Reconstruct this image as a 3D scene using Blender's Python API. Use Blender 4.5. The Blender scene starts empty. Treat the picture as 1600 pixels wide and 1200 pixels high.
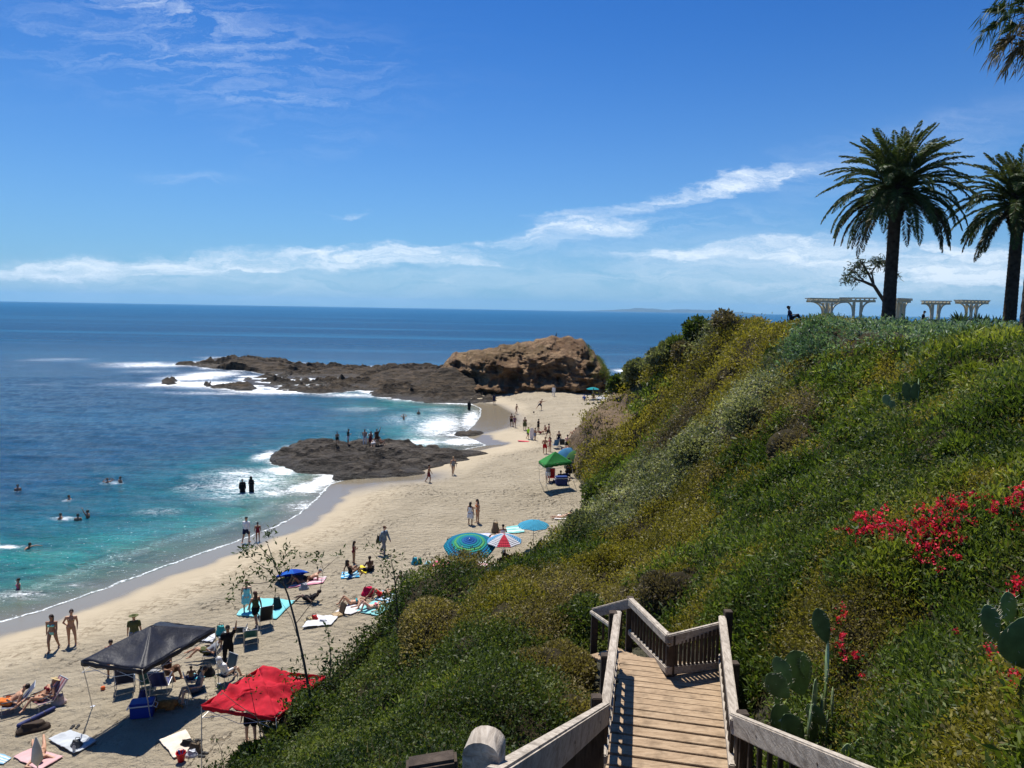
import bpy, bmesh, math, random
import numpy as np
from mathutils import Vector, Matrix, Quaternion, noise as mnoise
rng = np.random.default_rng(7)
random.seed(7)
SC = bpy.context.scene
COL = SC.collection
# ------------------------------------------------------------------ camera
F = 1130.0; CAMZ = 16.5
pit = math.atan(116.5 / F); rol = math.atan(27 / 1600)
FW = np.array([0, math.cos(pit), -math.sin(pit)]); U0 = np.array([0, math.sin(pit), math.cos(pit)]); X0 = np.array([1., 0, 0])
RT = math.cos(rol) * X0 + math.sin(rol) * U0
UP = -math.sin(rol) * X0 + math.cos(rol) * U0
CAM = np.array([0, 0, CAMZ])
cd = bpy.data.cameras.new('camera'); cam = bpy.data.objects.new('camera', cd); COL.objects.link(cam)
cd.sensor_width = 36; cd.lens = 36 * F / 1600; cd.clip_start = 0.1; cd.clip_end = 60000
cam.matrix_world = Matrix(((RT[0], UP[0], -FW[0], 0), (RT[1], UP[1], -FW[1], 0), (RT[2], UP[2], -FW[2], CAMZ), (0, 0, 0, 1)))
SC.camera = cam
SC.render.resolution_x = 1024; SC.render.resolution_y = 768
SC.view_settings.view_transform = 'Standard'; SC.view_settings.look = 'None'
SC.view_settings.gamma = 1; SC.view_settings.exposure = 0.45
SC.render.engine = 'CYCLES'
SC.cycles.max_bounces = 6; SC.cycles.diffuse_bounces = 2; SC.cycles.glossy_bounces = 3
SC.cycles.transparent_max_bounces = 6; SC.cycles.transmission_bounces = 3; SC.cycles.volume_bounces = 0

def ray(u, v):
    d = FW * F + RT * (u - 800) + UP * (600 - v)
    return d / F
def P(u, v, zc):                                   # world point seen in direction (u, v) at depth zc
    return CAM + ray(u, v) * zc
def G(u, v, z=0.0):                                # ray meets the level z
    d = ray(u, v)
    return CAM + d * ((z - CAMZ) / d[2])
# ------------------------------------------------------------------ light
SUN_EL = math.radians(63); SUN_AZ = math.radians(-22)       # azimuth from +Y, negative = left
sdir = Vector((math.sin(SUN_AZ) * math.cos(SUN_EL), math.cos(SUN_AZ) * math.cos(SUN_EL), math.sin(SUN_EL)))
sl = bpy.data.lights.new('sun', 'SUN'); sl.energy = 5.0; sl.angle = math.radians(0.53); sl.color = (1, 0.95, 0.87)
so = bpy.data.objects.new('sun', sl); COL.objects.link(so); so.rotation_euler = (-sdir).to_track_quat('-Z', 'Y').to_euler()

class NT:
    def __init__(s, tree): s.t = tree; s.n = tree.nodes; s.l = tree.links
    def add(s, typ, **kw):
        nd = s.n.new(typ)
        for k, v in kw.items(): setattr(nd, k, v)
        return nd
    def set(s, sock, v):
        if isinstance(v, bpy.types.NodeSocket): s.l.new(v, sock)
        elif v is not None: sock.default_value = v
    def math(s, op, a, b=None, c=None, clamp=False):
        nd = s.add('ShaderNodeMath', operation=op); nd.use_clamp = clamp
        s.set(nd.inputs[0], a); s.set(nd.inputs[1], b)
        if c is not None: s.set(nd.inputs[2], c)
        return nd.outputs[0]
    def mix(s, fac, a, b, blend='MIX'):
        nd = s.add('ShaderNodeMix', data_type='RGBA', blend_type=blend)
        s.set(nd.inputs[0], fac); s.set(nd.inputs[6], c4(a)); s.set(nd.inputs[7], c4(b))
        return nd.outputs[2]
    def noise(s, scale, vec=None, detail=4, rough=0.55, dist=0.0, out='Fac'):
        nd = s.add('ShaderNodeTexNoise'); nd.inputs['Scale'].default_value = scale
        nd.inputs['Detail'].default_value = detail; nd.inputs['Roughness'].default_value = rough; nd.inputs['Distortion'].default_value = dist
        if vec is not None: s.l.new(vec, nd.inputs['Vector'])
        return nd.outputs[out]
    def mapr(s, val, a, b, c=0.0, d=1.0, smooth=False):
        nd = s.add('ShaderNodeMapRange'); nd.interpolation_type = 'SMOOTHSTEP' if smooth else 'LINEAR'
        s.set(nd.inputs[0], val)
        for i, x in zip((1, 2, 3, 4), (a, b, c, d)): s.set(nd.inputs[i], x)
        return nd.outputs[0]
    def ramp(s, val, stops):
        nd = s.add('ShaderNodeValToRGB'); cr = nd.color_ramp
        while len(cr.elements) < len(stops): cr.elements.new(0.5)
        for e, (p, c) in zip(cr.elements, stops): e.position = p; e.color = c4(c)
        s.set(nd.inputs[0], val); return nd.outputs[0]
    def mapping(s, vec, loc=(0, 0, 0), rot=(0, 0, 0), scale=(1, 1, 1), typ='POINT'):
        nd = s.add('ShaderNodeMapping', vector_type=typ); s.l.new(vec, nd.inputs[0])
        nd.inputs[1].default_value = loc; nd.inputs[2].default_value = rot; nd.inputs[3].default_value = scale
        return nd.outputs[0]
def c4(c):
    if isinstance(c, (tuple, list)) and len(c) == 3: return (c[0], c[1], c[2], 1)
    return c

world = bpy.data.worlds.new('World'); SC.world = world; world.use_nodes = True
w = NT(world.node_tree); w.n.clear()
sky = w.add('ShaderNodeTexSky', sky_type='NISHITA'); sky.sun_disc = False
sky.sun_elevation = SUN_EL; sky.sun_rotation = SUN_AZ; sky.altitude = 10; sky.air_density = 1.0; sky.dust_density = 0.6; sky.ozone_density = 3.0
tc = w.add('ShaderNodeTexCoord')
sx = w.add('ShaderNodeSeparateXYZ'); w.l.new(tc.outputs['Generated'], sx.inputs[0])
yy = w.math('MAXIMUM', sx.outputs[1], 0.08)
U = w.math('DIVIDE', sx.outputs[0], yy); V = w.math('DIVIDE', sx.outputs[2], yy)
cb = w.add('ShaderNodeCombineXYZ'); w.l.new(U, cb.inputs[0]); w.l.new(V, cb.inputs[1]); UV0 = cb.outputs[0]
wn = w.noise(1, w.mapping(UV0, (3, 2, 0), (0, 0, 0), (7, 17, 1)), 6, .65, 0, 'Color')
w1 = w.add('ShaderNodeVectorMath', operation='SUBTRACT'); w.l.new(wn, w1.inputs[0]); w1.inputs[1].default_value = (.5, .5, .5)
w2 = w.add('ShaderNodeVectorMath', operation='MULTIPLY'); w.l.new(w1.outputs[0], w2.inputs[0]); w2.inputs[1].default_value = (.22, .055, 0)
w3 = w.add('ShaderNodeVectorMath', operation='ADD'); w.l.new(UV0, w3.inputs[0]); w.l.new(w2.outputs[0], w3.inputs[1]); UV = w3.outputs[0]
def blob(u, v, a, b, ang, amp):                     # cloud bank by its bearing and height in the sky
    d = ray(u, v); cu, cv = d[0] / d[1], d[2] / d[1]
    m = w.mapping(UV, (cu, cv, 0), (0, 0, math.radians(ang)), (a / F, b / F, 1), 'TEXTURE')
    ln = w.add('ShaderNodeVectorMath', operation='DOT_PRODUCT'); w.l.new(m, ln.inputs[0]); w.l.new(m, ln.inputs[1])
    return w.math('MULTIPLY', w.math('EXPONENT', w.math('MULTIPLY', ln.outputs['Value'], -1)), amp)
def total(bl):
    s = None
    for b in bl:
        g = blob(*b); s = g if s is None else w.math('ADD', s, g)
    return s
thick = total([(300, 408, 270, 26, 3, .75), (620, 396, 330, 15, 4, .95), (870, 366, 150, 17, 9, 1.1), (700, 378, 90, 14, 10, .5), (1180, 284, 150, 18, 9, 1.0), (1230, 266, 80, 14, 10, .5), (980, 322, 110, 9, 8, .7),
               (1110, 398, 210, 13, 4, .85), (1190, 378, 100, 8, 8, .6), (553, 332, 52, 10, 3, .85), (462, 231, 42, 8, 10, .45), (760, 412, 90, 8, 0, .6), (1440, 405, 190, 34, 2, .95), (1480, 425, 240, 30, -3, .6), (60, 425, 180, 22, 0, .75)])
wisp = total([(300, 85, 260, 60, -4, .42), (240, 10, 150, 25, -12, .5), (420, 155, 90, 12, 0, .35), (300, 280, 60, 10, 3, .3), (1400, 250, 160, 40, 12, .3), (1060, 350, 140, 16, 3, .4), (470, 220, 90, 30, 0, .2)])
veil = total([(250, 440, 420, 30, 0, .34), (900, 440, 560, 30, 0, .22), (1350, 430, 300, 42, 0, .40), (1100, 400, 200, 26, 3, .26), (1500, 200, 200, 30, 15, .1)])
n1 = w.noise(1, w.mapping(UV, (2.3, 1, 0), (0, 0, math.radians(-7)), (5.5, 30, 1)), 8, 0.62, 0.35)
n2 = w.noise(1, w.mapping(UV, (0, 5, 0), (0, 0, math.radians(-14)), (9, 46, 1)), 7, 0.68, 0.8)
n3 = w.noise(1, w.mapping(UV, (7, 5, 0), (0, 0, math.radians(6)), (9, 44, 1)), 8, 0.7, .7)
n4 = w.noise(1, w.mapping(UV, (1, 9, 0), (0, 0, math.radians(-10)), (16, 75, 1)), 7, .7, .6)
d1 = w.mapr(w.math('ADD', w.math('MULTIPLY', w.math('MINIMUM', thick, 1.0), 0.56), w.math('MULTIPLY', n1, 1.45)), 0.92, 1.46, 0, 1, True)
d1 = w.math('MULTIPLY', w.math('MULTIPLY', d1, w.mapr(thick, .12, .45, 0, 1, True)), w.mapr(n4, .36, .60, .30, 1.1))
d2 = w.math('MULTIPLY', wisp, w.mapr(n3, 0.45, 0.78, 0, 1.2))
d3 = w.math('MULTIPLY', veil, w.mapr(n2, 0.30, 0.66, 0.1, 1.25))
dens = w.math('ADD', w.math('MULTIPLY', d1, 0.9), w.math('ADD', d2, d3), clamp=True)
hor = w.mapr(sx.outputs[2], 0.0, 0.42, 1, 0)
hp2 = w.math('POWER', hor, 2.2)
skc = w.mix(1.0, sky.outputs[0], w.mix(hor, (0.11, 0.36, 0.74), (0.19, 0.51, 0.86)), 'MULTIPLY')
skc = w.mix(w.math('MULTIPLY', hp2, 0.62), skc, (2.8, 4.35, 5.7))
skf = w.mix(w.math('MULTIPLY', dens, 0.85), skc, (7.0, 7.7, 8.4))
bg = w.add('ShaderNodeBackground'); w.l.new(skf, bg.inputs[0]); bg.inputs[1].default_value = 0.10
wo = w.add('ShaderNodeOutputWorld'); w.l.new(bg.outputs[0], wo.inputs[0])
# ------------------------------------------------------------------ helpers
def mesh_np(name, verts, faces=None, quads=None, tris=None, smooth=True):
    me = bpy.data.meshes.new(name)
    verts = np.asarray(verts, np.float32)
    if faces is not None:
        me.from_pydata([tuple(map(float, v)) for v in verts], [], [tuple(int(i) for i in f) for f in faces])
    else:
        q = quads if quads is not None else tris; q = np.asarray(q, np.int32); k = q.shape[1]
        me.vertices.add(len(verts)); me.vertices.foreach_set('co', verts.ravel())
        me.loops.add(q.size); me.loops.foreach_set('vertex_index', q.ravel())
        me.polygons.add(len(q)); me.polygons.foreach_set('loop_start', np.arange(0, q.size, k, dtype=np.int32))
        me.update(calc_edges=True)
    if smooth: me.polygons.foreach_set('use_smooth', np.ones(len(me.polygons), bool))
    me.update(); return me
def attr(me, name, vals, typ='FLOAT'):
    a = me.attributes.new(name, typ, 'POINT')
    vals = np.asarray(vals, np.float32)
    if typ == 'FLOAT': a.data.foreach_set('value', vals.ravel())
    else:
        if vals.shape[1] == 3: vals = np.hstack([vals, np.ones((len(vals), 1), np.float32)])
        a.data.foreach_set('color', vals.ravel())
def O(name, me, mat, parent=None, loc=None, rz=None):
    if isinstance(me, MB): me = me.mesh(name)
    o = bpy.data.objects.new(name, me); COL.objects.link(o)
    if mat is not None:
        me.materials.clear(); me.materials.append(mat)
    if parent is not None: o.parent = parent
    if loc is not None: o.location = loc
    if rz is not None: o.rotation_euler = (0, 0, rz)
    return o
def tag(o, label, cat, group=None):
    o['label'] = label; o['category'] = cat
    if group: o['group'] = group
    return o
def T(name, label, cat, loc=(0, 0, 0), rz=0, group=None, scale=1):
    o = bpy.data.objects.new(name, None); COL.objects.link(o); o.empty_display_size = 0.2
    o.location = tuple(map(float, loc)); o.rotation_euler = (0, 0, rz); o.scale = (scale,) * 3
    return tag(o, label, cat, group)
def struct(o): o['kind'] = 'structure'; return o
def stuff(o): o['kind'] = 'stuff'; return o

class MB:                                            # gathers shapes into one mesh
    def __init__(s): s.v = []; s.f = []; s.n = 0
    def add(s, v, f):
        v = np.asarray(v, float); s.v.append(v); s.f += [tuple(int(i) + s.n for i in q) for q in f]; s.n += len(v); return s
    def box(s, c, size, rot=None, bev=0.0):
        bm = bmesh.new(); bmesh.ops.create_cube(bm, size=1)
        for vv in bm.verts: vv.co = Vector((vv.co.x * size[0], vv.co.y * size[1], vv.co.z * size[2]))
        if bev > 0: bmesh.ops.bevel(bm, geom=bm.edges[:], offset=bev, segments=2, affect='EDGES')
        M = rot.to_4x4() if rot is not None else Matrix()
        v = [tuple((M @ q.co) + Vector(c)) for q in bm.verts]; bm.verts.index_update()
        f = [[q.index for q in p.verts] for p in bm.faces]; bm.free(); return s.add(v, f)
    def bar(s, a, b, wd, th, up=(0, 0, 1), bev=0.0, over=0.0):       # board from a to b, wd across, th thick along 'up'
        a = Vector(a); b = Vector(b); d = (b - a); L = d.length; d = d / L; upv = Vector(up)
        side = d.cross(upv).normalized(); upv = side.cross(d)
        R = Matrix((d, side, upv)).transposed()
        return s.box((a + b) / 2, (L + over, wd, th), R, bev)
    def tube(s, pts, rad, k=8, cap=True, side=None, wide=1.0):
        pts = [Vector(tuple(map(float, p))) for p in pts]; n = len(pts)
        if not hasattr(rad, '__len__'): rad = [rad] * n
        v = []; f = []; prev = None
        for i, p in enumerate(pts):
            t = (pts[min(i + 1, n - 1)] - pts[max(i - 1, 0)]); t = t.normalized() if t.length > 1e-9 else Vector((0, 0, 1))
            if side is not None: x = Vector(side); x = (x - t * x.dot(t)).normalized()
            else:
                x = prev if prev is not None else (Vector((1, 0, 0)) if abs(t.x) < .9 else Vector((0, 1, 0)))
                x = (x - t * x.dot(t)).normalized()
            prev = x; y = t.cross(x)
            for j in range(k):
                a = 2 * math.pi * j / k; v.append(tuple(p + x * (math.cos(a) * rad[i] * wide) + y * (math.sin(a) * rad[i])))
        for i in range(n - 1):
            for j in range(k): f.append((i * k + j, i * k + (j + 1) % k, (i + 1) * k + (j + 1) % k, (i + 1) * k + j))
        if cap: f.append(tuple(reversed(range(k)))); f.append(tuple(range((n - 1) * k, n * k)))
        return s.add(v, f)
    def cap(s, a, b, ra, rb, side=None, wide=1.0, k=10):              # tapered rounded limb
        a = Vector(tuple(map(float, a))); b = Vector(tuple(map(float, b))); d = b - a
        t = d.normalized() if d.length > 1e-6 else Vector((0, 0, 1))
        pts = []; rr = []
        for q in (0.02, .3, .55, .8, .97): an = math.pi / 2 * (1 - q); pts.append(a - t * ra * math.sin(an)); rr.append(ra * math.cos(an))
        for q in (0, .5, 1): pts.append(a + d * q); rr.append(ra + (rb - ra) * q)
        for q in (.97, .8, .55, .3, .02): an = math.pi / 2 * (1 - q); pts.append(b + t * rb * math.sin(an)); rr.append(rb * math.cos(an))
        n = len(pts); v = []; f = []
        x = Vector(side) if side is not None else (Vector((1, 0, 0)) if abs(t.x) < .9 else Vector((0, 1, 0)))
        x = (x - t * x.dot(t)).normalized(); y = t.cross(x)
        for i in range(n):
            for j in range(k):
                an = 2 * math.pi * j / k; v.append(tuple(pts[i] + x * (math.cos(an) * rr[i] * wide) + y * (math.sin(an) * rr[i])))
        for i in range(n - 1):
            for j in range(k): f.append((i * k + j, i * k + (j + 1) % k, (i + 1) * k + (j + 1) % k, (i + 1) * k + j))
        f.append(tuple(reversed(range(k)))); f.append(tuple(range((n - 1) * k, n * k)))
        return s.add(v, f)
    def ell(s, c, r, rot=None, k=16, m=10):
        v = []; f = []; M = rot if rot is not None else Matrix.Identity(3); c = Vector(tuple(map(float, c)))
        for i in range(m + 1):
            th = math.pi * (0.002 + 0.996 * i / m)
            for j in range(k):
                ph = 2 * math.pi * j / k
                v.append(tuple(c + M @ Vector((r[0] * math.sin(th) * math.cos(ph), r[1] * math.sin(th) * math.sin(ph), -r[2] * math.cos(th)))))
        for i in range(m):
            for j in range(k): f.append((i * k + j, i * k + (j + 1) % k, (i + 1) * k + (j + 1) % k, (i + 1) * k + j))
        f.append(tuple(reversed(range(k)))); f.append(tuple(range(m * k, (m + 1) * k)))
        return s.add(v, f)
    def prof(s, prof, k=16, c=(0, 0, 0)):                              # lathe of (r, z)
        v = []; f = []; n = len(prof)
        for r, z in prof:
            for j in range(k): a = 2 * math.pi * j / k; v.append((c[0] + r * math.cos(a), c[1] + r * math.sin(a), c[2] + z))
        for i in range(n - 1):
            for j in range(k): f.append((i * k + j, i * k + (j + 1) % k, (i + 1) * k + (j + 1) % k, (i + 1) * k + j))
        if prof[0][0] > 1e-4: f.append(tuple(reversed(range(k))))
        if prof[-1][0] > 1e-4: f.append(tuple(range((n - 1) * k, n * k)))
        return s.add(v, f)
    def mesh(s, name, smooth=True, angle=40):
        me = mesh_np(name, np.vstack(s.v), faces=s.f, smooth=smooth)
        if smooth:
            try: me.set_sharp_from_angle(angle=math.radians(angle))
            except Exception: pass
        return me
# value noise on arrays
_perm = np.random.default_rng(3).random((256, 256))
def vn2(x, y):
    xi = np.floor(x).astype(int); yi = np.floor(y).astype(int); fx = x - xi; fy = y - yi
    fx = fx * fx * (3 - 2 * fx); fy = fy * fy * (3 - 2 * fy)
    g = lambda a, b: _perm[a % 256, b % 256]
    return (g(xi, yi) * (1 - fx) + g(xi + 1, yi) * fx) * (1 - fy) + (g(xi, yi + 1) * (1 - fx) + g(xi + 1, yi + 1) * fx) * fy
def fbm(x, y, o=4, gain=.5):
    s = 0; a = 1; t = 0
    for i in range(o): s = s + a * vn2(x * 2 ** i + 17.3 * i, y * 2 ** i + 9.1 * i); t += a; a *= gain
    return s / t
def ridge(x, y, o=4):
    s = 0; a = 1; t = 0
    for i in range(o): s = s + a * (1 - np.abs(2 * vn2(x * 2 ** i + 31.3 * i, y * 2 ** i + 5.1 * i) - 1)); t += a; a *= .5
    return s / t
def segdist(px, py, poly, closed=False):
    d = np.full(np.shape(px), 1e9); n = len(poly); m = n if closed else n - 1
    for i in range(m):
        ax, ay = poly[i][:2]; bx, by = poly[(i + 1) % n][:2]
        dx, dy = bx - ax, by - ay; L = dx * dx + dy * dy + 1e-12
        t = np.clip(((px - ax) * dx + (py - ay) * dy) / L, 0, 1)
        d = np.minimum(d, np.hypot(px - ax - t * dx, py - ay - t * dy))
    return d
def inside(px, py, poly):
    c = np.zeros(np.shape(px), bool); n = len(poly); j = n - 1
    for i in range(n):
        xi, yi = poly[i][:2]; xj, yj = poly[j][:2]
        cond = ((yi > py) != (yj > py)) & (px < (xj - xi) * (py - yi) / (yj - yi + 1e-12) + xi)
        c ^= cond; j = i
    return c
def grid(xs, ys):
    X, Y = np.meshgrid(xs, ys); nx, ny = len(xs), len(ys)
    i = np.arange(nx - 1)[None, :] + np.arange(ny - 1)[:, None] * nx
    q = np.stack([i, i + 1, i + nx + 1, i + nx], -1).reshape(-1, 4)
    return X, Y, q
# ------------------------------------------------------------------ materials
MATS = {}
def newmat(name):
    m = bpy.data.materials.new(name); m.use_nodes = True; n = NT(m.node_tree); n.n.clear()
    out = n.add('ShaderNodeOutputMaterial'); b = n.add('ShaderNodeBsdfPrincipled'); n.l.new(b.outputs[0], out.inputs[0])
    return m, n, b, out
def pmat(name, col, rough=.7, var=.25, scale=8, bump=.2, bscale=40, spec=.3, metal=0, dist=.01):
    key = (name, tuple(col))
    if key in MATS: return MATS[key]
    m, n, b, out = newmat(name)
    tcn = n.add('ShaderNodeTexCoord').outputs['Object']
    f = n.noise(scale, tcn, 4)
    lo = tuple(max(0, c * (1 - var)) for c in col); hi = tuple(min(1, c * (1 + var)) for c in col)
    n.l.new(n.mix(n.mapr(f, .3, .7), lo, hi), b.inputs['Base Color'])
    b.inputs['Roughness'].default_value = rough; b.inputs['Specular IOR Level'].default_value = spec; b.inputs['Metallic'].default_value = metal
    if bump:
        bp = n.add('ShaderNodeBump'); bp.inputs['Strength'].default_value = bump; bp.inputs['Distance'].default_value = dist
        n.l.new(n.noise(bscale, tcn, 3), bp.inputs['Height']); n.l.new(bp.outputs[0], b.inputs['Normal'])
    MATS[key] = m; return m
# ------------------------------------------------------------------ ground heights
shore_px = [(-400, 1110), (-200, 1040), (0, 973), (60, 958), (140, 930), (230, 897), (310, 868), (390, 840), (440, 821), (475, 800), (500, 778), (520, 756), (560, 746), (620, 742), (660, 722), (690, 712), (725, 703), (762, 696), (745, 688), (724, 680), (742, 664), (752, 650), (753, 638), (735, 630), (700, 628)]
shore = [tuple(G(u, v, 0)[:2]) for u, v in shore_px]
land = [(-60, -60)] + [tuple(p) for p in shore] + [(-18, 150), (0, 156), (24, 150), (34, 130), (60, 118), (140, 120), (140, -60)]
def sand_raw(x, y):
    d = segdist(x, y, land[:-2] , False); ins = inside(x, y, land)
    up = 2.0 * (1 - np.exp(-d / 17)); dn = -0.07 * d - .0
    z = np.where(ins, up, np.maximum(dn, -4))
    D = np.where(ins, d, -d); dry = np.clip((D - 5) / 5, 0, 1)
    z = z + dry * ((fbm(x * 1.5, y * 1.5, 2) - .5) * .09 + (fbm(x * .3, y * .3, 2) - .5) * .25)
    return z, D
# hillside: height of the vegetated slope at places read along lines of sight
hp = []
def hc(u, v, zc, dz=0): p = P(u, v, zc); hp.append((p[0], p[1], p[2] + dz))
for t in [(1590, 1000, 4.2), (1500, 1190, 4.6), (1285, 1110, 7.2), (1200, 1050, 8.8), (1400, 840, 12), (1590, 800, 10), (1425, 628, 16.5), (1600, 620, 14), (1600, 516, 21), (1520, 530, 24), (1500, 700, 12.5), (1500, 950, 8),
          (1400, 1000, 8), (1400, 560, 27), (1300, 600, 28), (1240, 560, 36), (1260, 500, 46), (1330, 498, 48), (1380, 500, 51), (1450, 508, 50), (1580, 517, 46), (1180, 520, 54), (1120, 513, 66), (1060, 532, 76), (1035, 560, 80), (1000, 578, 90), (965, 602, 104), (985, 640, 84), (950, 632, 92),
          (1100, 640, 55), (1200, 640, 38), (1300, 640, 26), (1000, 720, 60), (960, 760, 56), (1000, 800, 43), (1100, 720, 40), (1200, 720, 27), (1300, 720, 19), (1400, 720, 15.5), (930, 820, 47), (1100, 800, 28), (1200, 800, 19), (1300, 800, 14.5), (1000, 900, 26), (950, 880, 33), (1100, 900, 17.5), (1200, 900, 12.8), (1300, 900, 10.5), (1100, 960, 13.2), (1180, 980, 10.5),
          (800, 950, 27), (860, 890, 33), (900, 1000, 18), (800, 1100, 15), (900, 1100, 12), (700, 1050, 19.5), (600, 1100, 19.5), (500, 1150, 20.5), (500, 1195, 17.5), (700, 1195, 12.5), (900, 1195, 8.6), (730, 925, 31), (620, 990, 27), (520, 1080, 24), (420, 1190, 22.5)]: hc(*t, dz=(-.8 if t[0] < 660 and t[1] > 1000 else (.45 if 600 < t[0] < 930 and t[1] > 995 else 0)))
for q in [(0, 0, 14.2), (0, -6, 15.2), (6, -6, 16.2), (3.5, 0.5, 15.3), (-4, 0, 12.2), (-9, 4, 8), (-12, 10, 4.5), (-16, 0, 5), (-11, 17, 1.6), (12, -5, 16.4), (14, 6, 16), (25, 6, 16), (30, 20, 16.1), (45, 20, 16),
          (38, 60, 15.6), (60, 60, 15.6), (45, 85, 15.2), (60, 100, 14.5), (36, 88, 12.5), (45, 108, 8), (60, 125, 5), (90, 60, 15.6), (90, 110, 13), (70, 10, 16), (35, 112, 3), (26, 122, 0), (90, 150, 0), (50, 145, -2), (30, 140, -2),
          (-8.8, 22, 1.0), (-7.0, 29, .8), (-3.5, 36, .8), (1.2, 42, .8), (3.8, 49, .9), (5.4, 60, 1.0), (6.0, 70, 1.0), (8.2, 85, .9), (11.5, 100, .9), (15.5, 115, .8), (19, 128, .5),
          (-13, 24, -3), (-12, 32, -4), (-8, 42, -4), (-3, 50, -4), (0, 62, -4), (1, 75, -4), (3, 92, -4), (6, 108, -4), (10, 124, -4), (14, 140, -4), (-22, 12, -3), (-24, -4, 0)]: hp.append(q)
hp = np.array(hp, float)
def tps(r): return np.where(r > 1e-9, r * r * np.log(r + 1e-12), 0)
N = len(hp); sc_ = 10.0
A = tps(np.hypot(hp[:, None, 0] - hp[None, :, 0], hp[:, None, 1] - hp[None, :, 1]) / sc_) + np.eye(N) * 0.02
Pm = np.c_[np.ones(N), hp[:, 0] / sc_, hp[:, 1] / sc_]
sol = np.linalg.solve(np.block([[A, Pm], [Pm.T, np.zeros((3, 3))]]), np.r_[hp[:, 2], 0, 0, 0])
GX = np.arange(-30, 100.01, .5); GY = np.arange(-12, 160.01, .5)
gx, gy, gq = grid(GX, GY)
hz = sol[N] + sol[N + 1] * gx / sc_ + sol[N + 2] * gy / sc_
for i in range(N): hz += sol[i] * tps(np.hypot(gx - hp[i, 0], gy - hp[i, 1]) / sc_)
hz = np.clip(hz, -5, 17.0)
# the eroded sandstone bluff at the sand's edge: steepen the lowest metres between 62 m and 112 m out
cl = np.clip((gy - 64) / 5, 0, 1) * np.clip((118 - gy) / 8, 0, 1)
lip = 6.8 + 1.2 * fbm(gx * .15, gy * .15)
step = np.clip((hz - 0.9) / 1.1, 0, 1)
hz = hz + cl * np.where(hz < lip, (lip - hz) * .72 * step * (1 - np.clip((hz - 3.8) / 3, 0, 1)), 0)
bump = (fbm(gx * .38, gy * .38, 3) - .5) * 1.3 + (fbm(gx * .11 + 5, gy * .11, 3) - .5) * 1.6
near = np.clip((np.hypot(gx - 1.6, gy - 5) - 3.0) / 5, 0, 1)
hz = hz + bump * near * np.clip((hz + 1) / 3, 0, 1) * np.where(gy > 46, np.where(hz > 15.0, .25, 1), 1)
for (ax, ay, az_, bx_, by_, bz_) in [(0.0, -1.0, 14.7, 0.45, 2.5, 13.6), (0.45, 2.5, 13.6, 1.55, 7.2, 11.3), (1.55, 7.2, 11.3, 2.2, 9.8, 11.3), (1.9, 9.6, 11.2, 1.6, 12.6, 10.7)]:
    dx, dy = bx_ - ax, by_ - ay; t_ = np.clip(((gx - ax) * dx + (gy - ay) * dy) / (dx * dx + dy * dy), 0, 1)
    dd_ = np.hypot(gx - ax - t_ * dx, gy - ay - t_ * dy)
    hz = np.minimum(hz, az_ + (bz_ - az_) * t_ - .45 + np.clip(dd_ - .95, 0, None) * 1.6)
# the slope never rises above the brow seen from the stairs
sky_px = [(880, 700), (930, 640), (965, 612), (990, 592), (1020, 578), (1045, 562), (1062, 548), (1100, 534), (1180, 524), (1230, 514), (1260, 508), (1330, 507), (1450, 514), (1600, 522), (1900, 530)]
gd = gx * FW[0] + gy * FW[1] + (hz - CAMZ) * FW[2]
gu = 800 + F * (gx * RT[0] + gy * RT[1] + (hz - CAMZ) * RT[2]) / np.maximum(gd, .5)
sv = np.interp(gu, [p[0] for p in sky_px], [p[1] for p in sky_px])
dv = FW[None, None, :] * F + RT[None, None, :] * (gu - 800)[..., None] + UP[None, None, :] * (600 - sv)[..., None]
zlim = CAMZ + dv[..., 2] / np.maximum(np.hypot(dv[..., 0], dv[..., 1]), 1) * np.hypot(gx, gy)
lim_on = (gd > 3) & (gu > 880)
ex_ = np.where(lim_on, np.maximum(hz - zlim + .25, 0), 0); hz = hz - ex_
sz, sd = sand_raw(gx, gy)
def lut(T_, x, y):
    fx = np.clip((np.asarray(x) - GX[0]) / .5, 0, len(GX) - 1.001); fy = np.clip((np.asarray(y) - GY[0]) / .5, 0, len(GY) - 1.001)
    i = fx.astype(int); j = fy.astype(int); a = fx - i; b = fy - j
    return (T_[j, i] * (1 - a) + T_[j, i + 1] * a) * (1 - b) + (T_[j + 1, i] * (1 - a) + T_[j + 1, i + 1] * a) * b
def hillz(x, y): return lut(hz, x, y)
def sandz(x, y): z, _ = sand_raw(np.asarray(x, float), np.asarray(y, float)); return z
gnd = np.maximum(hz, sz)
def ground(x, y):
    if x < GX[0] or x > GX[-1] or y < GY[0] or y > GY[-1]: return float(sandz(np.array([x]), np.array([y]))[0])
    i = int((x - GX[0]) * 2); j = int((y - GY[0]) * 2); i = min(i, len(GX) - 2); j = min(j, len(GY) - 2); a = (x - GX[0]) * 2 - i; b = (y - GY[0]) * 2 - j
    return float((gnd[j, i] * (1 - a) + gnd[j, i + 1] * a) * (1 - b) + (gnd[j + 1, i] * (1 - a) + gnd[j + 1, i + 1] * a) * b)
def hit(u, v, t0=2.0, off=0.0, tmax=400):             # first ground point along a line of sight
    d = ray(u, v); t = t0
    while t < tmax:
        p = CAM + d * t
        if p[2] <= ground(p[0], p[1]) + off:
            lo, hi = t - max(.1, t * .01), t
            for _ in range(12):
                mid = (lo + hi) / 2; p = CAM + d * mid
                if p[2] <= ground(p[0], p[1]) + off: hi = mid
                else: lo = mid
            p = CAM + d * hi; return np.array([p[0], p[1], ground(p[0], p[1])])
        t += max(.1, t * .01)
    return G(u, v, 0)
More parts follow.
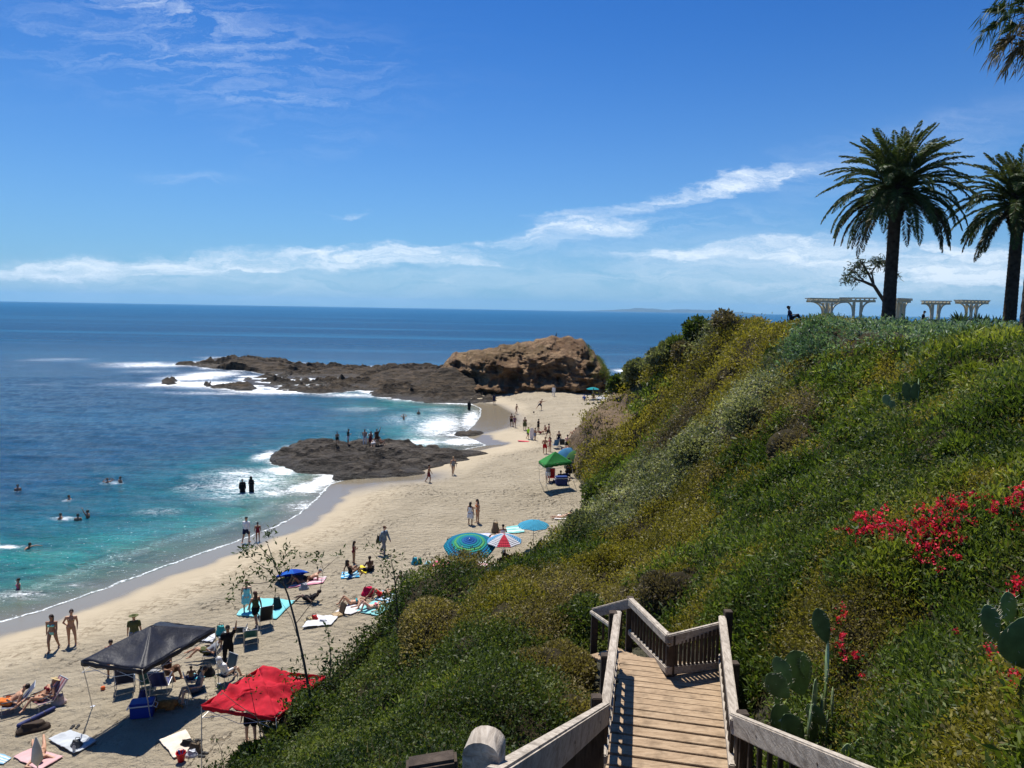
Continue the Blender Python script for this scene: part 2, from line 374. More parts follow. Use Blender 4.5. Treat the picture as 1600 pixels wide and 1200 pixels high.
def onsand(u, v):                                      # point of the sand (hill ignored)
    p = G(u, v, 1.5)
    for _ in range(6):
        z = float(sandz(p[:1], p[1:2])[0]); p = G(u, v, z)
    p[2] = z; return p
# ---- sand sheet
bx = np.concatenate([np.arange(-75, -30, 1.0), np.arange(-30, 30, .33), np.arange(30, 100, 2.0)]); by = np.concatenate([np.arange(-20, 12, 1.), np.arange(12, 75, .33), np.arange(75, 170, .66)])
X, Y, q = grid(bx, by); Z, D = sand_raw(X, Y)
me = mesh_np('beach_sand', np.c_[X.ravel(), Y.ravel(), Z.ravel()], quads=q)
attr(me, 'shore', D)
# wet flat in the far cove
wf = [G(u, v, 0)[:2] for u, v in [(712, 682), (722, 674), (750, 640), (755, 632), (775, 636), (800, 652), (806, 664), (790, 674), (755, 680)]]
wd = segdist(X, Y, wf, True); wi = inside(X, Y, wf)
wetness = np.clip(np.where(wi, 1, 1 - wd / 2.2), 0, 1)
wd2 = segdist(X, Y, [G(u, v, 0)[:2] for u, v in [(520, 765), (560, 760), (600, 755), (650, 752)]]); wetness = np.maximum(wetness, np.clip(1.3 - wd2 / 4.0, 0, 1))
attr(me, 'wet', wetness)
attr(me, 'track', np.clip(1 - np.abs(D - 5.6 - 1.5 * (fbm(X * .12, Y * .12, 2) - .5)) / 2.4, 0, 1) * np.clip((80 - Y) / 20, 0, 1) + np.exp(-(((X - 3.0) / 4.5) ** 2 + ((Y - 57) / 5.0) ** 2)) * .8)
m, n, b, out = newmat('sand')
geo = n.add('ShaderNodeNewGeometry').outputs['Position']
sh = n.add('ShaderNodeAttribute', attribute_name='shore').outputs['Fac']; wt = n.add('ShaderNodeAttribute', attribute_name='wet').outputs['Fac']; tk = n.add('ShaderNodeAttribute', attribute_name='track').outputs['Fac']
edge = n.math('ADD', sh, n.math('MULTIPLY', n.math('SUBTRACT', n.noise(.35, geo, 3), .5), 2.2))
wet = n.math('MAXIMUM', n.mapr(edge, 1.9, 3.1, 1, 0, True), wt)
damp = n.mapr(edge, 3.0, 9.0, 1, 0)
c1 = n.mix(n.mapr(n.noise(.5, geo, 5), .3, .7), (.37, .31, .215), (.48, .41, .295))
c1 = n.mix(n.mapr(n.noise(60, geo, 2, .9), .3, .7, 0, .5), c1, (.37, .32, .24))
c1 = n.mix(n.math('MULTIPLY', damp, .55), c1, (.38, .315, .22))
kelp = n.math('MULTIPLY', n.mapr(n.noise(1.6, n.mapping(geo, (0, 0, 0), (0, 0, .5), (1, 2.4, 1)), 6, .75), .46, .60), n.math('MINIMUM', tk, 1.0))
c1 = n.mix(n.math('MULTIPLY', kelp, .75), c1, (.17, .14, .09))
ft = n.noise(1.0, n.mapping(geo, (4, 1, 0), (0, 0, -.75), (4.2, 1.9, 1)), 4, .72)
fz_ = n.math('MAXIMUM', n.mapr(n.noise(.16, geo, 3), .46, .62, .0, .8), n.math('MINIMUM', tk, 1.0))
ftm = n.math('MULTIPLY', n.mapr(ft, n.mapr(fz_, 0, 1, .68, .53), n.mapr(fz_, 0, 1, .74, .60), 0, 1), n.mapr(edge, 3.6, 5.0, 0, 1))
c1 = n.mix(n.math('MULTIPLY', ftm, .75), c1, (.20, .155, .10))  # shade of trodden hollows painted into the colour with moist sand
c1 = n.mix(wet, c1, (.21, .175, .12))
n.l.new(c1, b.inputs['Base Color'])
n.l.new(n.mapr(wet, 0, 1, .9, .16), b.inputs['Roughness']); n.l.new(n.mapr(wet, 0, 1, .12, .4), b.inputs['Specular IOR Level'])
vor = n.add('ShaderNodeTexVoronoi', feature='SMOOTH_F1'); vor.inputs['Scale'].default_value = 1.9; vor.inputs['Smoothness'].default_value = .6
n.l.new(n.mapping(geo, (0, 0, 0), (0, 0, 0), (1, 1.5, 1)), vor.inputs['Vector'])
hgt0 = n.math('ADD', n.math('MULTIPLY', vor.outputs['Distance'], .45), n.math('ADD', n.math('MULTIPLY', n.noise(2.1, geo, 6, .7), 1.3), n.math('MULTIPLY', n.noise(.55, geo, 3), 1.0)))
hgt = n.math('SUBTRACT', hgt0, n.math('MULTIPLY', ftm, .35))
bp = n.add('ShaderNodeBump'); n.l.new(hgt, bp.inputs['Height']); bp.inputs['Distance'].default_value = .42
n.l.new(n.math('ADD', n.mapr(edge, 4.5, 8, .03, 1.0), 0), bp.inputs['Strength']); n.l.new(bp.outputs[0], b.inputs['Normal'])
struct(O('beach_sand', me, m))
# ---- hillside ground
keep = (hz > sz - .8)
qq = gq[(keep.ravel()[gq]).any(1)]
HV = np.c_[gx.ravel(), gy.ravel(), hz.ravel()].copy()
# roughen the bluff face sideways
sl_ = np.hypot(*np.gradient(hz, .5)[::-1]).ravel()
rock = np.clip(np.clip((sl_ - .75) / .4, 0, 1) + np.clip((7.3 - HV[:, 2]) / 1.0, 0, 1) * .8, 0, 1) * cl.ravel() * (HV[:, 2] < 8.5)
HV[:, 0] += rock * (ridge(HV[:, 1] * .22, HV[:, 2] * .35, 4) - .6) * 2.4
HV[:, 1] += rock * (ridge(HV[:, 0] * .3 + 9, HV[:, 2] * .5, 3) - .6) * 1.2
used = np.unique(qq); remap = -np.ones(len(HV), int); remap[used] = np.arange(len(used))
me = mesh_np('hillside', HV[used], quads=remap[qq]); attr(me, 'rock', rock[used])
m, n, b, out = newmat('hill_soil')
geo = n.add('ShaderNodeNewGeometry').outputs['Position']
rk = n.add('ShaderNodeAttribute', attribute_name='rock').outputs['Fac']
soil = n.mix(n.mapr(n.noise(1.2, geo, 5), .35, .65), (.045, .04, .02), (.07, .065, .03))
st = n.noise(1, n.mapping(geo, (0, 0, 0), (.25, .1, 0), (.25, .25, 1.6)), 6, .65, .6)
rc = n.ramp(st, [(.3, (.06, .038, .02)), (.45, (.13, .085, .045)), (.58, (.21, .14, .075)), (.72, (.09, .06, .035))])
n.l.new(n.mix(n.mapr(rk, .15, .5), soil, rc), b.inputs['Base Color']); b.inputs['Roughness'].default_value = .95
bp = n.add('ShaderNodeBump'); n.l.new(n.noise(1.3, geo, 8, .7), bp.inputs['Height']); bp.inputs['Distance'].default_value = .8; bp.inputs['Strength'].default_value = .9; n.l.new(bp.outputs[0], b.inputs['Normal'])
struct(O('hillside', me, m))
# ---- rocks: polygons on the water or sand level, height given by inset and layered noise
rock_mat = {}
def rockmat(name, dark, mid, light, sc=1.0, veg=0.0):
    m, n, b, out = newmat(name)
    geo = n.add('ShaderNodeNewGeometry'); pos = geo.outputs['Position']
    st = n.noise(1, n.mapping(pos, (0, 0, 0), (.12, -.1, 0), (.22 * sc, .22 * sc, 1.5 * sc)), 7, .65, .5)
    c = n.ramp(st, [(.3, dark), (.47, mid), (.6, light), (.75, dark)])
    c = n.mix(n.mapr(n.noise(.6 * sc, pos, 6, .7), .4, .65), c, mid)
    sp = n.add('ShaderNodeSeparateXYZ'); n.l.new(pos, sp.inputs[0])
    wetz = n.mapr(n.math('ADD', sp.outputs[2], n.math('MULTIPLY', n.noise(.8, pos, 3), 1.0)), .55, 1.3, 1, 0)
    c = n.mix(n.math('MULTIPLY', wetz, .75), c, tuple(x * .4 for x in dark))
    crk = n.noise(.9 * sc, n.mapping(pos, (5, 0, 0), (0, 0, .3), (.6, 1.3, 2.2)), 9, .8, 1.0)
    c = n.mix(n.mapr(crk, .40, .52, .85, 0), c, tuple(x * .35 for x in dark))  # crevice shade painted near-black into the rock colour
    n.l.new(c, b.inputs['Base Color']); n.l.new(n.mapr(wetz, 0, 1, .9, .45), b.inputs['Roughness'])
    b.inputs['Specular IOR Level'].default_value = .25
    bp = n.add('ShaderNodeBump'); n.l.new(n.math('ADD', n.noise(1.1 * sc, pos, 8, .72), n.math('MULTIPLY', st, .8)), bp.inputs['Height']); bp.inputs['Distance'].default_value = .7 / sc; bp.inputs['Strength'].default_value = 1.0; n.l.new(bp.outputs[0], b.inputs['Normal'])
    return m
ROCKPOLY = []
def rockfield(name, label, poly_px, height, base=0.0, res=.35, mat=None, steep=1.2, nz=.9, seed=0, hf=None, tops=()):
    poly = [G(u, v, base)[:2] for u, v in poly_px]; ROCKPOLY.append(poly)
    pp = np.array(poly); x0, y0 = pp.min(0) - 1.5; x1, y1 = pp.max(0) + 1.5
    X, Y, q = grid(np.arange(x0, x1, res), np.arange(y0, y1, res * 1.0))
    wx = X + (fbm(X * .25 + seed, Y * .25, 4) - .5) * 4.5; wy = Y + (fbm(X * .25 + 40 + seed, Y * .25, 4) - .5) * 4.5
    d = segdist(wx, wy, poly, True) * np.where(inside(wx, wy, poly), 1, -1)
    h = height * (1 - np.exp(-np.clip(d, 0, None) / steep)) if hf is None else hf(X, Y, d)
    r = ridge(X * .16 + seed, Y * .34 + seed, 6); r = .5 * r + .5 * ridge(X * .38 + seed * 2, Y * .8 - X * .1, 5)
    h = h * (1 + nz * (r - .60) * 3.6) + np.where(d > 0, (fbm(X * .9, Y * .9, 3) - .5) * .45, 0)
    if name == 'reef': h = h - np.clip(fbm(X * .10 + 2, Y * .17 + 5, 3) - .47, 0, 1) * 5.5
    for (u, v, rr, hh) in tops:
        c = G(u, v, hh * .6); h = np.maximum(h, hh * np.exp(-((X - c[0]) ** 2 + (Y - c[1]) ** 2) / rr ** 2) * (.75 + .5 * r))
    lay = .55; hl = np.floor(h / lay) * lay + lay * np.clip(((h / lay) % 1 - .3) / .4, 0, 1); h = np.where(h > .3, h * .45 + hl * .55, h)
    h = np.where(d < 0, np.minimum(h, -.15 + d * .8 * (1 if not tops else .4)), h)
    Zs = base + h
    ok = (d > -1.2).ravel() | (h > 0).ravel(); qq = q[ok[q].all(1)]; us = np.unique(qq); rm = -np.ones(X.size, int); rm[us] = np.arange(len(us))
    me = mesh_np(name, np.c_[X.ravel(), Y.ravel(), Zs.ravel()][us], quads=rm[qq])
    try: me.set_sharp_from_angle(angle=math.radians(50))
    except Exception: pass
    o = O(name, me, mat); tag(o, label, 'rock'); return (X, Y, Zs)
dark_rock = rockmat('dark_reef_rock', (.018, .014, .010), (.060, .044, .028), (.12, .086, .052))
grey_rock = rockmat('grey_brown_rock', (.022, .019, .016), (.068, .057, .046), (.13, .108, .085))
tan_rock = rockmat('tan_sandstone', (.11, .065, .034), (.23, .145, .078), (.38, .26, .15), .7)
RN = rockfield('near_rock', 'broad grey brown rock shelf reaching from the sand into the surf with people on it', [(430, 712), (425, 722), (470, 735), (500, 742), (560, 749), (640, 748), (690, 738), (730, 720), (690, 708), (640, 700), (590, 698), (500, 697), (455, 698)], 1.1, res=.2, mat=grey_rock, steep=1.3, nz=.55, seed=3)
rockfield('rock_tongue', 'flat pebbly rock tongue lying on the sand beside the near rock shelf', [(660, 722), (690, 726), (752, 722), (758, 714), (720, 709), (672, 710)], .7, base=.15, res=.3, mat=grey_rock, steep=1.0, nz=.7, seed=8)
rockfield('small_wash_rock', 'low dark rock sliver awash at the edge of the cove', [(700, 679), (722, 684), (762, 681), (755, 676), (715, 675)], .7, res=.3, mat=dark_rock, steep=.8, seed=5)
rockfield('reef', 'long low dark reef running out to sea left of the headland', [(268, 571), (335, 576), (395, 581), (428, 587), (372, 592), (395, 602), (440, 611), (500, 616), (560, 610), (600, 622), (690, 630), (770, 634), (800, 620), (770, 590), (700, 575), (620, 572), (560, 574), (500, 572), (450, 566), (400, 562), (340, 560)], .95, res=.4, mat=dark_rock, steep=2.2, nz=1.35, seed=11,
          tops=[(385, 566, 6, 3.0), (425, 572, 7, 2.0), (520, 580, 5, 1.6), (575, 580, 4, 1.8), (625, 585, 7, 2.6), (665, 588, 7, 3.4), (700, 592, 7, 4.4), (730, 602, 5, 3.2), (600, 595, 5, 1.8)])
rockfield('small_surf_rock', 'small black rock alone in the foam left of the reef', [(256, 598), (262, 602), (280, 600), (278, 595), (262, 594)], 1.2, res=.3, mat=dark_rock, steep=1.4, seed=15)
rockfield('small_surf_rock', 'tiny black rock in the foam nearer the reef edge', [(318, 601), (322, 604), (330, 603), (328, 598)], 1.4, res=.3, mat=dark_rock, steep=.9, seed=21)
rockfield('surf_ledge', 'flat brown ledge awash in the foam in front of the reef', [(330, 606), (370, 610), (410, 608), (400, 603), (350, 602)], .8, res=.35, mat=dark_rock, steep=1.4, seed=23)
# headland
yc = G(820, 612, 1.0)[1]
def hx(u): return (u - 800) / F * (yc + 3)
prof = [(640, 604), (655, 594), (672, 586), (684, 574), (694, 562), (704, 555), (720, 553), (745, 549), (762, 546), (780, 542), (800, 540), (830, 537), (850, 531), (868, 527), (900, 528), (915, 534), (930, 548), (942, 562), (953, 578), (962, 600), (970, 614)]
px_ = np.array([hx(u) for u, v in prof]); pz_ = np.array([P(u, v, yc + 7)[2] for u, v in prof])
xs = np.linspace(px_[0] - .5, px_[-1] + .3, 200); ns = 150
topz = np.interp(xs, px_, pz_) + (fbm(xs * .8, xs * 0 + 3, 3) - .5) * .7
topz = np.maximum(topz, .3)
ss = np.linspace(0, 1, ns)
XX = np.repeat(xs[:, None], ns, 1); HY = np.zeros_like(XX); HZ = np.zeros_like(XX)
for i, x in enumerate(xs):
    H_ = topz[i]
    front = yc + 2.5 * math.sin(x * .35) - 1.0 + .02 * (x - 8) ** 2 * .3
    a = np.clip(ss / .55, 0, 1); bb = np.clip((ss - .55) / .2, 0, 1); cc = np.clip((ss - .75) / .25, 0, 1)
    HY[i] = front + 1.8 * a ** 1.5 + 5.0 * a ** 9 + bb * 7 + cc * 8
    HZ[i] = (-.6 + (H_ * .9 + .6) * a) + H_ * .1 * np.sin(bb * math.pi / 2) - cc ** 1.4 * (H_ + 1.5)
rr_ = ridge(XX * .2 + 3, HZ * .28, 5); r2 = ridge(XX * .55 + 7, HZ * .6 + XX * .1, 4); r3 = fbm(XX * .12 + 2, HZ * .12, 2)
amp = np.clip(1 - (ss - .6) / .2, .15, 1)[None, :]
HY = HY - amp * ((rr_ - .55) * 6.5 + (r2 - .5) * 3.2 + (r3 - .5) * 4)
HZ = HZ + (r2 - .55) * .8 * np.clip((HZ - 1) / 3, 0, 1)
i = np.arange(ns - 1)[None, :] + np.arange(len(xs) - 1)[:, None] * ns
q = np.stack([i, i + ns, i + ns + 1, i + 1], -1).reshape(-1, 4)
me = mesh_np('headland', np.c_[XX.ravel(), HY.ravel(), HZ.ravel()], quads=q)
me.set_sharp_from_angle(angle=math.radians(45))
greenm = np.clip((XX - hx(908)) / 3, 0, 1) * np.clip((HZ - 2.5) / 2, 0, 1) * np.clip((fbm(XX * .5, HZ * .5, 3) - .15) * 3, 0, 1) + np.clip((ss[None, :] - .44) / .06, 0, 1) * np.clip((fbm(XX * .22 + 3, HZ * .5, 3) - .5) * 6, 0, .22) * (XX < hx(880))
attr(me, 'veg', np.clip(greenm, 0, 1))
m, n, b, out = newmat('headland_sandstone')
pos = n.add('ShaderNodeNewGeometry').outputs['Position']; vg = n.add('ShaderNodeAttribute', attribute_name='veg').outputs['Fac']
st = n.noise(1, n.mapping(pos, (0, 0, 0), (.2, .35, 0), (.10, .10, .55)), 8, .68, .8)
c = n.ramp(st, [(.3, (.085, .05, .025)), (.44, (.21, .132, .070)), (.56, (.40, .27, .155)), (.66, (.13, .08, .045)), (.78, (.45, .33, .20))])
c = n.mix(n.mapr(n.noise(.35, pos, 6, .7), .42, .62, 0, .8), c, (.13, .072, .04))
c = n.mix(n.mapr(n.noise(.9, pos, 5, .8), .62, .72, 0, .6), c, (.42, .33, .24))
c = n.mix(n.math('MULTIPLY', vg, n.mapr(n.noise(1.5, pos, 4), .3, .5)), c, n.mix(n.noise(2.5, pos, 4), (.05, .06, .015), (.14, .13, .04)))
n.l.new(c, b.inputs['Base Color']); b.inputs['Roughness'].default_value = .95; b.inputs['Specular IOR Level'].default_value = .15
bp = n.add('ShaderNodeBump'); n.l.new(n.math('ADD', n.noise(.8, pos, 9, .75), st), bp.inputs['Height']); bp.inputs['Distance'].default_value = 1.2; bp.inputs['Strength'].default_value = 1; n.l.new(bp.outputs[0], b.inputs['Normal'])
tag(O('headland', me, m), 'tall brown sandstone headland with grassy top at the end of the cove', 'headland')
HEADV = np.c_[XX.ravel(), HY.ravel(), HZ.ravel()]; HEADG = np.clip(greenm, 0, 1).ravel()
# ---- sea
az = np.radians(np.concatenate([np.linspace(-78, -42, 60, False), np.linspace(-42, 24, 470, False), np.linspace(24, 78, 120)])); rr = np.concatenate([np.geomspace(14, 190, 420), np.geomspace(195, 30000, 110)])
AZ, RR = np.meshgrid(az, rr); X = RR * np.sin(AZ); Y = RR * np.cos(AZ)
nx = len(az); i = np.arange(nx - 1)[None, :] + np.arange(len(rr) - 1)[:, None] * nx
q = np.stack([i, i + 1, i + nx + 1, i + nx], -1).reshape(-1, 4)
zz, D = sand_raw(X, Y); D = -D
rkd = np.full(X.shape, 1e9)
for poly in ROCKPOLY: rkd = np.minimum(rkd, segdist(X, Y, poly, True) * np.where(inside(X, Y, poly), 0, 1))
foam = np.zeros(X.shape)
def fz(u, v, ru, rv, a, ang=0):
    global foam
    c = G(u, v, 0); e = G(u + ru, v, 0); g = G(u, v - rv, 0)
    sx_ = abs(e[0] - c[0]); sy_ = abs(g[1] - c[1])
    dx = X - c[0]; dy = Y - c[1]
    foam = np.maximum(foam, a * np.exp(-(dx / sx_) ** 2 - (dy / sy_) ** 2))
for t in [(560, 640, 60, 6, .45), (400, 755, 100, 26, .66), (560, 600, 40, 3, .5), (300, 590, 60, 6, .95), (390, 588, 30, 3, .8), (200, 600, 80, 5, .42), (60, 580, 80, 4, .25), (340, 615, 120, 3, .6), (300, 760, 40, 10, .45), (470, 790, 40, 14, .7), (250, 800, 60, 10, .35), (690, 665, 50, 22, .85), (720, 690, 45, 8, 1.0), (735, 655, 22, 20, .9), (640, 655, 60, 14, .45), (690, 640, 50, 5, .5), (660, 690, 60, 9, .8),
          (480, 762, 42, 14, .95), (430, 770, 60, 9, .75), (505, 752, 25, 14, 1.1), (440, 735, 45, 10, .85), (380, 742, 70, 12, .62), (320, 745, 40, 8, .4), (350, 775, 50, 6, .5), (415, 712, 22, 10, .8),
          (90, 562, 90, 4, .46), (230, 570, 90, 5, .85), (330, 585, 60, 6, .9), (230, 580, 70, 4, .5), (350, 601, 130, 7, 1.0), (440, 612, 120, 5, .9), (260, 601, 60, 6, .8), (550, 618, 80, 4, .7), (590, 576, 60, 3, .9), (520, 574, 60, 3, .7), (340, 558, 80, 2, .4),
          (20, 570, 60, 4, .3), (985, 580, 28, 4, 1.1), (60, 600, 60, 3, .3), (10, 855, 28, 4, .9), (30, 930, 80, 12, .6), (120, 915, 60, 9, .45), (100, 810, 24, 4, .7), (175, 755, 22, 3, .6), (106, 782, 10, 2.5, .7), (28, 767, 8, 2, .6)]: fz(*t)
foam = np.maximum(foam, np.where(RR > 100, np.exp(-np.clip(rkd, 0, None) / 2.0) * .75, np.exp(-rkd / 1.0) * .8))
foam = np.maximum(foam, np.exp(-((D - .1) / .28) ** 2) * .2)
foam = np.maximum(foam, np.exp(-((D - 3.2 - 1.4 * fbm(X * .1, Y * .1, 2)) / 1.0) ** 2) * .38 * (Y < 60))
wv = ((fbm(X * .5 + Y * .1, Y * 1.1, 3) - .5) * .22 + (fbm(X * .10, Y * .22 + 8, 2) - .5) * .35) * np.clip(D / 8, 0, 1) * np.clip((400 - RR) / 200, 0, 1)
me = mesh_np('sea', np.c_[X.ravel(), Y.ravel(), wv.ravel()], quads=q)
attr(me, 'depth', D); attr(me, 'foam', foam)
m, n, b, out = newmat('sea_water')
pos = n.add('ShaderNodeNewGeometry').outputs['Position']
dp = n.add('ShaderNodeAttribute', attribute_name='depth').outputs['Fac']; fo = n.add('ShaderNodeAttribute', attribute_name='foam').outputs['Fac']
dn = n.math('ADD', dp, n.math('MULTIPLY', n.math('SUBTRACT', n.noise(.06, pos, 4), .5), 22))
c = n.ramp(n.mapr(dn, 0, 60), [(0, (.16, .20, .13)), (.04, (.07, .20, .15)), (.12, (.012, .20, .185)), (.26, (.001, .125, .175)), (.44, (0, .070, .160)), (1, (0, .062, .155))])
c = n.mix(n.mapr(n.noise(.5, n.mapping(pos, (0, 0, 0), (0, 0, .1), (.30, 1.3, 1)), 8, .72), .38, .66, 0, .75), c, (0, .014, .046))  # dark wave faces painted into the water colour
c = n.mix(n.mapr(n.noise(2.2, n.mapping(pos, (9, 0, 0), (0, 0, -.1), (.35, 1.4, 1)), 5, .7), .55, .75, 0, .45), c, (.02, .13, .22))  # brighter wave facets, reflected light painted into the colour
spos = n.add('ShaderNodeSeparateXYZ'); n.l.new(pos, spos.inputs[0])
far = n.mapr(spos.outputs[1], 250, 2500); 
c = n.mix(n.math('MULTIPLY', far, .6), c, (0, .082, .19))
st = n.noise(1, n.mapping(pos, (0, 0, 0), (0, 0, .05), (.0016, .017, 1)), 6, .65); c = n.mix(n.mapr(st, .50, .66, 0, .7), c, (.015, .13, .25))
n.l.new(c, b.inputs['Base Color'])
b.inputs['IOR'].default_value = 1.33; n.l.new(n.mapr(spos.outputs[1], 40, 300, .30, .07), b.inputs['Specular IOR Level'])
n.l.new(n.mapr(spos.outputs[1], 40, 400, .12, .32), b.inputs['Roughness'])
h1 = n.noise(.55, n.mapping(pos, (0, 0, 0), (0, 0, .08), (.55, 1.35, 1)), 6, .62, .3)
h2 = n.noise(2.6, n.mapping(pos, (0, 0, 0), (0, 0, -.2), (.7, 1.3, 1)), 4, .6, .4)
bp = n.add('ShaderNodeBump'); n.l.new(n.math('ADD', h1, n.math('MULTIPLY', h2, .32)), bp.inputs['Height']); bp.inputs['Distance'].default_value = 1.1
n.l.new(n.math('MULTIPLY', n.mapr(dp, 0, 12, .25, .9), n.mapr(spos.outputs[1], 120, 3000, 1, .5)), bp.inputs['Strength']); n.l.new(bp.outputs[0], b.inputs['Normal'])
fn = n.noise(1.1, n.mapping(pos, (0, 0, 0), (0, 0, .1), (.55, 1.6, 1)), 9, .74, 1.3)
fn2 = n.noise(4.0, pos, 5, .7, .5)
fm = n.mapr(n.math('ADD', n.math('MULTIPLY', fo, .88), n.math('ADD', n.math('MULTIPLY', n.math('SUBTRACT', fn, .5), 1.5), n.math('MULTIPLY', n.math('SUBTRACT', fn2, .5), .6))), .44, .74, 0, 1)
lc = n.noise(1, n.mapping(pos, (3, 0, 0), (0, 0, .15), (.5, 1.15, 1)), 7, .72, 2.2)
lace = n.math('MULTIPLY', n.mapr(n.math('ABSOLUTE', n.math('SUBTRACT', lc, .5)), .0, .045, 1, 0), n.mapr(fo, .18, .75, 0, .95))
fm = n.math('MAXIMUM', fm, n.math('MULTIPLY', lace, n.mapr(fn2, .3, .55, .2, 1)))
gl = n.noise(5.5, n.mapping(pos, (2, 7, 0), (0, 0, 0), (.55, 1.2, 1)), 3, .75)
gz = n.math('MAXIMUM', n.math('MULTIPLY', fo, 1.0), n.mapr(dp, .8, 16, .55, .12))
glm = n.math('MULTIPLY', n.mapr(gl, n.mapr(gz, 0, 1, .74, .56), n.mapr(gz, 0, 1, .78, .62), 0, 1), n.mapr(spos.outputs[1], 150, 400, 1, 0))  # sun glints painted as white specks into the foam mask
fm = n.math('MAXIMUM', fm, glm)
eg = n.math('ADD', dp, n.math('MULTIPLY', n.math('SUBTRACT', n.noise(.9, pos, 5, .6), .5), .9))
fm = n.math('MAXIMUM', fm, n.math('MULTIPLY', n.mapr(n.math('ABSOLUTE', n.math('SUBTRACT', eg, .22)), .04, .16, 1, 0), n.mapr(fn2, .35, .55, .25, .95)))
fb = n.add('ShaderNodeBsdfDiffuse'); fb.inputs[0].default_value = (.82, .85, .86, 1)
mx = n.add('ShaderNodeMixShader'); n.l.new(fm, mx.inputs[0]); n.l.new(b.outputs[0], mx.inputs[1]); n.l.new(fb.outputs[0], mx.inputs[2])
tr = n.add('ShaderNodeBsdfTransparent'); mx2 = n.add('ShaderNodeMixShader')
al = n.math('MAXIMUM', n.mapr(dp, -.2, 7, .22, 1), fm)
n.l.new(al, mx2.inputs[0]); n.l.new(tr.outputs[0], mx2.inputs[1]); n.l.new(mx.outputs[0], mx2.inputs[2]); n.l.new(mx2.outputs[0], out.inputs[0])
SEA = struct(O('sea', me, m))
# ------------------------------------------------------------------ wooden stairs
def woodmat(name, a, b_, c_, sx=(1, 1, 1)):
    m, n, b, out = newmat(name)
    g = n.add('ShaderNodeNewGeometry').outputs['Position']
    gr = n.noise(1, n.mapping(g, (0, 0, 0), (0, 0, math.radians(11)), sx), 7, .7, .8)
    c = n.ramp(gr, [(.28, a), (.5, b_), (.72, c_)])
    c = n.mix(n.mapr(n.noise(5, g, 5), .5, .75, 0, .6), c, tuple(x * .45 for x in a))
    n.l.new(c, b.inputs['Base Color']); b.inputs['Roughness'].default_value = .8; b.inputs['Specular IOR Level'].default_value = .25
    bp = n.add('ShaderNodeBump'); bp.inputs['Distance'].default_value = .012; bp.inputs['Strength'].default_value = .9
    n.l.new(n.math('ADD', gr, n.math('MULTIPLY', n.noise(30, g, 4), .3)), bp.inputs['Height']); n.l.new(bp.outputs[0], b.inputs['Normal'])
    return m
wood_rail = woodmat('weathered_rail_wood', (.19, .155, .12), (.40, .345, .28), (.56, .50, .42), (26, 5, 26))
wood_deck = woodmat('tan_deck_wood', (.18, .12, .072), (.36, .255, .16), (.47, .355, .235), (5, 34, 20))
wood_dark = woodmat('dark_post_wood', (.03, .021, .015), (.06, .043, .031), (.10, .075, .055), (16, 16, 4))
V3 = lambda p: Vector(tuple(map(float, p)))
L0, L1, L2 = V3(P(768, 1212, 2.85)), V3(P(946, 1102, 7.4)), V3(P(965, 957, 10.0))
R0, R1, R2 = V3(P(1500, 1262, 4.0)), V3(P(1148, 1118, 7.5)), V3(P(1129, 965, 10.0))
CC, EE = V3(P(1045, 992, 9.75)), V3(P(986, 935, 11.9)); WW = V3(P(930, 950, 12.3)); KK = V3(P(953, 974, 10.7)); KW = V3(P(924, 954, 12.2))
st = T('wooden_staircase', 'weathered timber staircase with handrails and balusters going down through the bushes', 'stairs', (1.6, 7.3, 11.3))
def SO(name, mb, mat):
    me = mb.mesh(name); o = O(name, me, mat); o.parent = st; o.matrix_parent_inverse = Matrix.Translation(-Vector(st.location)); return o
def rail(a, b, name='handrail', w_=.06, h_=.19, over=.04, mat=None):
    SO(name, MB().bar(a, b, w_, h_, bev=.012, over=over), mat or wood_rail)
Zr = Vector((0, 0, 1))
segs = [(L0, L1), (L1, L2), (R0, R1), (R1, R2)]
rail(L0 - Zr * .09, L1 - Zr * .09, w_=.085, h_=.21); rail(R0 - Zr * .09, R1 - Zr * .09, w_=.085, h_=.21)
rail(L1 - Zr * .05, L2 - Zr * .05, w_=.10, h_=.10, over=.16); rail(R1 - Zr * .05, R2 - Zr * .05, w_=.10, h_=.10, over=.16)
rail(Vector(R2) + Vector((-.02, .03, -.16)), CC - Zr * .08, w_=.055, h_=.17); rail(CC - Zr * .06, EE - Zr * .06, w_=.10, h_=.12); rail(EE - Zr * .08, WW - Zr * .08, w_=.055, h_=.16)
rail(KK - Zr * .03, KW - Zr * .03, w_=.05, h_=.06)
LOW = .58
for a, b in [(L1, L2), (R1, R2)]: rail(a - Zr * LOW, b - Zr * LOW, 'lower_rail', .07, .10)
rail(R2 - Zr * (LOW + .1), CC - Zr * (LOW - .08), 'lower_rail', .05, .13); rail(CC - Zr * (LOW - .08), EE - Zr * .58, 'lower_rail', .06, .1)
rail(L0 - Zr * .75, L1 - Zr * .75, 'lower_rail', .05, .1); rail(R0 - Zr * .75, R1 - Zr * .75, 'lower_rail', .05, .1)
def balus(a, b, sp, top, low):
    L = (b - a).length; k = int(L / sp)
    for i in range(1, k):
        p = a.lerp(b, i / k); SO('baluster', MB().box(p - Zr * (top + low) / 2, (.038, .038, low - top)), wood_dark)
balus(L0, L1, .24, .17, .78); balus(R0.lerp(R1, .2), R1, .24, .17, .78); balus(L1, L2, .2, .1, .60); balus(R1, R2, .2, .1, .60); balus(R2, CC, .062, .14, .60); balus(CC, EE, .17, .1, .60); balus(EE, WW, .16, .1, .60)
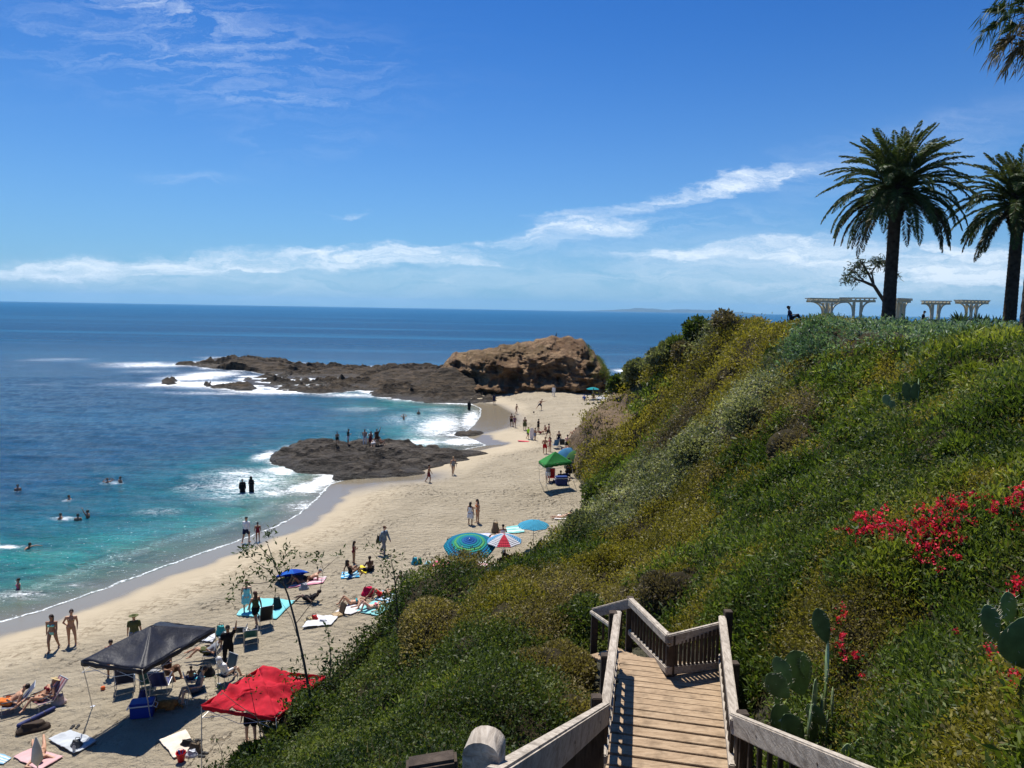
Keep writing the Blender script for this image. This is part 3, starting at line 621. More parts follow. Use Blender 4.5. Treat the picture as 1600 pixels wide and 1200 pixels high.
for p, dx, dy, hh in [(L1, -.09, .02, .06), (R1, .09, .02, .0), (L2, -.06, .0, -.02), (R2, .1, .08, .04), (CC, .04, .05, -.04), (EE, .0, .06, -.03), (WW, 0, .04, -.06), (L1.lerp(L2, .5), -.08, 0, -.06), (R1.lerp(R2, .5), .08, 0, -.06)]:
    SO('post', MB().box(p + Vector((dx, dy, hh - .72)), (.11, .11, 1.5), bev=.008), wood_dark)
pt = V3(P(757, 1147, 3.05))
mb = MB(); prof_ = [(-.075, -.9), (-.075, -.10)] 
n_ = 8; arc = [(-.078, -1.2)] + [(.078 * -math.cos(math.pi * i / n_), -.06 + .06 * math.sin(math.pi * i / n_)) for i in range(n_ + 1)] + [(.078, -1.2)]
vv = [(x, -.065, z) for x, z in arc] + [(x, .065, z) for x, z in arc]; k_ = len(arc)
mb.add([tuple(pt + Matrix.Rotation(-.2, 3, 'Z') @ Vector(v)) for v in vv], [tuple(range(k_)), tuple(reversed(range(k_, 2 * k_)))] + [(i, i + k_, (i + 1) % k_ + k_, (i + 1) % k_) for i in range(k_)])
SO('newel_post', mb, wood_rail)
rail(pt + Vector((-.13, -.02, -.13)), pt + Vector((-.30, -.04, -.15)), 'side_rail', .09, .10, mat=wood_dark)
boltm = pmat('rusty_bolt', (.07, .045, .03), .6, .3, 20, .3, metal=.5)
for p, q_ in [(L1, (-1, 0)), (R1, (1, 0)), (L2, (-1, 0)), (R2, (1, 0)), (CC, (0, -1)), (EE, (0, -1))]:
    for dz_ in (-.10, -.16): c_ = p + Vector((q_[0] * -.02, -.045, dz_)); SO('bolt', MB().tube([c_, c_ + Vector((0, -.03, 0))], .011, 8), boltm)
for a_, b_2 in ((L0, L1), (R0, R1)):
    for f_ in (.45, .8): c_ = a_.lerp(b_2, f_) - Zr * .10; sd_x = .045 if a_ is L0 else -.045; SO('bolt', MB().tube([c_, c_ + Vector((sd_x, 0, 0))], .013, 8), boltm)
# landing planks
hd = (R2 - R1).normalized(); hd.z = 0; hd = ((L2 - L1).normalized() + hd); hd.z = 0; hd.normalize(); across = Vector((hd.y, -hd.x, 0))
DZ = L1.z - .93
cen = (L1 + R1) / 2; cen.z = DZ
pos_ = -1.2; i = 0
stepz = 0
while pos_ < 2.75:
    fine = pos_ > 1.25; wd_ = .135 if fine else .172; gap = .007 if fine else .035
    half = .66 + .05 * max(0, pos_) + random.uniform(-.02, .02); c0 = cen + hd * (pos_ + wd_ / 2) + across * (.05 * pos_); c0.z = DZ + random.uniform(-.003, .003) + (0 if fine else .0)
    SO('deck_board', MB().bar(c0 - across * half, c0 + across * half, wd_, .04, bev=.005), wood_deck)
    pos_ += wd_ + gap
for s_ in (-1, 1): SO('stringer', MB().bar(cen - hd * 1.2 + across * s_ * .6 - Zr * .13, cen + hd * 2.75 + across * s_ * .74 - Zr * .13, .06, .2), wood_dark)
# steps of the upper flight (towards the viewer) and the turning lower flight
for k in range(9):
    c0 = cen - hd * (1.35 + .29 * k) - across * .02 * k; c0.z = DZ + .155 * (k + 1)
    if c0.y > .9: SO('tread', MB().bar(c0 - across * .62, c0 + across * .62, .27, .045, bev=.005), wood_deck)
for s_ in (-1, 1):
    a_ = cen - hd * 1.1 + across * s_ * .68; b_ = cen - hd * 3.7 + across * s_ * .68; a_.z = DZ - .12; b_.z = DZ - .12 + 1.38
    SO('stringer', MB().bar(a_, b_, .05, .26), wood_dark)
ref = CC - Zr * .98; ref.z = DZ
for k in range(13):
    ang = math.radians(2 + 2.6 * k); fwd = .13 + .165 * k
    c0 = ref + Vector((-.27 - .022 * k, fwd + .12, -.03 - .062 * k)); dr = Vector((math.cos(-ang * .9), math.sin(-ang * .9) * -1, 0))
    SO('winder_tread', MB().bar(c0 - dr * .27, c0 + dr * .32, .155, .04, up=(0, 0, 1), bev=.004), wood_deck)

# ------------------------------------------------------------------ foliage
def leafmat(name, transl=.35, rough=.55, spec=.3):
    m, n, b, out = newmat(name)
    a = n.add('ShaderNodeAttribute', attribute_name='Col').outputs['Color']
    n.l.new(a, b.inputs['Base Color']); b.inputs['Roughness'].default_value = rough; b.inputs['Specular IOR Level'].default_value = spec
    t = n.add('ShaderNodeBsdfTranslucent'); n.l.new(n.mix(1.0, a, (1.25, 1.3, .6), 'MULTIPLY'), t.inputs[0])
    mx = n.add('ShaderNodeMixShader'); mx.inputs[0].default_value = transl
    n.l.new(b.outputs[0], mx.inputs[1]); n.l.new(t.outputs[0], mx.inputs[2]); n.l.new(mx.outputs[0], out.inputs[0]); return m
LEAF = leafmat('leaf_foliage', .40, .55, .28); PALMLEAF = leafmat('palm_leaf', .22, .55, .22)
def unit(v): return v / np.maximum(np.linalg.norm(v, axis=-1, keepdims=True), 1e-9)
def leaves(org, dirs, L, W, col, curl=.25):
    """four-cornered leaves: org, dirs (n,3); L, W (n,)"""
    n = len(org); rnd = rng.normal(size=(n, 3)); side = unit(np.cross(dirs, rnd)); nrm = np.cross(side, dirs)
    L = L[:, None]; W = W[:, None]
    v = np.empty((n, 4, 3)); v[:, 0] = org; v[:, 1] = org + dirs * L * .5 + side * W * .5 + nrm * L * curl * .35
    v[:, 2] = org + dirs * L * .97 + nrm * 0 - np.array([0, 0, 1]) * L * curl * .3; v[:, 3] = org + dirs * L * .5 - side * W * .5 + nrm * L * curl * .35
    return v.reshape(-1, 3), np.repeat(col, 4, 0)
def leafmesh(name, parts):
    v = np.vstack([p[0] for p in parts]); c = np.vstack([p[1] for p in parts])
    q = np.arange(len(v), dtype=np.int32).reshape(-1, 4)
    me = mesh_np(name, v, quads=q, smooth=False); attr(me, 'Col', c, 'FLOAT_COLOR'); return me
# species: leaf length, width ratio, uprightness, colours (dark, mid, light), weights of clump height
SPEC = {
    'cover': dict(L=.085, W=.22, up=.7, cols=[(0.037, 0.066, 0.014), (0.097, 0.139, 0.025), (0.199, 0.246, 0.051)], h=.10),
    'olive': dict(L=.044, W=.36, up=.5, cols=[(0.099, 0.092, 0.017), (0.216, 0.187, 0.031), (0.340, 0.286, 0.053)], h=.08),
    'sage': dict(L=.042, W=.48, up=.4, cols=[(0.067, 0.079, 0.043), (0.174, 0.187, 0.101), (0.447, 0.437, 0.281)], h=.14),
    'silver': dict(L=.060, W=.28, up=.4, cols=[(.060, .115, .068), (.150, .235, .150), (.36, .44, .32)], h=.14),
    'shrub': dict(L=.042, W=.5, up=.4, cols=[(0.023, 0.042, 0.010), (0.075, 0.105, 0.023), (0.190, 0.215, 0.063)], h=.14),
    'dry': dict(L=.040, W=.4, up=.4, cols=[(0.083, 0.066, 0.023), (0.190, 0.156, 0.056), (0.332, 0.269, 0.113)], h=.14),
    'rust': dict(L=.05, W=.35, up=.5, cols=[(0.150, 0.048, 0.017), (0.332, 0.103, 0.034), (0.398, 0.190, 0.063)], h=.08),
    'lime': dict(L=.090, W=.22, up=.6, cols=[(0.083, 0.118, 0.017), (0.174, 0.207, 0.033), (0.299, 0.325, 0.070)], h=.08),
    'purple': dict(L=.042, W=.35, up=.4, cols=[(0.050, 0.042, 0.025), (0.124, 0.099, 0.063), (0.233, 0.182, 0.120)], h=.14)}
SN = list(SPEC)
seeds = []
def sd_(u, v, sp, wt=1.0):
    p = hit(u, v); seeds.append((p[0], p[1], SN.index(sp), wt * max(2.0, np.hypot(p[0], p[1]) * .12)))
for t in [(1150, 560, 'olive'), (1200, 600, 'olive'), (1100, 600, 'olive'), (1060, 640, 'olive'), (1220, 520, 'olive'), (1300, 512, 'olive', .8), (1250, 640, 'olive'), (1150, 640, 'olive'),
          (1165, 530, 'rust', .6), (1195, 512, 'rust', .5), (1120, 545, 'sage', .7), (1060, 550, 'sage', .8), (1010, 580, 'sage', .8), (1040, 600, 'olive'), (1020, 640, 'cover', .7), (980, 680, 'olive', .7),
          (1290, 600, 'silver', 1.15), (1340, 600, 'silver', 1.2), (1390, 590, 'silver', 1.2), (1400, 550, 'silver', 1.1), (1450, 560, 'silver', 1.2), (1350, 565, 'silver', 1.1), (1480, 540, 'silver', 1.0), (1200, 680, 'sage', .8), (1150, 700, 'sage', .85), (1100, 740, 'sage', .85), (1050, 760, 'sage', .85), (1000, 790, 'sage', .8), (950, 820, 'sage', .8), (900, 850, 'sage', .9), (980, 850, 'sage', .8), (1250, 660, 'sage', .8), (1060, 700, 'purple', .6), (1000, 740, 'cover', .8), (960, 760, 'shrub', .8), (930, 790, 'cover', .7),
          (1080, 830, 'olive'), (1050, 900, 'olive', 1.1), (1000, 930, 'olive'), (1150, 760, 'olive', .7), (1120, 800, 'dry', .6), (1140, 850, 'cover'), (1200, 880, 'cover'), (1150, 930, 'cover'), (1250, 950, 'cover'), (1110, 880, 'olive', .6),
          (1200, 760, 'cover', .9), (1220, 720, 'dry', .6), (1240, 730, 'purple', .8), (1300, 700, 'cover'), (1350, 680, 'cover'), (1300, 780, 'cover'), (1280, 650, 'cover'), (1450, 650, 'cover'), (1560, 560, 'cover'), (1500, 600, 'lime'), (1560, 640, 'lime', .8), (1530, 720, 'sage', .5), (1580, 700, 'cover'),
          (1350, 620, 'cover'), (1400, 700, 'cover'), (1380, 740, 'purple', .4), (1480, 740, 'cover'), (1500, 820, 'lime', .8), (1420, 900, 'lime', .7), (1350, 900, 'olive', .4), (1500, 900, 'cover'), (1330, 980, 'dry', .5), (1400, 1000, 'cover'), (1480, 1020, 'shrub', .6), (1430, 1080, 'cover'), (1560, 1130, 'lime', 1.3), (1500, 1180, 'lime', 1.2), (1390, 1160, 'cover', .8),
          (700, 950, 'dry', .8), (780, 920, 'olive', .8), (850, 930, 'cover', .8), (900, 950, 'olive', .7), (640, 980, 'shrub'), (740, 1000, 'shrub', .8), (800, 1010, 'dry', .9), (860, 1030, 'dry', 1.0), (900, 1080, 'dry', .9), (830, 1100, 'shrub'), (700, 1080, 'shrub', 1.2), (600, 1080, 'shrub', 1.2), (520, 1120, 'cover', .8), (450, 1170, 'shrub'), (620, 1150, 'shrub'), (700, 1170, 'cover', .7), (800, 1160, 'shrub'), (880, 1150, 'shrub')]: sd_(*t)
seeds = np.array(seeds)
def species_at(x, y):
    wx = x + (fbm(x * .5, y * .5, 3) - .5) * 3.2; wy = y + (fbm(x * .5 + 33, y * .5, 3) - .5) * 3.2
    best = np.full(x.shape, 1e9); sp = np.zeros(x.shape, int)
    for s in seeds:
        d = np.hypot(wx - s[0], wy - s[1]) / s[3]; m_ = d < best; best = np.where(m_, d, best); sp = np.where(m_, int(s[2]), sp)
    return sp
colsA = np.array([SPEC[s]['cols'] for s in SN]); LA = np.array([SPEC[s]['L'] for s in SN]); WA = np.array([SPEC[s]['W'] for s in SN]); UA = np.array([SPEC[s]['up'] for s in SN]); HA = np.array([SPEC[s]['h'] for s in SN])
def foliage(cx, cy, cz, sp, D, M, nrm, tone):
    """M leaves on every clump"""
    n = len(cx); sc = np.maximum(1.0, D / 9.0) ** .9
    rep = lambda a: np.repeat(a, M, 0)
    S = rep(sc); sp = rep(sp); spread = (.05 + .05 * S)
    org = np.c_[rep(cx), rep(cy), rep(cz)] + rng.normal(size=(n * M, 3)) * spread[:, None] * np.array([1, 1, .45])
    org[:, 2] += rng.random(n * M) ** 1.5 * HA[sp] * np.minimum(S, 1.6 * S ** .45) * .8 - .03
    d = rng.normal(size=(n * M, 3)) * .75 + rep(nrm) * .5 + np.array([0, 0, 1]) * UA[sp][:, None] * 1.1
    d = unit(d)
    L = LA[sp] * S * rng.uniform(.6, 1.35, n * M); W = L * WA[sp] * rng.uniform(.8, 1.25, n * M)
    t = np.clip(rep(tone) + rng.normal(size=n * M) * .42, 0, 1.999)
    i0 = np.floor(t).astype(int); f = (t - i0)[:, None]; c = colsA[sp, i0] * (1 - f) + colsA[sp, np.minimum(i0 + 1, 2)] * f
    dead = rng.random(n * M) < .05; c[dead] = c[dead] * .4 + np.array([.14, .11, .06]) * .6
    return leaves(org, d, L, W, c)
SHR = []; sxy = []
def shr(*a_, **k_):
    SHR.append((a_, k_)); p = hit(a_[0], a_[1] + a_[2] * .35); p = hit(a_[0], a_[1] + a_[2] * .35 + 8) if p[1] > 200 else p; D = np.linalg.norm(p - CAM); sxy.append((p[0], p[1], a_[2] * 1.15 / F * D))
shr(765, 952, 34, 'shrub', 'round dark green bush just below the pink towels at the sand edge', tone=1.0, n=9000, squash=.7)
shr(628, 1018, 36, 'shrub', 'bulging green bush at the sand edge below the sunbathers', tone=1.1, n=9000, squash=.8)
shr(700, 1045, 64, 'dry', 'olive and brown bush with bare twigs in the heart of the left thicket', tone=1.0, n=12000, squash=.7)
shr(800, 1030, 56, 'olive', 'olive brown rounded bush two bushes left of the stair landing', tone=.6, n=11000, squash=.7)
shr(905, 1010, 40, 'shrub', 'green bush against the outside of the left stair railing', tone=.9, n=8000, squash=.8)
shr(770, 1120, 60, 'shrub', 'dark leafy bush above the rounded newel post', tone=.7, n=12000, squash=.7)
shr(890, 1130, 40, 'dry', 'brown twiggy bush tucked under the left handrail', tone=.8, n=8000, squash=.7)
shr(560, 1165, 56, 'cover', 'bright green leafy bush at the bottom edge left of the newel post', tone=.9, n=9000, squash=.6)
shr(945, 925, 34, 'olive', 'yellow green bush behind the far end of the stair railing', tone=.8, n=5000)
shr(1242, 556, 42, 'shrub', 'dark almost black rounded bush high on the slope below the skyline', tone=.35, n=6000)
shr(1302, 590, 38, 'silver', 'silvery green feathery bush just right of the dark round bush', tone=.8, n=6500, squash=.5)
shr(1358, 578, 46, 'silver', 'wide silvery green bush in the middle of the silver clump below the tall palm', tone=.7, n=8000, squash=.5)
shr(1420, 568, 38, 'silver', 'grey green spiky bush at the top of the silver clump below the pergolas', tone=.5, n=7500, squash=.55)
shr(1478, 556, 32, 'silver', 'darker grey bush at the right end of the silver clump', tone=.3, n=6000, squash=.6)
shr(1288, 612, 30, 'silver', 'lowest silvery cushion at the left foot of the silver clump', tone=.8, n=4500, squash=.6)
shr(1340, 608, 34, 'silver', 'silvery feathery cushion at the lower middle of the silver clump', tone=.9, n=5500, squash=.6)
shr(1318, 566, 34, 'silver', 'silvery cushion beside the dark round bush at the upper left of the silver clump', tone=.7, n=5000, squash=.6)
shr(1372, 562, 32, 'silver', 'silver green bush on top of the clump straight below the tall palm', tone=.8, n=5000, squash=.6)
shr(1450, 580, 34, 'silver', 'grey green bush at the lower right of the silver clump above the heart shaped cactus', tone=.6, n=5000, squash=.6)
shr(1508, 540, 20, 'sage', 'small grey bush between the silver clump and the agaves', tone=.5, n=3500)
shr(1540, 600, 34, 'lime', 'bright yellow green bush near the right edge below the agaves', tone=1.0, n=5000, squash=.6)
shr(1500, 760, 30, 'cover', 'leafy green bush just above the widest red flower patch', tone=1.0, n=3500, squash=.6)
shr(1180, 700, 34, 'sage', 'grey white speckled bush in the diagonal band across the slope, upper end', tone=1.0, n=5000)
shr(1090, 745, 38, 'sage', 'grey white speckled bush in the middle of the diagonal band', tone=1.0, n=5500)
shr(1030, 775, 34, 'sage', 'dark grey bush at the lower end of the diagonal band', tone=.6, n=5000)
shr(935, 775, 28, 'shrub', 'bush at the foot of the bluff just below the green canopy', tone=1.0, n=3800)
shr(1130, 530, 24, 'purple', 'brown grey windswept bush right of the dark skyline bush', tone=.9, n=2800)
shr(1040, 575, 24, 'sage', 'grey bush halfway down the ridge', tone=.7, n=2800)
shr(1395, 605, 30, 'shrub', 'small shadowy bush just above the heart shaped cactus pads', tone=.3, n=4000)
shr(1292, 506, 15, 'sage', 'pale grey green bush in front of the leftmost pergolas', tone=1.1, n=3500)
shr(1250, 507, 13, 'sage', 'darker green low bush beside the person sitting on the skyline', tone=.4, n=3000)
shr(1100, 522, 26, 'shrub', 'dark windswept bush on the skyline where the slope meets the sea', tone=.5, n=3600)
shr(1140, 516, 20, 'cover', 'green bush on the skyline left of the rust coloured patch', tone=.5, n=2600)
shr(1060, 548, 26, 'shrub', 'dark bush on the falling ridge between sea and slope', tone=.7, n=3600)
shr(1075, 565, 22, 'purple', 'brownish purple twiggy bush just below the ridge', tone=1.0, n=2800)
shr(1000, 588, 26, 'sage', 'grey green bush at the lower end of the ridge above the sand', tone=.8, n=3600)
shr(975, 612, 20, 'shrub', 'lowest dark green bush of the ridge beside the headland', tone=.8, n=2800)
shr(1230, 752, 48, 'purple', 'brown purple twiggy bush in the middle of the green slope', tone=1.0, n=6000)
shr(1330, 770, 34, 'shrub', 'dark leafy bush left of the red flowers', tone=.5, n=5000)
shr(1385, 748, 26, 'shrub', 'dark hollow looking bush above the red flowers', tone=.25, n=4500)
shr(1060, 958, 46, 'purple', 'dark purple grey bush right behind the stair railing', tone=.6, n=9000)
shr(912, 868, 34, 'sage', 'grey speckled bush at the foot of the slope beside the seated bathers', tone=.5, n=7500)
shr(968, 820, 36, 'sage', 'grey speckled bush above the prone sunbather towel', tone=.7, n=6500)
shr(872, 908, 24, 'shrub', 'dark bush at the sand edge below the light blue umbrella', tone=.9, n=6000)
shr(668, 968, 30, 'shrub', 'tall green bush hiding the sunbathers beside the sand', tone=.9, n=8000)
shr(728, 980, 38, 'dry', 'dry olive brown bush in the middle of the left thicket', tone=.9, n=9000)
shr(800, 965, 36, 'olive', 'yellow flecked bush right of the dry brown bush', tone=.6, n=8000)
shr(585, 1078, 40, 'shrub', 'rounded green bush at the sand edge right of the red shade', tone=1.0, n=9500)
shr(470, 1130, 44, 'shrub', 'leafy bush below the red shade in the bottom left thicket', tone=.8, n=9000)
shr(415, 1185, 34, 'cover', 'lowest green bush of the thicket at the bottom edge beside the sand', tone=.7, n=6000)
shr(650, 1120, 60, 'shrub', 'large dark bush in the lower middle of the thicket', tone=.5, n=11000, squash=.55)
shr(860, 1060, 55, 'dry', 'dry brown speckled bush directly left of the stairs', tone=.8, n=11000, squash=.55)
for u_, v_, zc_, r_ in [(1258, 1130, 7.2, .50), (1285, 1060, 7.2, .25), (1595, 1040, 4.3, .30), (1419, 632, 16.2, .35), (1345, 1185, 6.4, .18)]: q_ = P(u_, v_, zc_); sxy.append((q_[0], q_[1] - .1, r_))
# rounded mounds: every bush of the scrub is a dome, the ground cover swells in small cushions
nm = 1700; mph = np.radians(rng.uniform(-42, 52, nm)); mdd = np.exp(rng.uniform(math.log(2.6), math.log(130), nm)); mxy = np.c_[mdd * np.sin(mph), mdd * np.cos(mph)].astype(np.float32)
mr = ((.050 * mdd + .25) * rng.uniform(.6, 1.6, nm)); mr = np.minimum(mr, 2.8).astype(np.float32); mt = rng.normal(size=nm)
ga = np.radians(np.linspace(-40, 50, 720)); gr = np.geomspace(2.2, 130, 420); A_, R_g = np.meshgrid(ga, gr); px0, py0 = R_g * np.sin(A_), R_g * np.cos(A_); cx, cy = px0.ravel(), py0.ravel()
hh = hillz(cx, cy); snd = sandz(cx, cy); rkv = lut(rock.reshape(gx.shape), cx, cy); sp = species_at(cx, cy)
sdist = segdist(cx, cy, [(0, 0), (.6, 3), (1.7, 7.3), (2.3, 9.9), (1.8, 12.3)])
best = np.zeros(len(cx), np.float32); mk = np.zeros(len(cx), int); xf, yf = cx.astype(np.float32), cy.astype(np.float32)
for i0 in range(0, len(cx), 720 * 4):
    sl = slice(i0, i0 + 720 * 4); rr0 = gr[min(len(gr) - 1, i0 // 720)]; sel = np.where((mdd > rr0 * .80 - 3) & (mdd < rr0 * 1.25 + 3))[0]
    d2 = ((xf[sl, None] - mxy[None, sel, 0]) ** 2 + (yf[sl, None] - mxy[None, sel, 1]) ** 2) / mr[None, sel] ** 2
    hg = np.sqrt(np.clip(1 - d2 * d2, 0, None)) * mr[None, sel]; k_ = hg.argmax(1); best[sl] = hg[np.arange(len(k_)), k_]; mk[sl] = sel[k_]
wood_ids = [SN.index(s) for s in ('sage', 'shrub', 'dry', 'purple', 'silver')]
woodg = np.isin(sp, wood_ids).astype(float)
wg = woodg.reshape(R_g.shape)
for _ in range(3): wg = (wg + np.roll(wg, 1, 0) + np.roll(wg, -1, 0) + np.roll(wg, 1, 1) + np.roll(wg, -1, 1)) / 5
wg = wg.ravel()
lump = (wg * (best * .95 - .1) + (1 - wg) * best * .58 + (fbm(cx * 2.1 + 7, cy * 2.1, 3) - .5) * (.2 + .25 * wg)) * np.clip((sdist - .9) * .8, 0, 1) * np.clip((hh - snd - .3) / 2.6, .08, 1) * np.clip((16.0 - hh) / 1.5, .12, 1)
Hc = (hh + np.clip(lump, -.05, 1.8)).reshape(R_g.shape)
for u_, v_, zc_, r_ in [(1250, 1165, 7.2, .45), (1293, 1080, 7.2, .15), (1595, 1060, 4.3, .28), (1419, 640, 16.2, .5), (1345, 1190, 6.4, .2)]:
    q_ = P(u_, v_, zc_); dq = np.hypot(px0 - q_[0], py0 - q_[1]); dq = np.minimum(dq, np.hypot(px0 - q_[0] * (1 - .7 / zc_), py0 - q_[1] * (1 - .7 / zc_))); Hc = np.maximum(np.minimum(Hc, q_[2] + .02 + np.clip(dq - r_, 0, None) * .8), hh.reshape(R_g.shape) + .02)
q2 = np.stack([px0, py0, Hc - CAMZ], -1); gd2 = q2 @ FW; gu2 = 800 + F * (q2 @ RT) / np.maximum(gd2, .5)
sv2 = np.interp(gu2, [p[0] for p in sky_px], [p[1] for p in sky_px]) + np.where(gu2 > 1320, 3, -2)
dv2 = FW * F + RT * (gu2 - 800)[..., None] + UP * (600 - sv2)[..., None]; zl2 = CAMZ + dv2[..., 2] / np.hypot(dv2[..., 0], dv2[..., 1]) * np.hypot(px0, py0)
Hc = np.where((gu2 > 1190) & (gd2 > 12), np.minimum(Hc, np.maximum(zl2, hh.reshape(R_g.shape) + .02)), Hc)
ok_ = ((hh > snd + .12) & (sdist > .98) & (cx > -30) & (cx < 99) & (cy < 159) & (rkv < .35)).reshape(R_g.shape)
gp = np.stack([px0, py0, Hc], -1); tu = np.roll(gp, -1, 1) - gp; tv = np.roll(gp, -1, 0) - gp; gn = np.cross(tu, tv); gn[..., :] *= np.sign(gn[..., 2:3] + 1e-12); area = np.linalg.norm(gn, axis=-1); gn = gn / np.maximum(area, 1e-9)[..., None]
vw = CAM - gp; vd = np.linalg.norm(vw, axis=-1); fc = (gn * vw).sum(-1) / vd
wgt = area / vd ** 2 * np.clip(fc + .12, 0, .7) * (ok_ | ((hh > snd + .12).reshape(R_g.shape) & (rkv.reshape(R_g.shape) >= .35) & (rng.random(R_g.shape) < .12) & (sdist > .98).reshape(R_g.shape)))
wgt[-1] = 0; wgt[:, -1] = 0
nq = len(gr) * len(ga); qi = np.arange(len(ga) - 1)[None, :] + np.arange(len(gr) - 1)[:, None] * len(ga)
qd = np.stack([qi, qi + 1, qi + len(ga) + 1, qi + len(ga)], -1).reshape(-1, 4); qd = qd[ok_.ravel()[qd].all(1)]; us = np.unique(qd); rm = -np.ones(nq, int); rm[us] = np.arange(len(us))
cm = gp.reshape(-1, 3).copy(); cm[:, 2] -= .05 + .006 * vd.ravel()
core = O('scrub_shade_core', mesh_np('scrub_shade_core', cm[us], quads=rm[qd]), pmat('twig_shade_brown', (.034, .028, .016), .95, .5, 3, .8, 14, .05, dist=.08)); stuff(core)  # dark solid put under the leaves so gaps between them look shaded
NC = 92000
pick = rng.choice(nq, NC, p=(wgt / wgt.sum()).ravel()); ju, jv = rng.random(NC)[:, None], rng.random(NC)[:, None]
pp_ = gp.reshape(-1, 3)[pick] + tu.reshape(-1, 3)[pick] * ju + tv.reshape(-1, 3)[pick] * jv
nr2 = gn.reshape(-1, 3)[pick]; cx, cy, hh2 = pp_.T; hh = hh[pick]; sp = sp[pick]; mton = mt[mk[pick]]; dd = vd.ravel()[pick]; sdist = sdist[pick]
inb = np.zeros(NC, bool)
for x_, y_, r_ in sxy: inb |= np.hypot(cx - x_, cy - y_) < r_ * .7
inb &= rng.random(NC) < .9
gap_ = fbm(cx * 1.15 + 3, cy * 1.15, 4); inb |= (gap_ < .36) & (rng.random(NC) < .85)
mix_ = fbm(cx * .75 + 50, cy * .75 + 9, 4); isc = np.isin(sp, [SN.index('cover'), SN.index('lime')])
sp = np.where(isc & (mix_ > .60), SN.index('shrub'), sp); sp = np.where(isc & (mix_ < .37), SN.index('olive'), sp)
sp = np.where(isc & (rng.random(NC) < .07), rng.choice([SN.index('dry'), SN.index('sage'), SN.index('purple')], NC), sp)
cx, cy, hh, hh2, nr2, dd, sp, sdist, mton = cx[~inb], cy[~inb], hh[~inb], hh2[~inb], nr2[~inb], dd[~inb], sp[~inb], sdist[~inb], mton[~inb]
woody = np.isin(sp, wood_ids)
tone = np.clip(.80 + (fbm(cx * .9, cy * .9, 4) - .5) * 1.9 + mton * .34, 0, 1.9)
cov = O('ground_cover', leafmesh('ground_cover', [foliage(cx, cy, hh2, sp, dd, 15, nr2, tone)]), LEAF); stuff(cov)
def surf_extra(x, y, p_z, D):
    dn_ = np.hypot(cx - x, cy - y); nn_ = dn_ < .022 * D + .05
    return max(0, float(np.percentile(hh2[nn_] - hh[nn_], 65))) if nn_.any() else 0.0
# dry stems poking through the scrub
sm = rng.choice(len(cx), 2600, replace=False); sm = sm[(dd[sm] < 45) & woody[sm]]
so_ = np.c_[cx, cy, hh2][sm]; sdv = unit(rng.normal(size=(len(sm), 3)) * .8 + np.array([0, 0, .8])); Ls = .3 * np.maximum(1, dd[sm] / 14) * rng.uniform(.5, 1.4, len(sm))
tw = O('dry_twigs', leafmesh('dry_twigs', [leaves(so_, sdv, Ls, .012 * np.maximum(1, dd[sm] / 12), np.tile(np.array([[.15, .12, .085]]), (len(sm), 1)) * rng.uniform(.5, 1.4, (len(sm), 1)), .15)]), LEAF); stuff(tw)
bark = pmat('grey_bark', (.11, .09, .07), .95, .4, 6, .6, 25, .1, dist=.03)
def crown_leaves(rad, spname, nleaf, D, lumps=9, squash=.75, seed=0, tone0=.9, open_=0.0):
    r = np.random.default_rng(seed); spi = SN.index(spname)
    ctr = unit(r.normal(size=(lumps, 3)) * np.array([1, 1, .6]) + np.array([0, 0, .35])) * r.uniform(.35, .72, (lumps, 1)) * rad; ctr[:, 2] = np.abs(ctr[:, 2]) * squash
    cr = r.uniform(.33, .62, lumps) * rad
    k = r.integers(0, lumps, nleaf); dr = unit(r.normal(size=(nleaf, 3)) + np.array([0, 0, .25])); rr_ = cr[k] * (1 - .45 * r.random(nleaf) ** 2)
    org = ctr[k] + dr * rr_[:, None] * np.array([1, 1, squash])
    ok = org[:, 2] > -.25 * rad; org, dr, k = org[ok], dr[ok], k[ok]; n = len(org)
    S = max(1, D / 9); L = LA[spi] * S * r.uniform(.7, 1.4, n); W = L * WA[spi] * r.uniform(.8, 1.3, n)
    d = unit(dr * .7 + r.normal(size=(n, 3)) * .6 + np.array([0, 0, .4]))
    t = np.clip(tone0 + (r.random(lumps)[k] - .5) * .8 + r.normal(size=n) * .3, 0, 1.99); i0 = np.floor(t).astype(int); f = (t - i0)[:, None]
    c = colsA[spi, i0] * (1 - f) + colsA[spi, np.minimum(i0 + 1, 2)] * f
    return leaves(org, d, L, W, c)
def stems(rad, n, seed, thick=.02):
    r = random.Random(seed); mb = MB()
    for i in range(n):
        a = r.uniform(0, 6.28); e = r.uniform(.4, 1.0); pts = [Vector((0, 0, -.2))]
        for k in range(1, 4):
            q = k / 3; pts.append(Vector((math.cos(a) * rad * .8 * q * (1 - e * .4) + r.uniform(-.05, .05) * rad, math.sin(a) * rad * .8 * q * (1 - e * .4) + r.uniform(-.05, .05) * rad, rad * .8 * e * q)))
        mb.tube(pts, [thick, thick * .8, thick * .6, thick * .3], 5)
    return mb
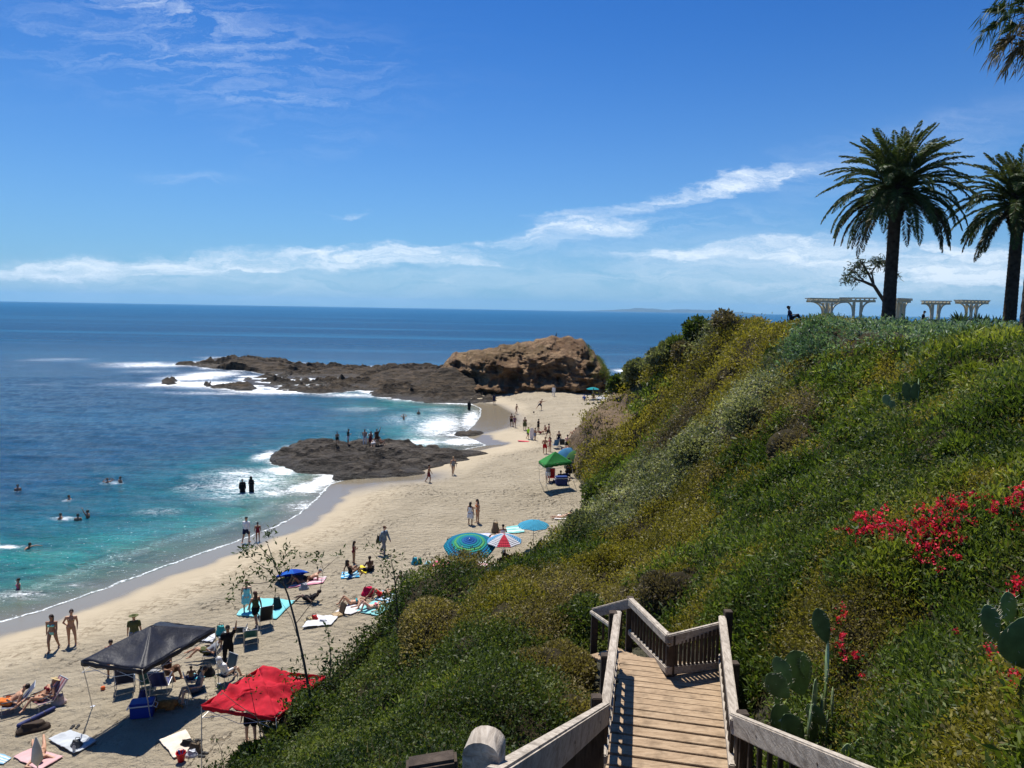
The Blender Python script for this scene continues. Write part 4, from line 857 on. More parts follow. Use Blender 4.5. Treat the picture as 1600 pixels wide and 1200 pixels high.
def shrub(u, v, rpx, spname, label, name='shrub', squash=.75, n=None, tone=.9, zc=None, sink=.08, grp=None):
    p = (lambda q: q if q[1] < 200 else hit(u, v + rpx * .35 + 8))(hit(u, v + rpx * .35)) if zc is None else P(u, v + rpx * .35, zc)
    D = np.linalg.norm(p - CAM); rad = rpx * 1.22 / F * D; squash = min(.9, squash * 1.3)
    p = np.array(p); p[2] += .75 * surf_extra(p[0], p[1], p[2], D) * (0 if (v < 620 and u > 1200) or (v < 1090 and u < 870 and p[2] < float(sandz(p[:1], p[1:2])[0]) + 4.2) else 1); t = T(name, label, 'shrub', (p[0], p[1], p[2] - rad * sink), random.uniform(0, 6), grp)
    O('foliage', leafmesh('foliage', [crown_leaves(rad, spname, int(1.35 * (n or 2600 + rpx * 60)), D, seed=int(u * 7 + v), squash=squash, tone0=tone)]), LEAF, t)
    O('stem', stems(rad * .8, 7, int(u), .01 * max(1, rad)), bark, t)
    mb = MB().ell((0, 0, rad * .18), (rad * .55, rad * .55, rad * squash * .55), k=14, m=9); O('shade_core', mb, pmat('twig_shade_brown', (.034, .028, .016), .95, .5, 3, .8, 14, .05, dist=.08), t); return t  # dark solid inside the crown stands for its inner shade and twigs
for a_, k_ in SHR: shrub(*a_, **k_)
# thin tall saplings against the sand
def sapling(basepx, zc, pts, label, leafn, name='sapling', ll=.13, thick=.022):
    b = P(basepx[0], basepx[1], zc); t = T(name, label, 'sapling', b)
    mb = MB(); lv = []
    for path, th in pts:
        q = [Vector(tuple(P(u, v, zc + dz) - b)) for u, v, dz in path]
        mb.tube(q, [th * (1 - .75 * i / (len(q) - 1)) for i in range(len(q))], 6)
    O('trunk', mb, bark, t)
    for (u, v, r, n, *dz) in leafn:
        c = P(u, v, zc + (dz[0] if dz else 0)) - b; R_ = r / F * zc
        org = c + rng.normal(size=(n, 3)) * R_ * .5; d = unit(rng.normal(size=(n, 3)) + np.array([0, 0, .5]) + (org - c) * 2 / R_ * .3)
        col = np.array([.022, .042, .012]) * rng.uniform(.6, 1.9, (n, 1)) + rng.random((n, 1)) * np.array([.02, .03, 0])
        lv.append(leaves(org, d, ll * rng.uniform(.6, 1.25, n), ll * .34 * rng.uniform(.8, 1.2, n), col))
    O('foliage', leafmesh('foliage', lv), LEAF, t); return t
sapling((485, 1090), 17, [([(485, 1090, 0), (474, 1030, 0), (462, 975, 0), (450, 930, .1), (440, 905, .1), (428, 880, .2), (418, 850, .2)], .035), ([(446, 918, .1), (425, 895, 0), (402, 880, 0), (380, 862, -.1)], .014), ([(432, 888, .1), (446, 870, .3), (452, 860, .3)], .012), ([(470, 1010, 0), (455, 965, -.3), (436, 935, -.4)], .01), ([(440, 905, .1), (405, 912, .2), (376, 912, .3)], .012), ([(425, 875, .2), (402, 850, .3), (395, 842, .3)], .01), ([(462, 975, 0), (500, 925, .5), (505, 890, .6), (500, 872, .6)], .01), ([(505, 890, .6), (530, 868, .7)], .008)],
        'tall thin sapling with dark leaf tufts standing in front of the beach', [(421, 838, 12, 34), (398, 856, 14, 34), (381, 862, 12, 40), (418, 872, 12, 30), (450, 862, 14, 46, .3), (440, 888, 20, 60), (404, 890, 10, 26), (378, 910, 17, 60, .3), (364, 937, 9, 14, .3), (425, 905, 12, 20), (498, 870, 11, 26, .6), (530, 866, 10, 22, .7), (478, 872, 8, 14, .5), (463, 1000, 8, 6), (470, 1040, 16, 40), (488, 1070, 22, 90), (455, 1060, 18, 40), (466, 1090, 20, 60)])
sapling((622, 990), 20, [([(622, 990, 0), (620, 940, 0), (616, 900, 0), (610, 868, .1)], .028), ([(616, 905, 0), (598, 880, .3), (580, 862, .3)], .01), ([(618, 930, 0), (632, 900, .2), (640, 888, .2)], .01)],
        'leafy sapling rising from the bush next to the sunbathers', [(613, 875, 15, 60), (602, 892, 14, 46), (622, 905, 14, 40), (590, 852, 9, 18, .3), (576, 850, 8, 12, .3), (640, 895, 8, 10, .2), (620, 940, 20, 90), (625, 970, 24, 120), (598, 930, 12, 30)])
sapling((516, 1060), 16, [([(516, 1060, 0), (517, 1030, 0), (514, 1000, 0), (512, 980, 0)], .012), ([(516, 1040, 0), (500, 1028, .1)], .007)],
        'short upright sprig with broad leaves beside the red shade', [(512, 985, 7, 8), (514, 1000, 9, 12), (518, 1020, 10, 14), (500, 1030, 9, 14), (522, 1030, 8, 10), (510, 1050, 16, 40)], ll=.15)
sapling((420, 1165), 15, [([(420, 1165, 0), (400, 1120, 0), (370, 1100, 0), (345, 1080, .2), (335, 1062, .2)], .012), ([(400, 1120, 0), (392, 1080, 0), (385, 1050, .1)], .008), ([(370, 1100, 0), (350, 1110, .1), (335, 1095, .1)], .006)],
        'bare spindly branch hanging over the red shade', [(392, 1060, 10, 14), (398, 1085, 8, 8), (345, 1078, 8, 10), (372, 1100, 8, 6), (336, 1062, 6, 8)], ll=.1)
sapling((352, 1215), 17, [([(352, 1215, 0), (348, 1190, 0), (345, 1170, 0), (336, 1150, 0)], .012), ([(348, 1190, 0), (362, 1175, 0), (366, 1165, 0)], .007)],
        'dry seed stalk at the bottom edge beside the shade pole', [(345, 1180, 12, 16), (360, 1172, 8, 10), (336, 1156, 6, 5)], ll=.1)
# ---- headland plants
hv = np.where(HEADG > .55)[0]; hv = rng.choice(hv, min(len(hv), 2600)); 
hp_ = HEADV[hv]; spn = np.where(rng.random(len(hv)) < .5, SN.index('olive'), SN.index('cover'))
hg = O('headland_scrub', leafmesh('headland_scrub', [foliage(hp_[:, 0], hp_[:, 1] - .2, hp_[:, 2] + .05, spn, np.full(len(hv), 40.), 5, np.tile([0, -.3, .9], (len(hv), 1)), np.full(len(hv), .5))]), LEAF); stuff(hg)

# ------------------------------------------------------------------ prickly pears
pear = pmat('cactus_green', (.115, .17, .055), .5, .35, 9, .25, 60, .4, dist=.006); spine = pmat('cactus_spine', (.62, .56, .40), .6, .1, 5, 0)
pear2 = pmat('cactus_pale', (.26, .34, .16), .55, .3, 9, .3, 60, .4, dist=.006)
def pad(t, base, length, width, tilt, yaw, thick=.035, spines=26, mat=None):
    """tilt leans left/right in the picture, yaw turns the flat side"""
    R_ = Matrix.Rotation(yaw, 3, 'Z') @ Matrix.Rotation(tilt, 3, 'Y')
    mb = MB(); k, mm = 20, 14; v = []; f = []
    for i in range(mm + 1):
        s = i / mm; z = length * s; wv_ = width * .5 * (math.sin(math.pi * min(1, s * .97 + .02)) ** .62) * (.62 + .48 * s); th = thick * (math.sin(math.pi * min(1, s * .96 + .03)) ** .5)
        for j in range(k): a = 2 * math.pi * j / k; v.append(R_ @ Vector((math.cos(a) * wv_, math.sin(a) * th * .5, z)) + Vector(base))
    for i in range(mm):
        for j in range(k): f.append((i * k + j, i * k + (j + 1) % k, (i + 1) * k + (j + 1) % k, (i + 1) * k + j))
    f.append(tuple(reversed(range(k)))); f.append(tuple(range(mm * k, (mm + 1) * k)))
    mb.add(v, f); o = O('pad', mb, mat or pear, t)
    if spines:
        sm_ = MB()
        for _ in range(spines):
            s = random.uniform(.08, .97); a = random.choice([0, math.pi]) + random.gauss(0, .5) if random.random() < .6 else random.uniform(0, 6.28)
            wv_ = width * .5 * (math.sin(math.pi * min(1, s * .97 + .02)) ** .62) * (.62 + .48 * s); th = thick * .5
            c = R_ @ Vector((math.cos(a) * wv_, math.sin(a) * th, length * s)) + Vector(base); dr = R_ @ Vector((math.cos(a), math.sin(a) * 1.2, random.uniform(-.3, .6)))
            sm_.tube([c, c + dr * random.uniform(.015, .035)], [.0016, .0006], 3)
        stuff(O('spines', sm_, spine, o))
    return R_ @ Vector((0, 0, length * .96)) + Vector(base)
def cactus(zc, basepx, pads, label, mat=None):
    b = P(basepx[0], basepx[1], zc); t = T('prickly_pear', label, 'cactus', b)
    for (u0, v0, u1, v1, wpx, yaw, *m_) in pads:          # each pad from its foot to its tip
        a = P(u0, v0, zc + (m_[1] if len(m_) > 1 else 0)); e = P(u1, v1, zc + (m_[1] if len(m_) > 1 else 0)); d = Vector(tuple(e - a)); L = d.length
        pad(t, Vector(tuple(a - b)), L, wpx / F * zc, math.atan2(d.x, d.z), yaw, .03, 30 if zc < 10 else 6, pear2 if m_ and m_[0] else None)
    return t
cactus(7.2, (1250, 1165), [(1293, 1005, 1272, 948, 32, .1), (1290, 1075, 1294, 1000, 36, 1.3, 1), (1288, 1110, 1292, 1060, 30, 1.2), (1255, 1085, 1232, 1012, 64, .2, 0, .25), (1233, 1090, 1193, 1048, 38, .2, 0, -.1), (1235, 1075, 1212, 1028, 30, -.4), (1262, 1062, 1250, 1020, 22, .3, 0, .2),
                          (1240, 1165, 1192, 1085, 52, .5, 0, .1), (1272, 1125, 1258, 1052, 44, 1.0, 1, -.05), (1262, 1150, 1240, 1085, 20, 1.3, 1, -.15), (1282, 1145, 1290, 1085, 18, 1.3, 1, -.1), (1255, 1160, 1222, 1112, 36, .1, 0, -.25), (1290, 1135, 1262, 1102, 26, -.2, 0, -.25), (1268, 1170, 1272, 1118, 30, .6), (1290, 1170, 1300, 1112, 34, 1.1, 0, .1), (1245, 1175, 1252, 1120, 26, 1.2, 1), (1220, 1120, 1200, 1070, 30, .8, 0, .2), (1300, 1120, 1310, 1076, 14, 1.3, 1)],
       'many padded prickly pear cactus right beside the stair railing')
cactus(4.3, (1595, 1075), [(1612, 1045, 1590, 960, 112, .1), (1558, 1000, 1534, 942, 36, .1, 0, -.05), (1580, 975, 1566, 922, 36, .2, 0, .08), (1640, 1080, 1620, 1000, 60, .6, 0, .2), (1610, 1120, 1612, 1040, 80, .3, 0, .1), (1608, 970, 1625, 920, 40, .2)],
       'prickly pear with one large bluish pad cut by the right edge')
cactus(16.2, (1425, 640), [(1419, 629, 1413, 597, 19, .1), (1428, 630, 1430, 598, 19, .1), (1434, 632, 1444, 592, 12, 1.2, 1), (1408, 634, 1400, 612, 12, .6), (1392, 632, 1376, 618, 18, .3, 1), (1418, 640, 1420, 622, 16, .3), (1400, 640, 1388, 626, 14, .2, 1)],
       'small prickly pear with two heart shaped pads below the silver bushes')
cactus(6.4, (1340, 1190), [(1345, 1185, 1342, 1150, 30, .3, 1), (1365, 1180, 1362, 1145, 26, .5, 1), (1325, 1190, 1322, 1160, 26, .2, 1), (1355, 1195, 1352, 1165, 30, .1, 1)],
       'low pale prickly pear half hidden in the ground cover near the bottom edge')
# ------------------------------------------------------------------ red geraniums
petal = leafmat('red_petal', .3, .6, .2)
def geranium(patches, label):
    p0 = hit(patches[0][0], patches[0][1]); t = T('red_geranium', label, 'flowers', p0); lv = []; gl = []
    for (u, v, ru, rv, n) in patches:
        for _ in range(int(n * .75)):
            uu = random.gauss(u, ru * .55); vv_ = random.gauss(v, rv * .5); p = hit(uu, vv_); D = np.linalg.norm(p - CAM); s = max(.024, .0031 * D)
            top_ = surf_extra(p[0], p[1], p[2], D); p = hit(uu, vv_ + (top_ + .12) * F / D * 1.25); D = np.linalg.norm(p - CAM); top_ = surf_extra(p[0], p[1], p[2], D)
            c = p - p0 + np.array([0, 0, .02 + .006 * D + top_ + random.uniform(0, .10)]); k = 16
            org = c + rng.normal(size=(k, 3)) * s * .55; d = unit(rng.normal(size=(k, 3)) + np.array([0, -.3, .6]))
            col = np.array([.66, .018, .06]) * rng.uniform(.45, 1.25, (k, 1)) + rng.random((k, 1)) * np.array([.1, .03, .04])
            lv.append(leaves(org, d, s * rng.uniform(.7, 1.3, k), s * .8 * rng.uniform(.8, 1.2, k), col, .3))
            k2 = 6; org = c + rng.normal(size=(k2, 3)) * s * 1.5 - np.array([0, 0, s * 2]); gl.append(leaves(org, unit(rng.normal(size=(k2, 3)) + np.array([0, 0, .8])), np.full(k2, s * 2.2), np.full(k2, s * 1.0), np.tile([[.04, .08, .015]], (k2, 1)), .3))
    stuff(O('flowers', leafmesh('flowers', lv), petal, t)); O('foliage', leafmesh('foliage', gl), LEAF, t)
geranium([(1350, 828, 34, 20, 60), (1385, 838, 30, 16, 34), (1332, 812, 14, 8, 8), (1372, 795, 10, 4, 3)], 'patch of red geraniums left of the widest flower patch on the slope')
geranium([(1460, 820, 40, 24, 95), (1490, 800, 22, 8, 16), (1445, 850, 30, 14, 26), (1425, 835, 14, 14, 14), (1512, 792, 8, 4, 3), (1528, 790, 5, 4, 4)], 'widest patch of bright red geraniums right of centre on the slope')
geranium([(1582, 795, 18, 15, 52), (1582, 848, 18, 8, 26), (1545, 803, 8, 6, 8), (1598, 780, 6, 8, 8)], 'bright red geraniums at the right edge of the photo')
geranium([(1318, 985, 22, 12, 7), (1335, 978, 6, 6, 6), (1308, 1000, 10, 8, 6), (1310, 930, 10, 8, 4), (1300, 945, 14, 10, 3)], 'sparse red geraniums behind the cactus by the stairs')
geranium([(1545, 1022, 12, 7, 10), (1585, 1068, 18, 10, 16), (1596, 1035, 8, 8, 10), (1492, 990, 5, 4, 2)], 'few red geraniums beside the large cactus pad')
# ------------------------------------------------------------------ palms
trunkm = pmat('palm_trunk_bark', (.060, .045, .034), .95, .45, 3, .9, 9, .1, dist=.08)
def date_palm(base, crown_v, label, nfr=118, flen=4.9, seed=1, trunk_r=.55, zc=51, lean=0.0, spread=None):
    r = random.Random(seed); b = V3(base); crown_z = P(1400, crown_v, zc)[2] - b.z; t = T('palm_tree', label, 'palm tree', b)
    H = crown_z; mb = MB(); pr = []
    prof_ = [(0, 1.45), (.05, 1.25), (.15, 1.08), (.4, 1.0), (.66, .96), (.74, .95), (.78, 1.25), (.84, 1.75), (.92, 1.8), (1.0, 1.3), (1.06, .5)]
    zs = np.linspace(0, 1.06, 90); rad = np.interp(zs, [p[0] for p in prof_], [p[1] for p in prof_]) * trunk_r
    v = []; f = []; k = 28
    for i, z in enumerate(zs):
        for j in range(k):
            a = 2 * math.pi * j / k; bul = .05 + (.13 if z > .77 else 0)
            rr_ = rad[i] * (1 + bul * abs(math.sin(j * math.pi / 2 + (i % 4) * math.pi / 4)) * (1 if i % 2 else -.4)); v.append((rr_ * math.cos(a) + lean * z, rr_ * math.sin(a), z * H - .8 * (1 - z)))
    for i in range(len(zs) - 1):
        for j in range(k): f.append((i * k + j, i * k + (j + 1) % k, (i + 1) * k + (j + 1) % k, (i + 1) * k + j))
    mb.add(v, f); O('trunk', mb, trunkm, t)
    lv = []; 
    top = np.array([lean, 0, H * .985])
    for i in range(nfr):
        q = (i + .5) / nfr; az_ = i * 2.39996 + r.uniform(-.2, .2)
        e0 = math.radians(86 - 112 * q ** 1.0 + r.uniform(-6, 6)); L = flen * (.78 + .3 * min(1, q * 2.2)) * r.uniform(.9, 1.08)
        bend = math.radians(30 + 50 * math.sin(min(1, q * 1.5) * math.pi / 2) + r.uniform(-10, 10)); bend = min(bend, e0 + math.radians(88))
        ns_ = 56; s = np.linspace(0, 1, ns_); el = e0 - bend * s ** 1.35
        hx_ = np.cumsum(np.cos(el)) * L / ns_; hz_ = np.cumsum(np.sin(el)) * L / ns_
        wob = .12 * np.sin(s * 3 + r.uniform(0, 6)) * s
        dirh = np.array([math.cos(az_), math.sin(az_), 0]); sidh = np.array([-math.sin(az_), math.cos(az_), 0])
        start = top + dirh * trunk_r * .7 + np.array([0, 0, -1.1 * q])
        pts = start + dirh * hx_[:, None] + sidh * (wob * L * .25)[:, None] + np.array([0, 0, 1]) * hz_[:, None]
        tang = unit(np.gradient(pts, axis=0)); nrm = np.cross(tang, sidh); nrm = unit(np.where((nrm[:, 2:3] < 0), -nrm, nrm))
        c0 = np.array([.052, .078, .022]) if q > .3 else np.array([.075, .095, .024])
        if q > .90: c0 = np.array([.055, .045, .022])
        ll = .62 * np.sin(np.clip(s * .92 + .1, 0, 1) * math.pi) ** .5
        for sg in (-1, 1):
            for rep_ in range(2):
                d = unit(tang * .75 + sidh * sg * (.8 if rep_ == 0 else .55) + nrm * (.35 - .75 * s[:, None]) + rng.normal(size=(ns_, 3)) * .10)
                w_ = np.full(ns_, .070); sel = s > .08
                lv.append(leaves((pts + tang * rep_ * L / ns_ * .5)[sel], d[sel], (ll * rng.uniform(.8, 1.1, ns_))[sel], w_[sel], (c0 * rng.uniform(.6, 1.6, (ns_, 1)) + .004)[sel], .12))
        # the rachis as a thin ribbon of leaves
        lv.append(leaves(pts[:-1], unit(pts[1:] - pts[:-1]), np.full(ns_ - 1, L / ns_ * 1.4), np.linspace(.07, .02, ns_ - 1), np.tile([[.10, .09, .03]], (ns_ - 1, 1)), 0))
    O('fronds', leafmesh('fronds', lv), PALMLEAF, t)
    sk = []                                             # cut frond stubs round the bulge
    n = 260; a = rng.uniform(0, 6.28, n); z = rng.uniform(.78, 1.0, n) * H; rr_ = np.interp(z / H, [p[0] for p in prof_], [p[1] for p in prof_]) * trunk_r
    org = np.c_[rr_ * np.cos(a) + lean, rr_ * np.sin(a), z]; d = unit(np.c_[np.cos(a), np.sin(a), np.full(n, .9)])
    O('frond_stubs', leafmesh('frond_stubs', [leaves(org, d, rng.uniform(.15, .4, n), np.full(n, .12), np.tile([[.06, .045, .03]], (n, 1)), .1)]), PALMLEAF, t)
    return t
date_palm(P(1387, 505, 51), 284, 'tall full date palm standing in the gap between the pergolas on the hilltop', seed=3, zc=51, trunk_r=.40)
date_palm(P(1575, 524, 50), 302, 'second date palm near the right edge with fewer more upright fronds', nfr=85, flen=4.3, seed=8, trunk_r=.38, zc=50)
def fan_palm():
    b = V3(P(1603, 530, 20)); t = T('fan_palm', 'very tall fan palm with drooping fans cut by the top right corner', 'palm tree', b); H = P(1622, 30, 20)[2] - b.z
    mb = MB(); zs = np.linspace(-.5, H, 60); mb.tube([(0 + .16 * max(0, z) / H, 0, z) for z in zs], [.19 + .012 * (i % 2) for i in range(60)], 14); O('trunk', mb, trunkm, t)
    lv = []; pet = MB(); r = random.Random(5); top = np.array([.16, 0, H])
    for i in range(46):
        q = i / 46; az_ = i * 2.39996; e0 = math.radians(75 - 125 * q); L = r.uniform(1.0, 1.45)
        dh = np.array([math.cos(az_), math.sin(az_), 0]); d0 = dh * math.cos(e0) + np.array([0, 0, math.sin(e0)])
        mid = top + d0 * L * .6; end = top + d0 * L + np.array([0, 0, -.15]); pet.tube([top, mid, end], [.018, .014, .01], 5)
        fd = unit(end - mid); sd__ = unit(np.cross(fd, [0, 0, 1.])); nn = np.cross(sd__, fd); col = np.array([.03, .05, .02]) if q < .7 else np.array([.09, .07, .04])
        for a in np.linspace(-1.9, 1.9, 34):
            d = unit(fd * math.cos(a) + sd__ * math.sin(a) + rng.normal(size=3) * .07); l = r.uniform(.62, .85)
            p1 = end + d * l * .62 + np.array([0, 0, -.06]); 
            lv.append(leaves(end[None], d[None], np.array([l * .72]), np.array([.065]), (col * r.uniform(.6, 1.5))[None], .05))
            lv.append(leaves(p1[None], unit(d * .5 + np.array([0, 0, -1.0]) + rng.normal(size=3) * .25)[None], np.array([l * r.uniform(.35, .8)]), np.array([.03]), (col * r.uniform(.8, 2.4) + (.05 if r.random() < .3 else 0))[None], .05))
    for i in range(500):                              # hanging dead fans under the crown and fibres on the trunk
        a = r.uniform(0, 6.28); z = H - r.uniform(.2, 2.0); rr_ = r.uniform(.15, .42) * (1 - (H - z) / 3.2); lv.append(leaves(np.array([[.16 + rr_ * math.cos(a), rr_ * math.sin(a), z]]), unit(np.array([[math.cos(a) * .3, math.sin(a) * .3, -1.]])), np.array([r.uniform(.3, .6)]), np.array([.05]), np.array([[.07, .055, .035]]) * r.uniform(.4, 1.6), .1))
    for i in range(260):
        a = r.uniform(0, 6.28); z = H * r.uniform(.45, .95); lv.append(leaves(np.array([[.12 + .18 * math.cos(a), .18 * math.sin(a), z]]), unit(np.array([[math.cos(a), math.sin(a), r.uniform(-.5, .8)]])), np.array([r.uniform(.05, .12)]), np.array([.03]), np.array([[.06, .045, .03]]), .1))
    O('fans', leafmesh('fans', lv), PALMLEAF, t); O('petioles', pet, pmat('petiole', (.09, .07, .03)), t)
fan_palm()
# small tree behind the palm
def small_tree():
    zc = 68; b = V3(P(1388, 505, zc)); t = T('coral_tree', 'small open crowned tree with dark leaf tufts behind the tall palm', 'tree', b)
    q = lambda u, v, d=0: Vector(tuple(P(u, v, zc + d))) - b
    mb = MB()
    br = [([(1388, 505), (1381, 470), (1366, 447), (1350, 440), (1335, 436)], .22), ([(1366, 447), (1358, 430), (1350, 416), (1344, 409)], .12), ([(1366, 447), (1362, 425), (1372, 412), (1376, 407)], .10), ([(1350, 440), (1340, 428), (1328, 420)], .08), ([(1381, 470), (1392, 450), (1398, 432), (1400, 428)], .1), ([(1358, 430), (1340, 418), (1334, 412)], .06), ([(1372, 412), (1384, 408)], .05)]
    for pts, th in br: mb.tube([q(u, v, 1.2 * math.sin(i * 2 + u)) for i, (u, v) in enumerate(pts)], [th * (1 - .6 * i / (len(pts) - 1)) for i in range(len(pts))], 6)
    O('trunk', mb, bark, t); lv = []
    for (u, v, r_, n) in [(1324, 432, 8, 90), (1330, 424, 9, 110), (1338, 414, 8, 90), (1346, 410, 8, 90), (1354, 420, 7, 70), (1346, 427, 7, 50), (1334, 438, 8, 70), (1320, 440, 5, 40), (1365, 408, 6, 70), (1374, 406, 7, 90), (1382, 410, 7, 70), (1372, 416, 5, 40), (1388, 420, 6, 40), (1400, 430, 5, 50), (1396, 438, 4, 20), (1360, 426, 4, 24)]:
        c = np.array(q(u, v, random.uniform(-1.5, 1.5))); R_ = r_ / F * zc; org = c + rng.normal(size=(n, 3)) * R_ * .45
        lv.append(leaves(org, unit(rng.normal(size=(n, 3)) + np.array([0, 0, -.4])), rng.uniform(.25, .55, n), rng.uniform(.06, .12, n), np.array([.03, .04, .018]) * rng.uniform(.5, 1.8, (n, 1)), .2))
    O('crown', leafmesh('crown', lv), LEAF, t)
small_tree()
# ------------------------------------------------------------------ pergolas, benches on the hilltop
cream = pmat('cream_painted_wood', (.62, .56, .40), .7, .12, 1.5, .15, 20, .3)
def pergola(u, vtop, hw, zc, rz, label, vb=506):
    b = V3(P(u, vb, zc)); H = P(u, vtop, zc)[2] - b.z; W = hw / F * zc; t = T('pergola', label, 'pergola', b, rz, 'cream wooden pergolas along the hilltop')
    for sx_ in (-1, 1):
        for sy_ in (-1, 1): O('post', MB().box((sx_ * .36, sy_ * .36, H * .40 - .5), (.26, .26, H * .80 + 1.0), bev=.02), cream, t)
    for sy_ in (-.46, .46): O('beam', MB().box((0, sy_, H * .845), (W * 1.9, .10, .24), bev=.01), cream, t); 
    for sy_ in (-.6, 0, .6): O('purlin', MB().box((0, sy_, H * .955), (W * 2.0, .09, .13), bev=.01), cream, t)
    nr_ = 8
    for i in range(nr_): x = -W * .86 + W * 1.72 * i / (nr_ - 1); O('rafter', MB().box((x, 0, H * .905 + .01), (.10, 1.5, .15), bev=.01), cream, t)
    for sx_ in (-1, 1):
        for sy_ in (-.36, .36):
            pts = [Vector((sx_ * (.45 + (W * .72 - .45) * (1 - math.cos(a))), sy_, H * (.45 + .38 * math.sin(a)))) for a in np.linspace(0, math.pi / 2, 7)]
            mb = MB()
            for p0, p1 in zip(pts[:-1], pts[1:]): mb.bar(p0, p1, .14, .15, up=(0, 0, 1) if abs((p1 - p0).normalized().z) < .9 else (1, 0, 0), over=.03)
            O('brace', mb, cream, t)
    O('planter', MB().box((0, 0, .1), (1.5, 1.5, .6), bev=.04), pmat('dark_planter', (.035, .045, .04)), t); return t
pergola(1291, 465, 34, 92, .15, 'leftmost cream pergola with wide curved braces behind the pale bush')
pergola(1338, 464, 26, 80, -.5, 'cream pergola between the leftmost pergola and the tall palm')
pergola(1404, 465, 21, 88, .6, 'cream pergola half hidden by the trunk of the tall palm')
pergola(1460, 469, 20, 90, -.35, 'cream pergola beside the standing man in a cap', 504)
pergola(1516, 468, 26, 90, .2, 'rightmost cream pergola with curved braces on both sides', 504)
def bench(u, v, zc, w_, mat, label, h=.85):
    b = V3(P(u, v, zc)); t = T('park_bench', label, 'bench', (b.x, b.y, b.z - .1)); mb = MB(); W = w_ / 2
    pts = [Vector((x, 0, h * (.72 + .28 * math.cos(x / W * 1.9) - .12 * abs(x / W) ** 6))) for x in np.linspace(-W, W, 15)]
    for p0, p1 in zip(pts[:-1], pts[1:]): mb.bar(p0, p1, .05, .09, over=.02)
    for x in np.linspace(-W * .9, W * .9, 16): mb.bar((x, 0, .4), (x, 0, h * (.70 + .28 * math.cos(x / W * 1.9))), .04, .02, up=(0, 1, 0))
    O('backrest', mb, mat, t); O('seat', MB().box((0, -.25, .42), (w_, .5, .05), bev=.01), mat, t)
    for x in (-W * .92, W * .92):
        for y in (-.45, 0): O('leg', MB().box((x, y, .2), (.06, .06, .42)), mat, t)
    return t
bench(1581, 521, 44, 1.1, pmat('white_bench', (.72, .66, .58)), 'cream ornate bench back in front of the right date palm')
bench(1490, 510, 70, 2.2, pmat('dark_bench', (.03, .03, .03)), 'long dark bench with curved back between the two right pergolas')
# agave rosettes near the bench
def agave(u, v, zc, r_, label):
    b = V3(P(u, v, zc)); t = T('agave', label, 'plant', b); n = 34; a = rng.uniform(0, 6.28, n); e = rng.uniform(.3, 1.45, n)
    d = np.c_[np.cos(a) * np.cos(e), np.sin(a) * np.cos(e), np.sin(e)]
    O('leaf_rosette', leafmesh('leaf_rosette', [leaves(np.zeros((n, 3)), d, r_ * rng.uniform(.7, 1.1, n), np.full(n, r_ * .16), np.array([.05, .085, .06]) * rng.uniform(.5, 1.3, (n, 1)), .1)]), LEAF, t)
for i, (u, v) in enumerate([(1527, 512), (1541, 514), (1556, 516), (1500, 508)]):
    agave(u, v, 42, .95, ['spiky blue green agave, leftmost but one beside the silver clump', 'spiky agave left of the cream bench behind the slope', 'spiky agave touching the trunk of the right date palm', 'spiky agave below the dark bench, leftmost of the agaves'][i])
# ------------------------------------------------------------------ distant island
xs = np.linspace(-1, 1, 220); d0 = 26000.
v = []; 
for k_, (off, hsc) in enumerate([(0, 0), (500, .55), (1400, 1.0), (2600, .7), (4000, 0)]):
    for x in xs:
        env = max(0, 1 - abs(x) ** 3) ; h_ = (30 + 175 * fbm(np.array([x * 3.1 + 2]), np.array([k_ * .2 + 4.]), 5)[0] ** 1.3 * (1.25 - .5 * abs(x + .15))) * env * hsc
        v.append((G(1062, 490, 0)[0] / G(1062, 490, 0)[1] * d0 + x * 3500, d0 + off, h_ - 3))
nx = len(xs); f = [(k_ * nx + i, k_ * nx + i + 1, (k_ + 1) * nx + i + 1, (k_ + 1) * nx + i) for k_ in range(4) for i in range(nx - 1)]
isl = O('far_island', mesh_np('far_island', v, quads=f), pmat('island_scrub', (.045, .055, .045), .95, .3, .001, 0)); struct(isl)

hz_ = MB().box((0, 12000, 200), (64000, 46000, 420)).mesh('haze', smooth=False)
m, n, b, out = newmat('sea_air'); n.n.remove(b); vp = n.add('ShaderNodeVolumePrincipled'); vp.inputs['Color'].default_value = (.30, .64, 1, 1); vp.inputs['Density'].default_value = 3.0e-5; vp.inputs['Anisotropy'].default_value = .2
n.l.new(vp.outputs[0], out.inputs['Volume'])
stuff(O('haze', hz_, m))
# ------------------------------------------------------------------ people
def nv(*a): return Vector(a).normalized()
SEGT = dict(thigh=.43, shin=.42, ua=.29, fa=.25)
POSES = {}
def pose(name, t=(0, 0, 1), f=(0, -1, 0), head=None, arms=None, legs=None, feet=None):
    POSES[name] = dict(t=t, f=f, head=head or t, arms=arms, legs=legs, feet=feet)
A0 = [((.18, 0, -1), (.10, -.2, -1))] * 2; LS = [((.07, 0, -1), (.02, .04, -1))] * 2; FS = [(.2, -1, -.15)] * 2
pose('stand', arms=A0, legs=LS)
pose('contra', t=(.06, 0, 1), arms=[((.15, .1, -1), (.0, -.5, -1)), ((.5, .1, -1), (-.7, -.3, -.6))], legs=[((.16, -.15, -1), (.0, .15, -1)), ((.0, 0, -1), (.02, .03, -1))])
pose('walk', t=(0, -.05, 1), arms=[((.15, -.3, -1), (.05, -.5, -1)), ((.15, .3, -1), (.1, .05, -1))], legs=[((.03, .28, -1), (0, .5, -1)), ((.03, -.36, -1), (0, .08, -1))])
pose('front', arms=[((.2, .05, -1), (-.75, -.75, -.05)), ((.2, .0, -1), (-.7, -.8, .15))], legs=LS, head=(0, -.25, 1))
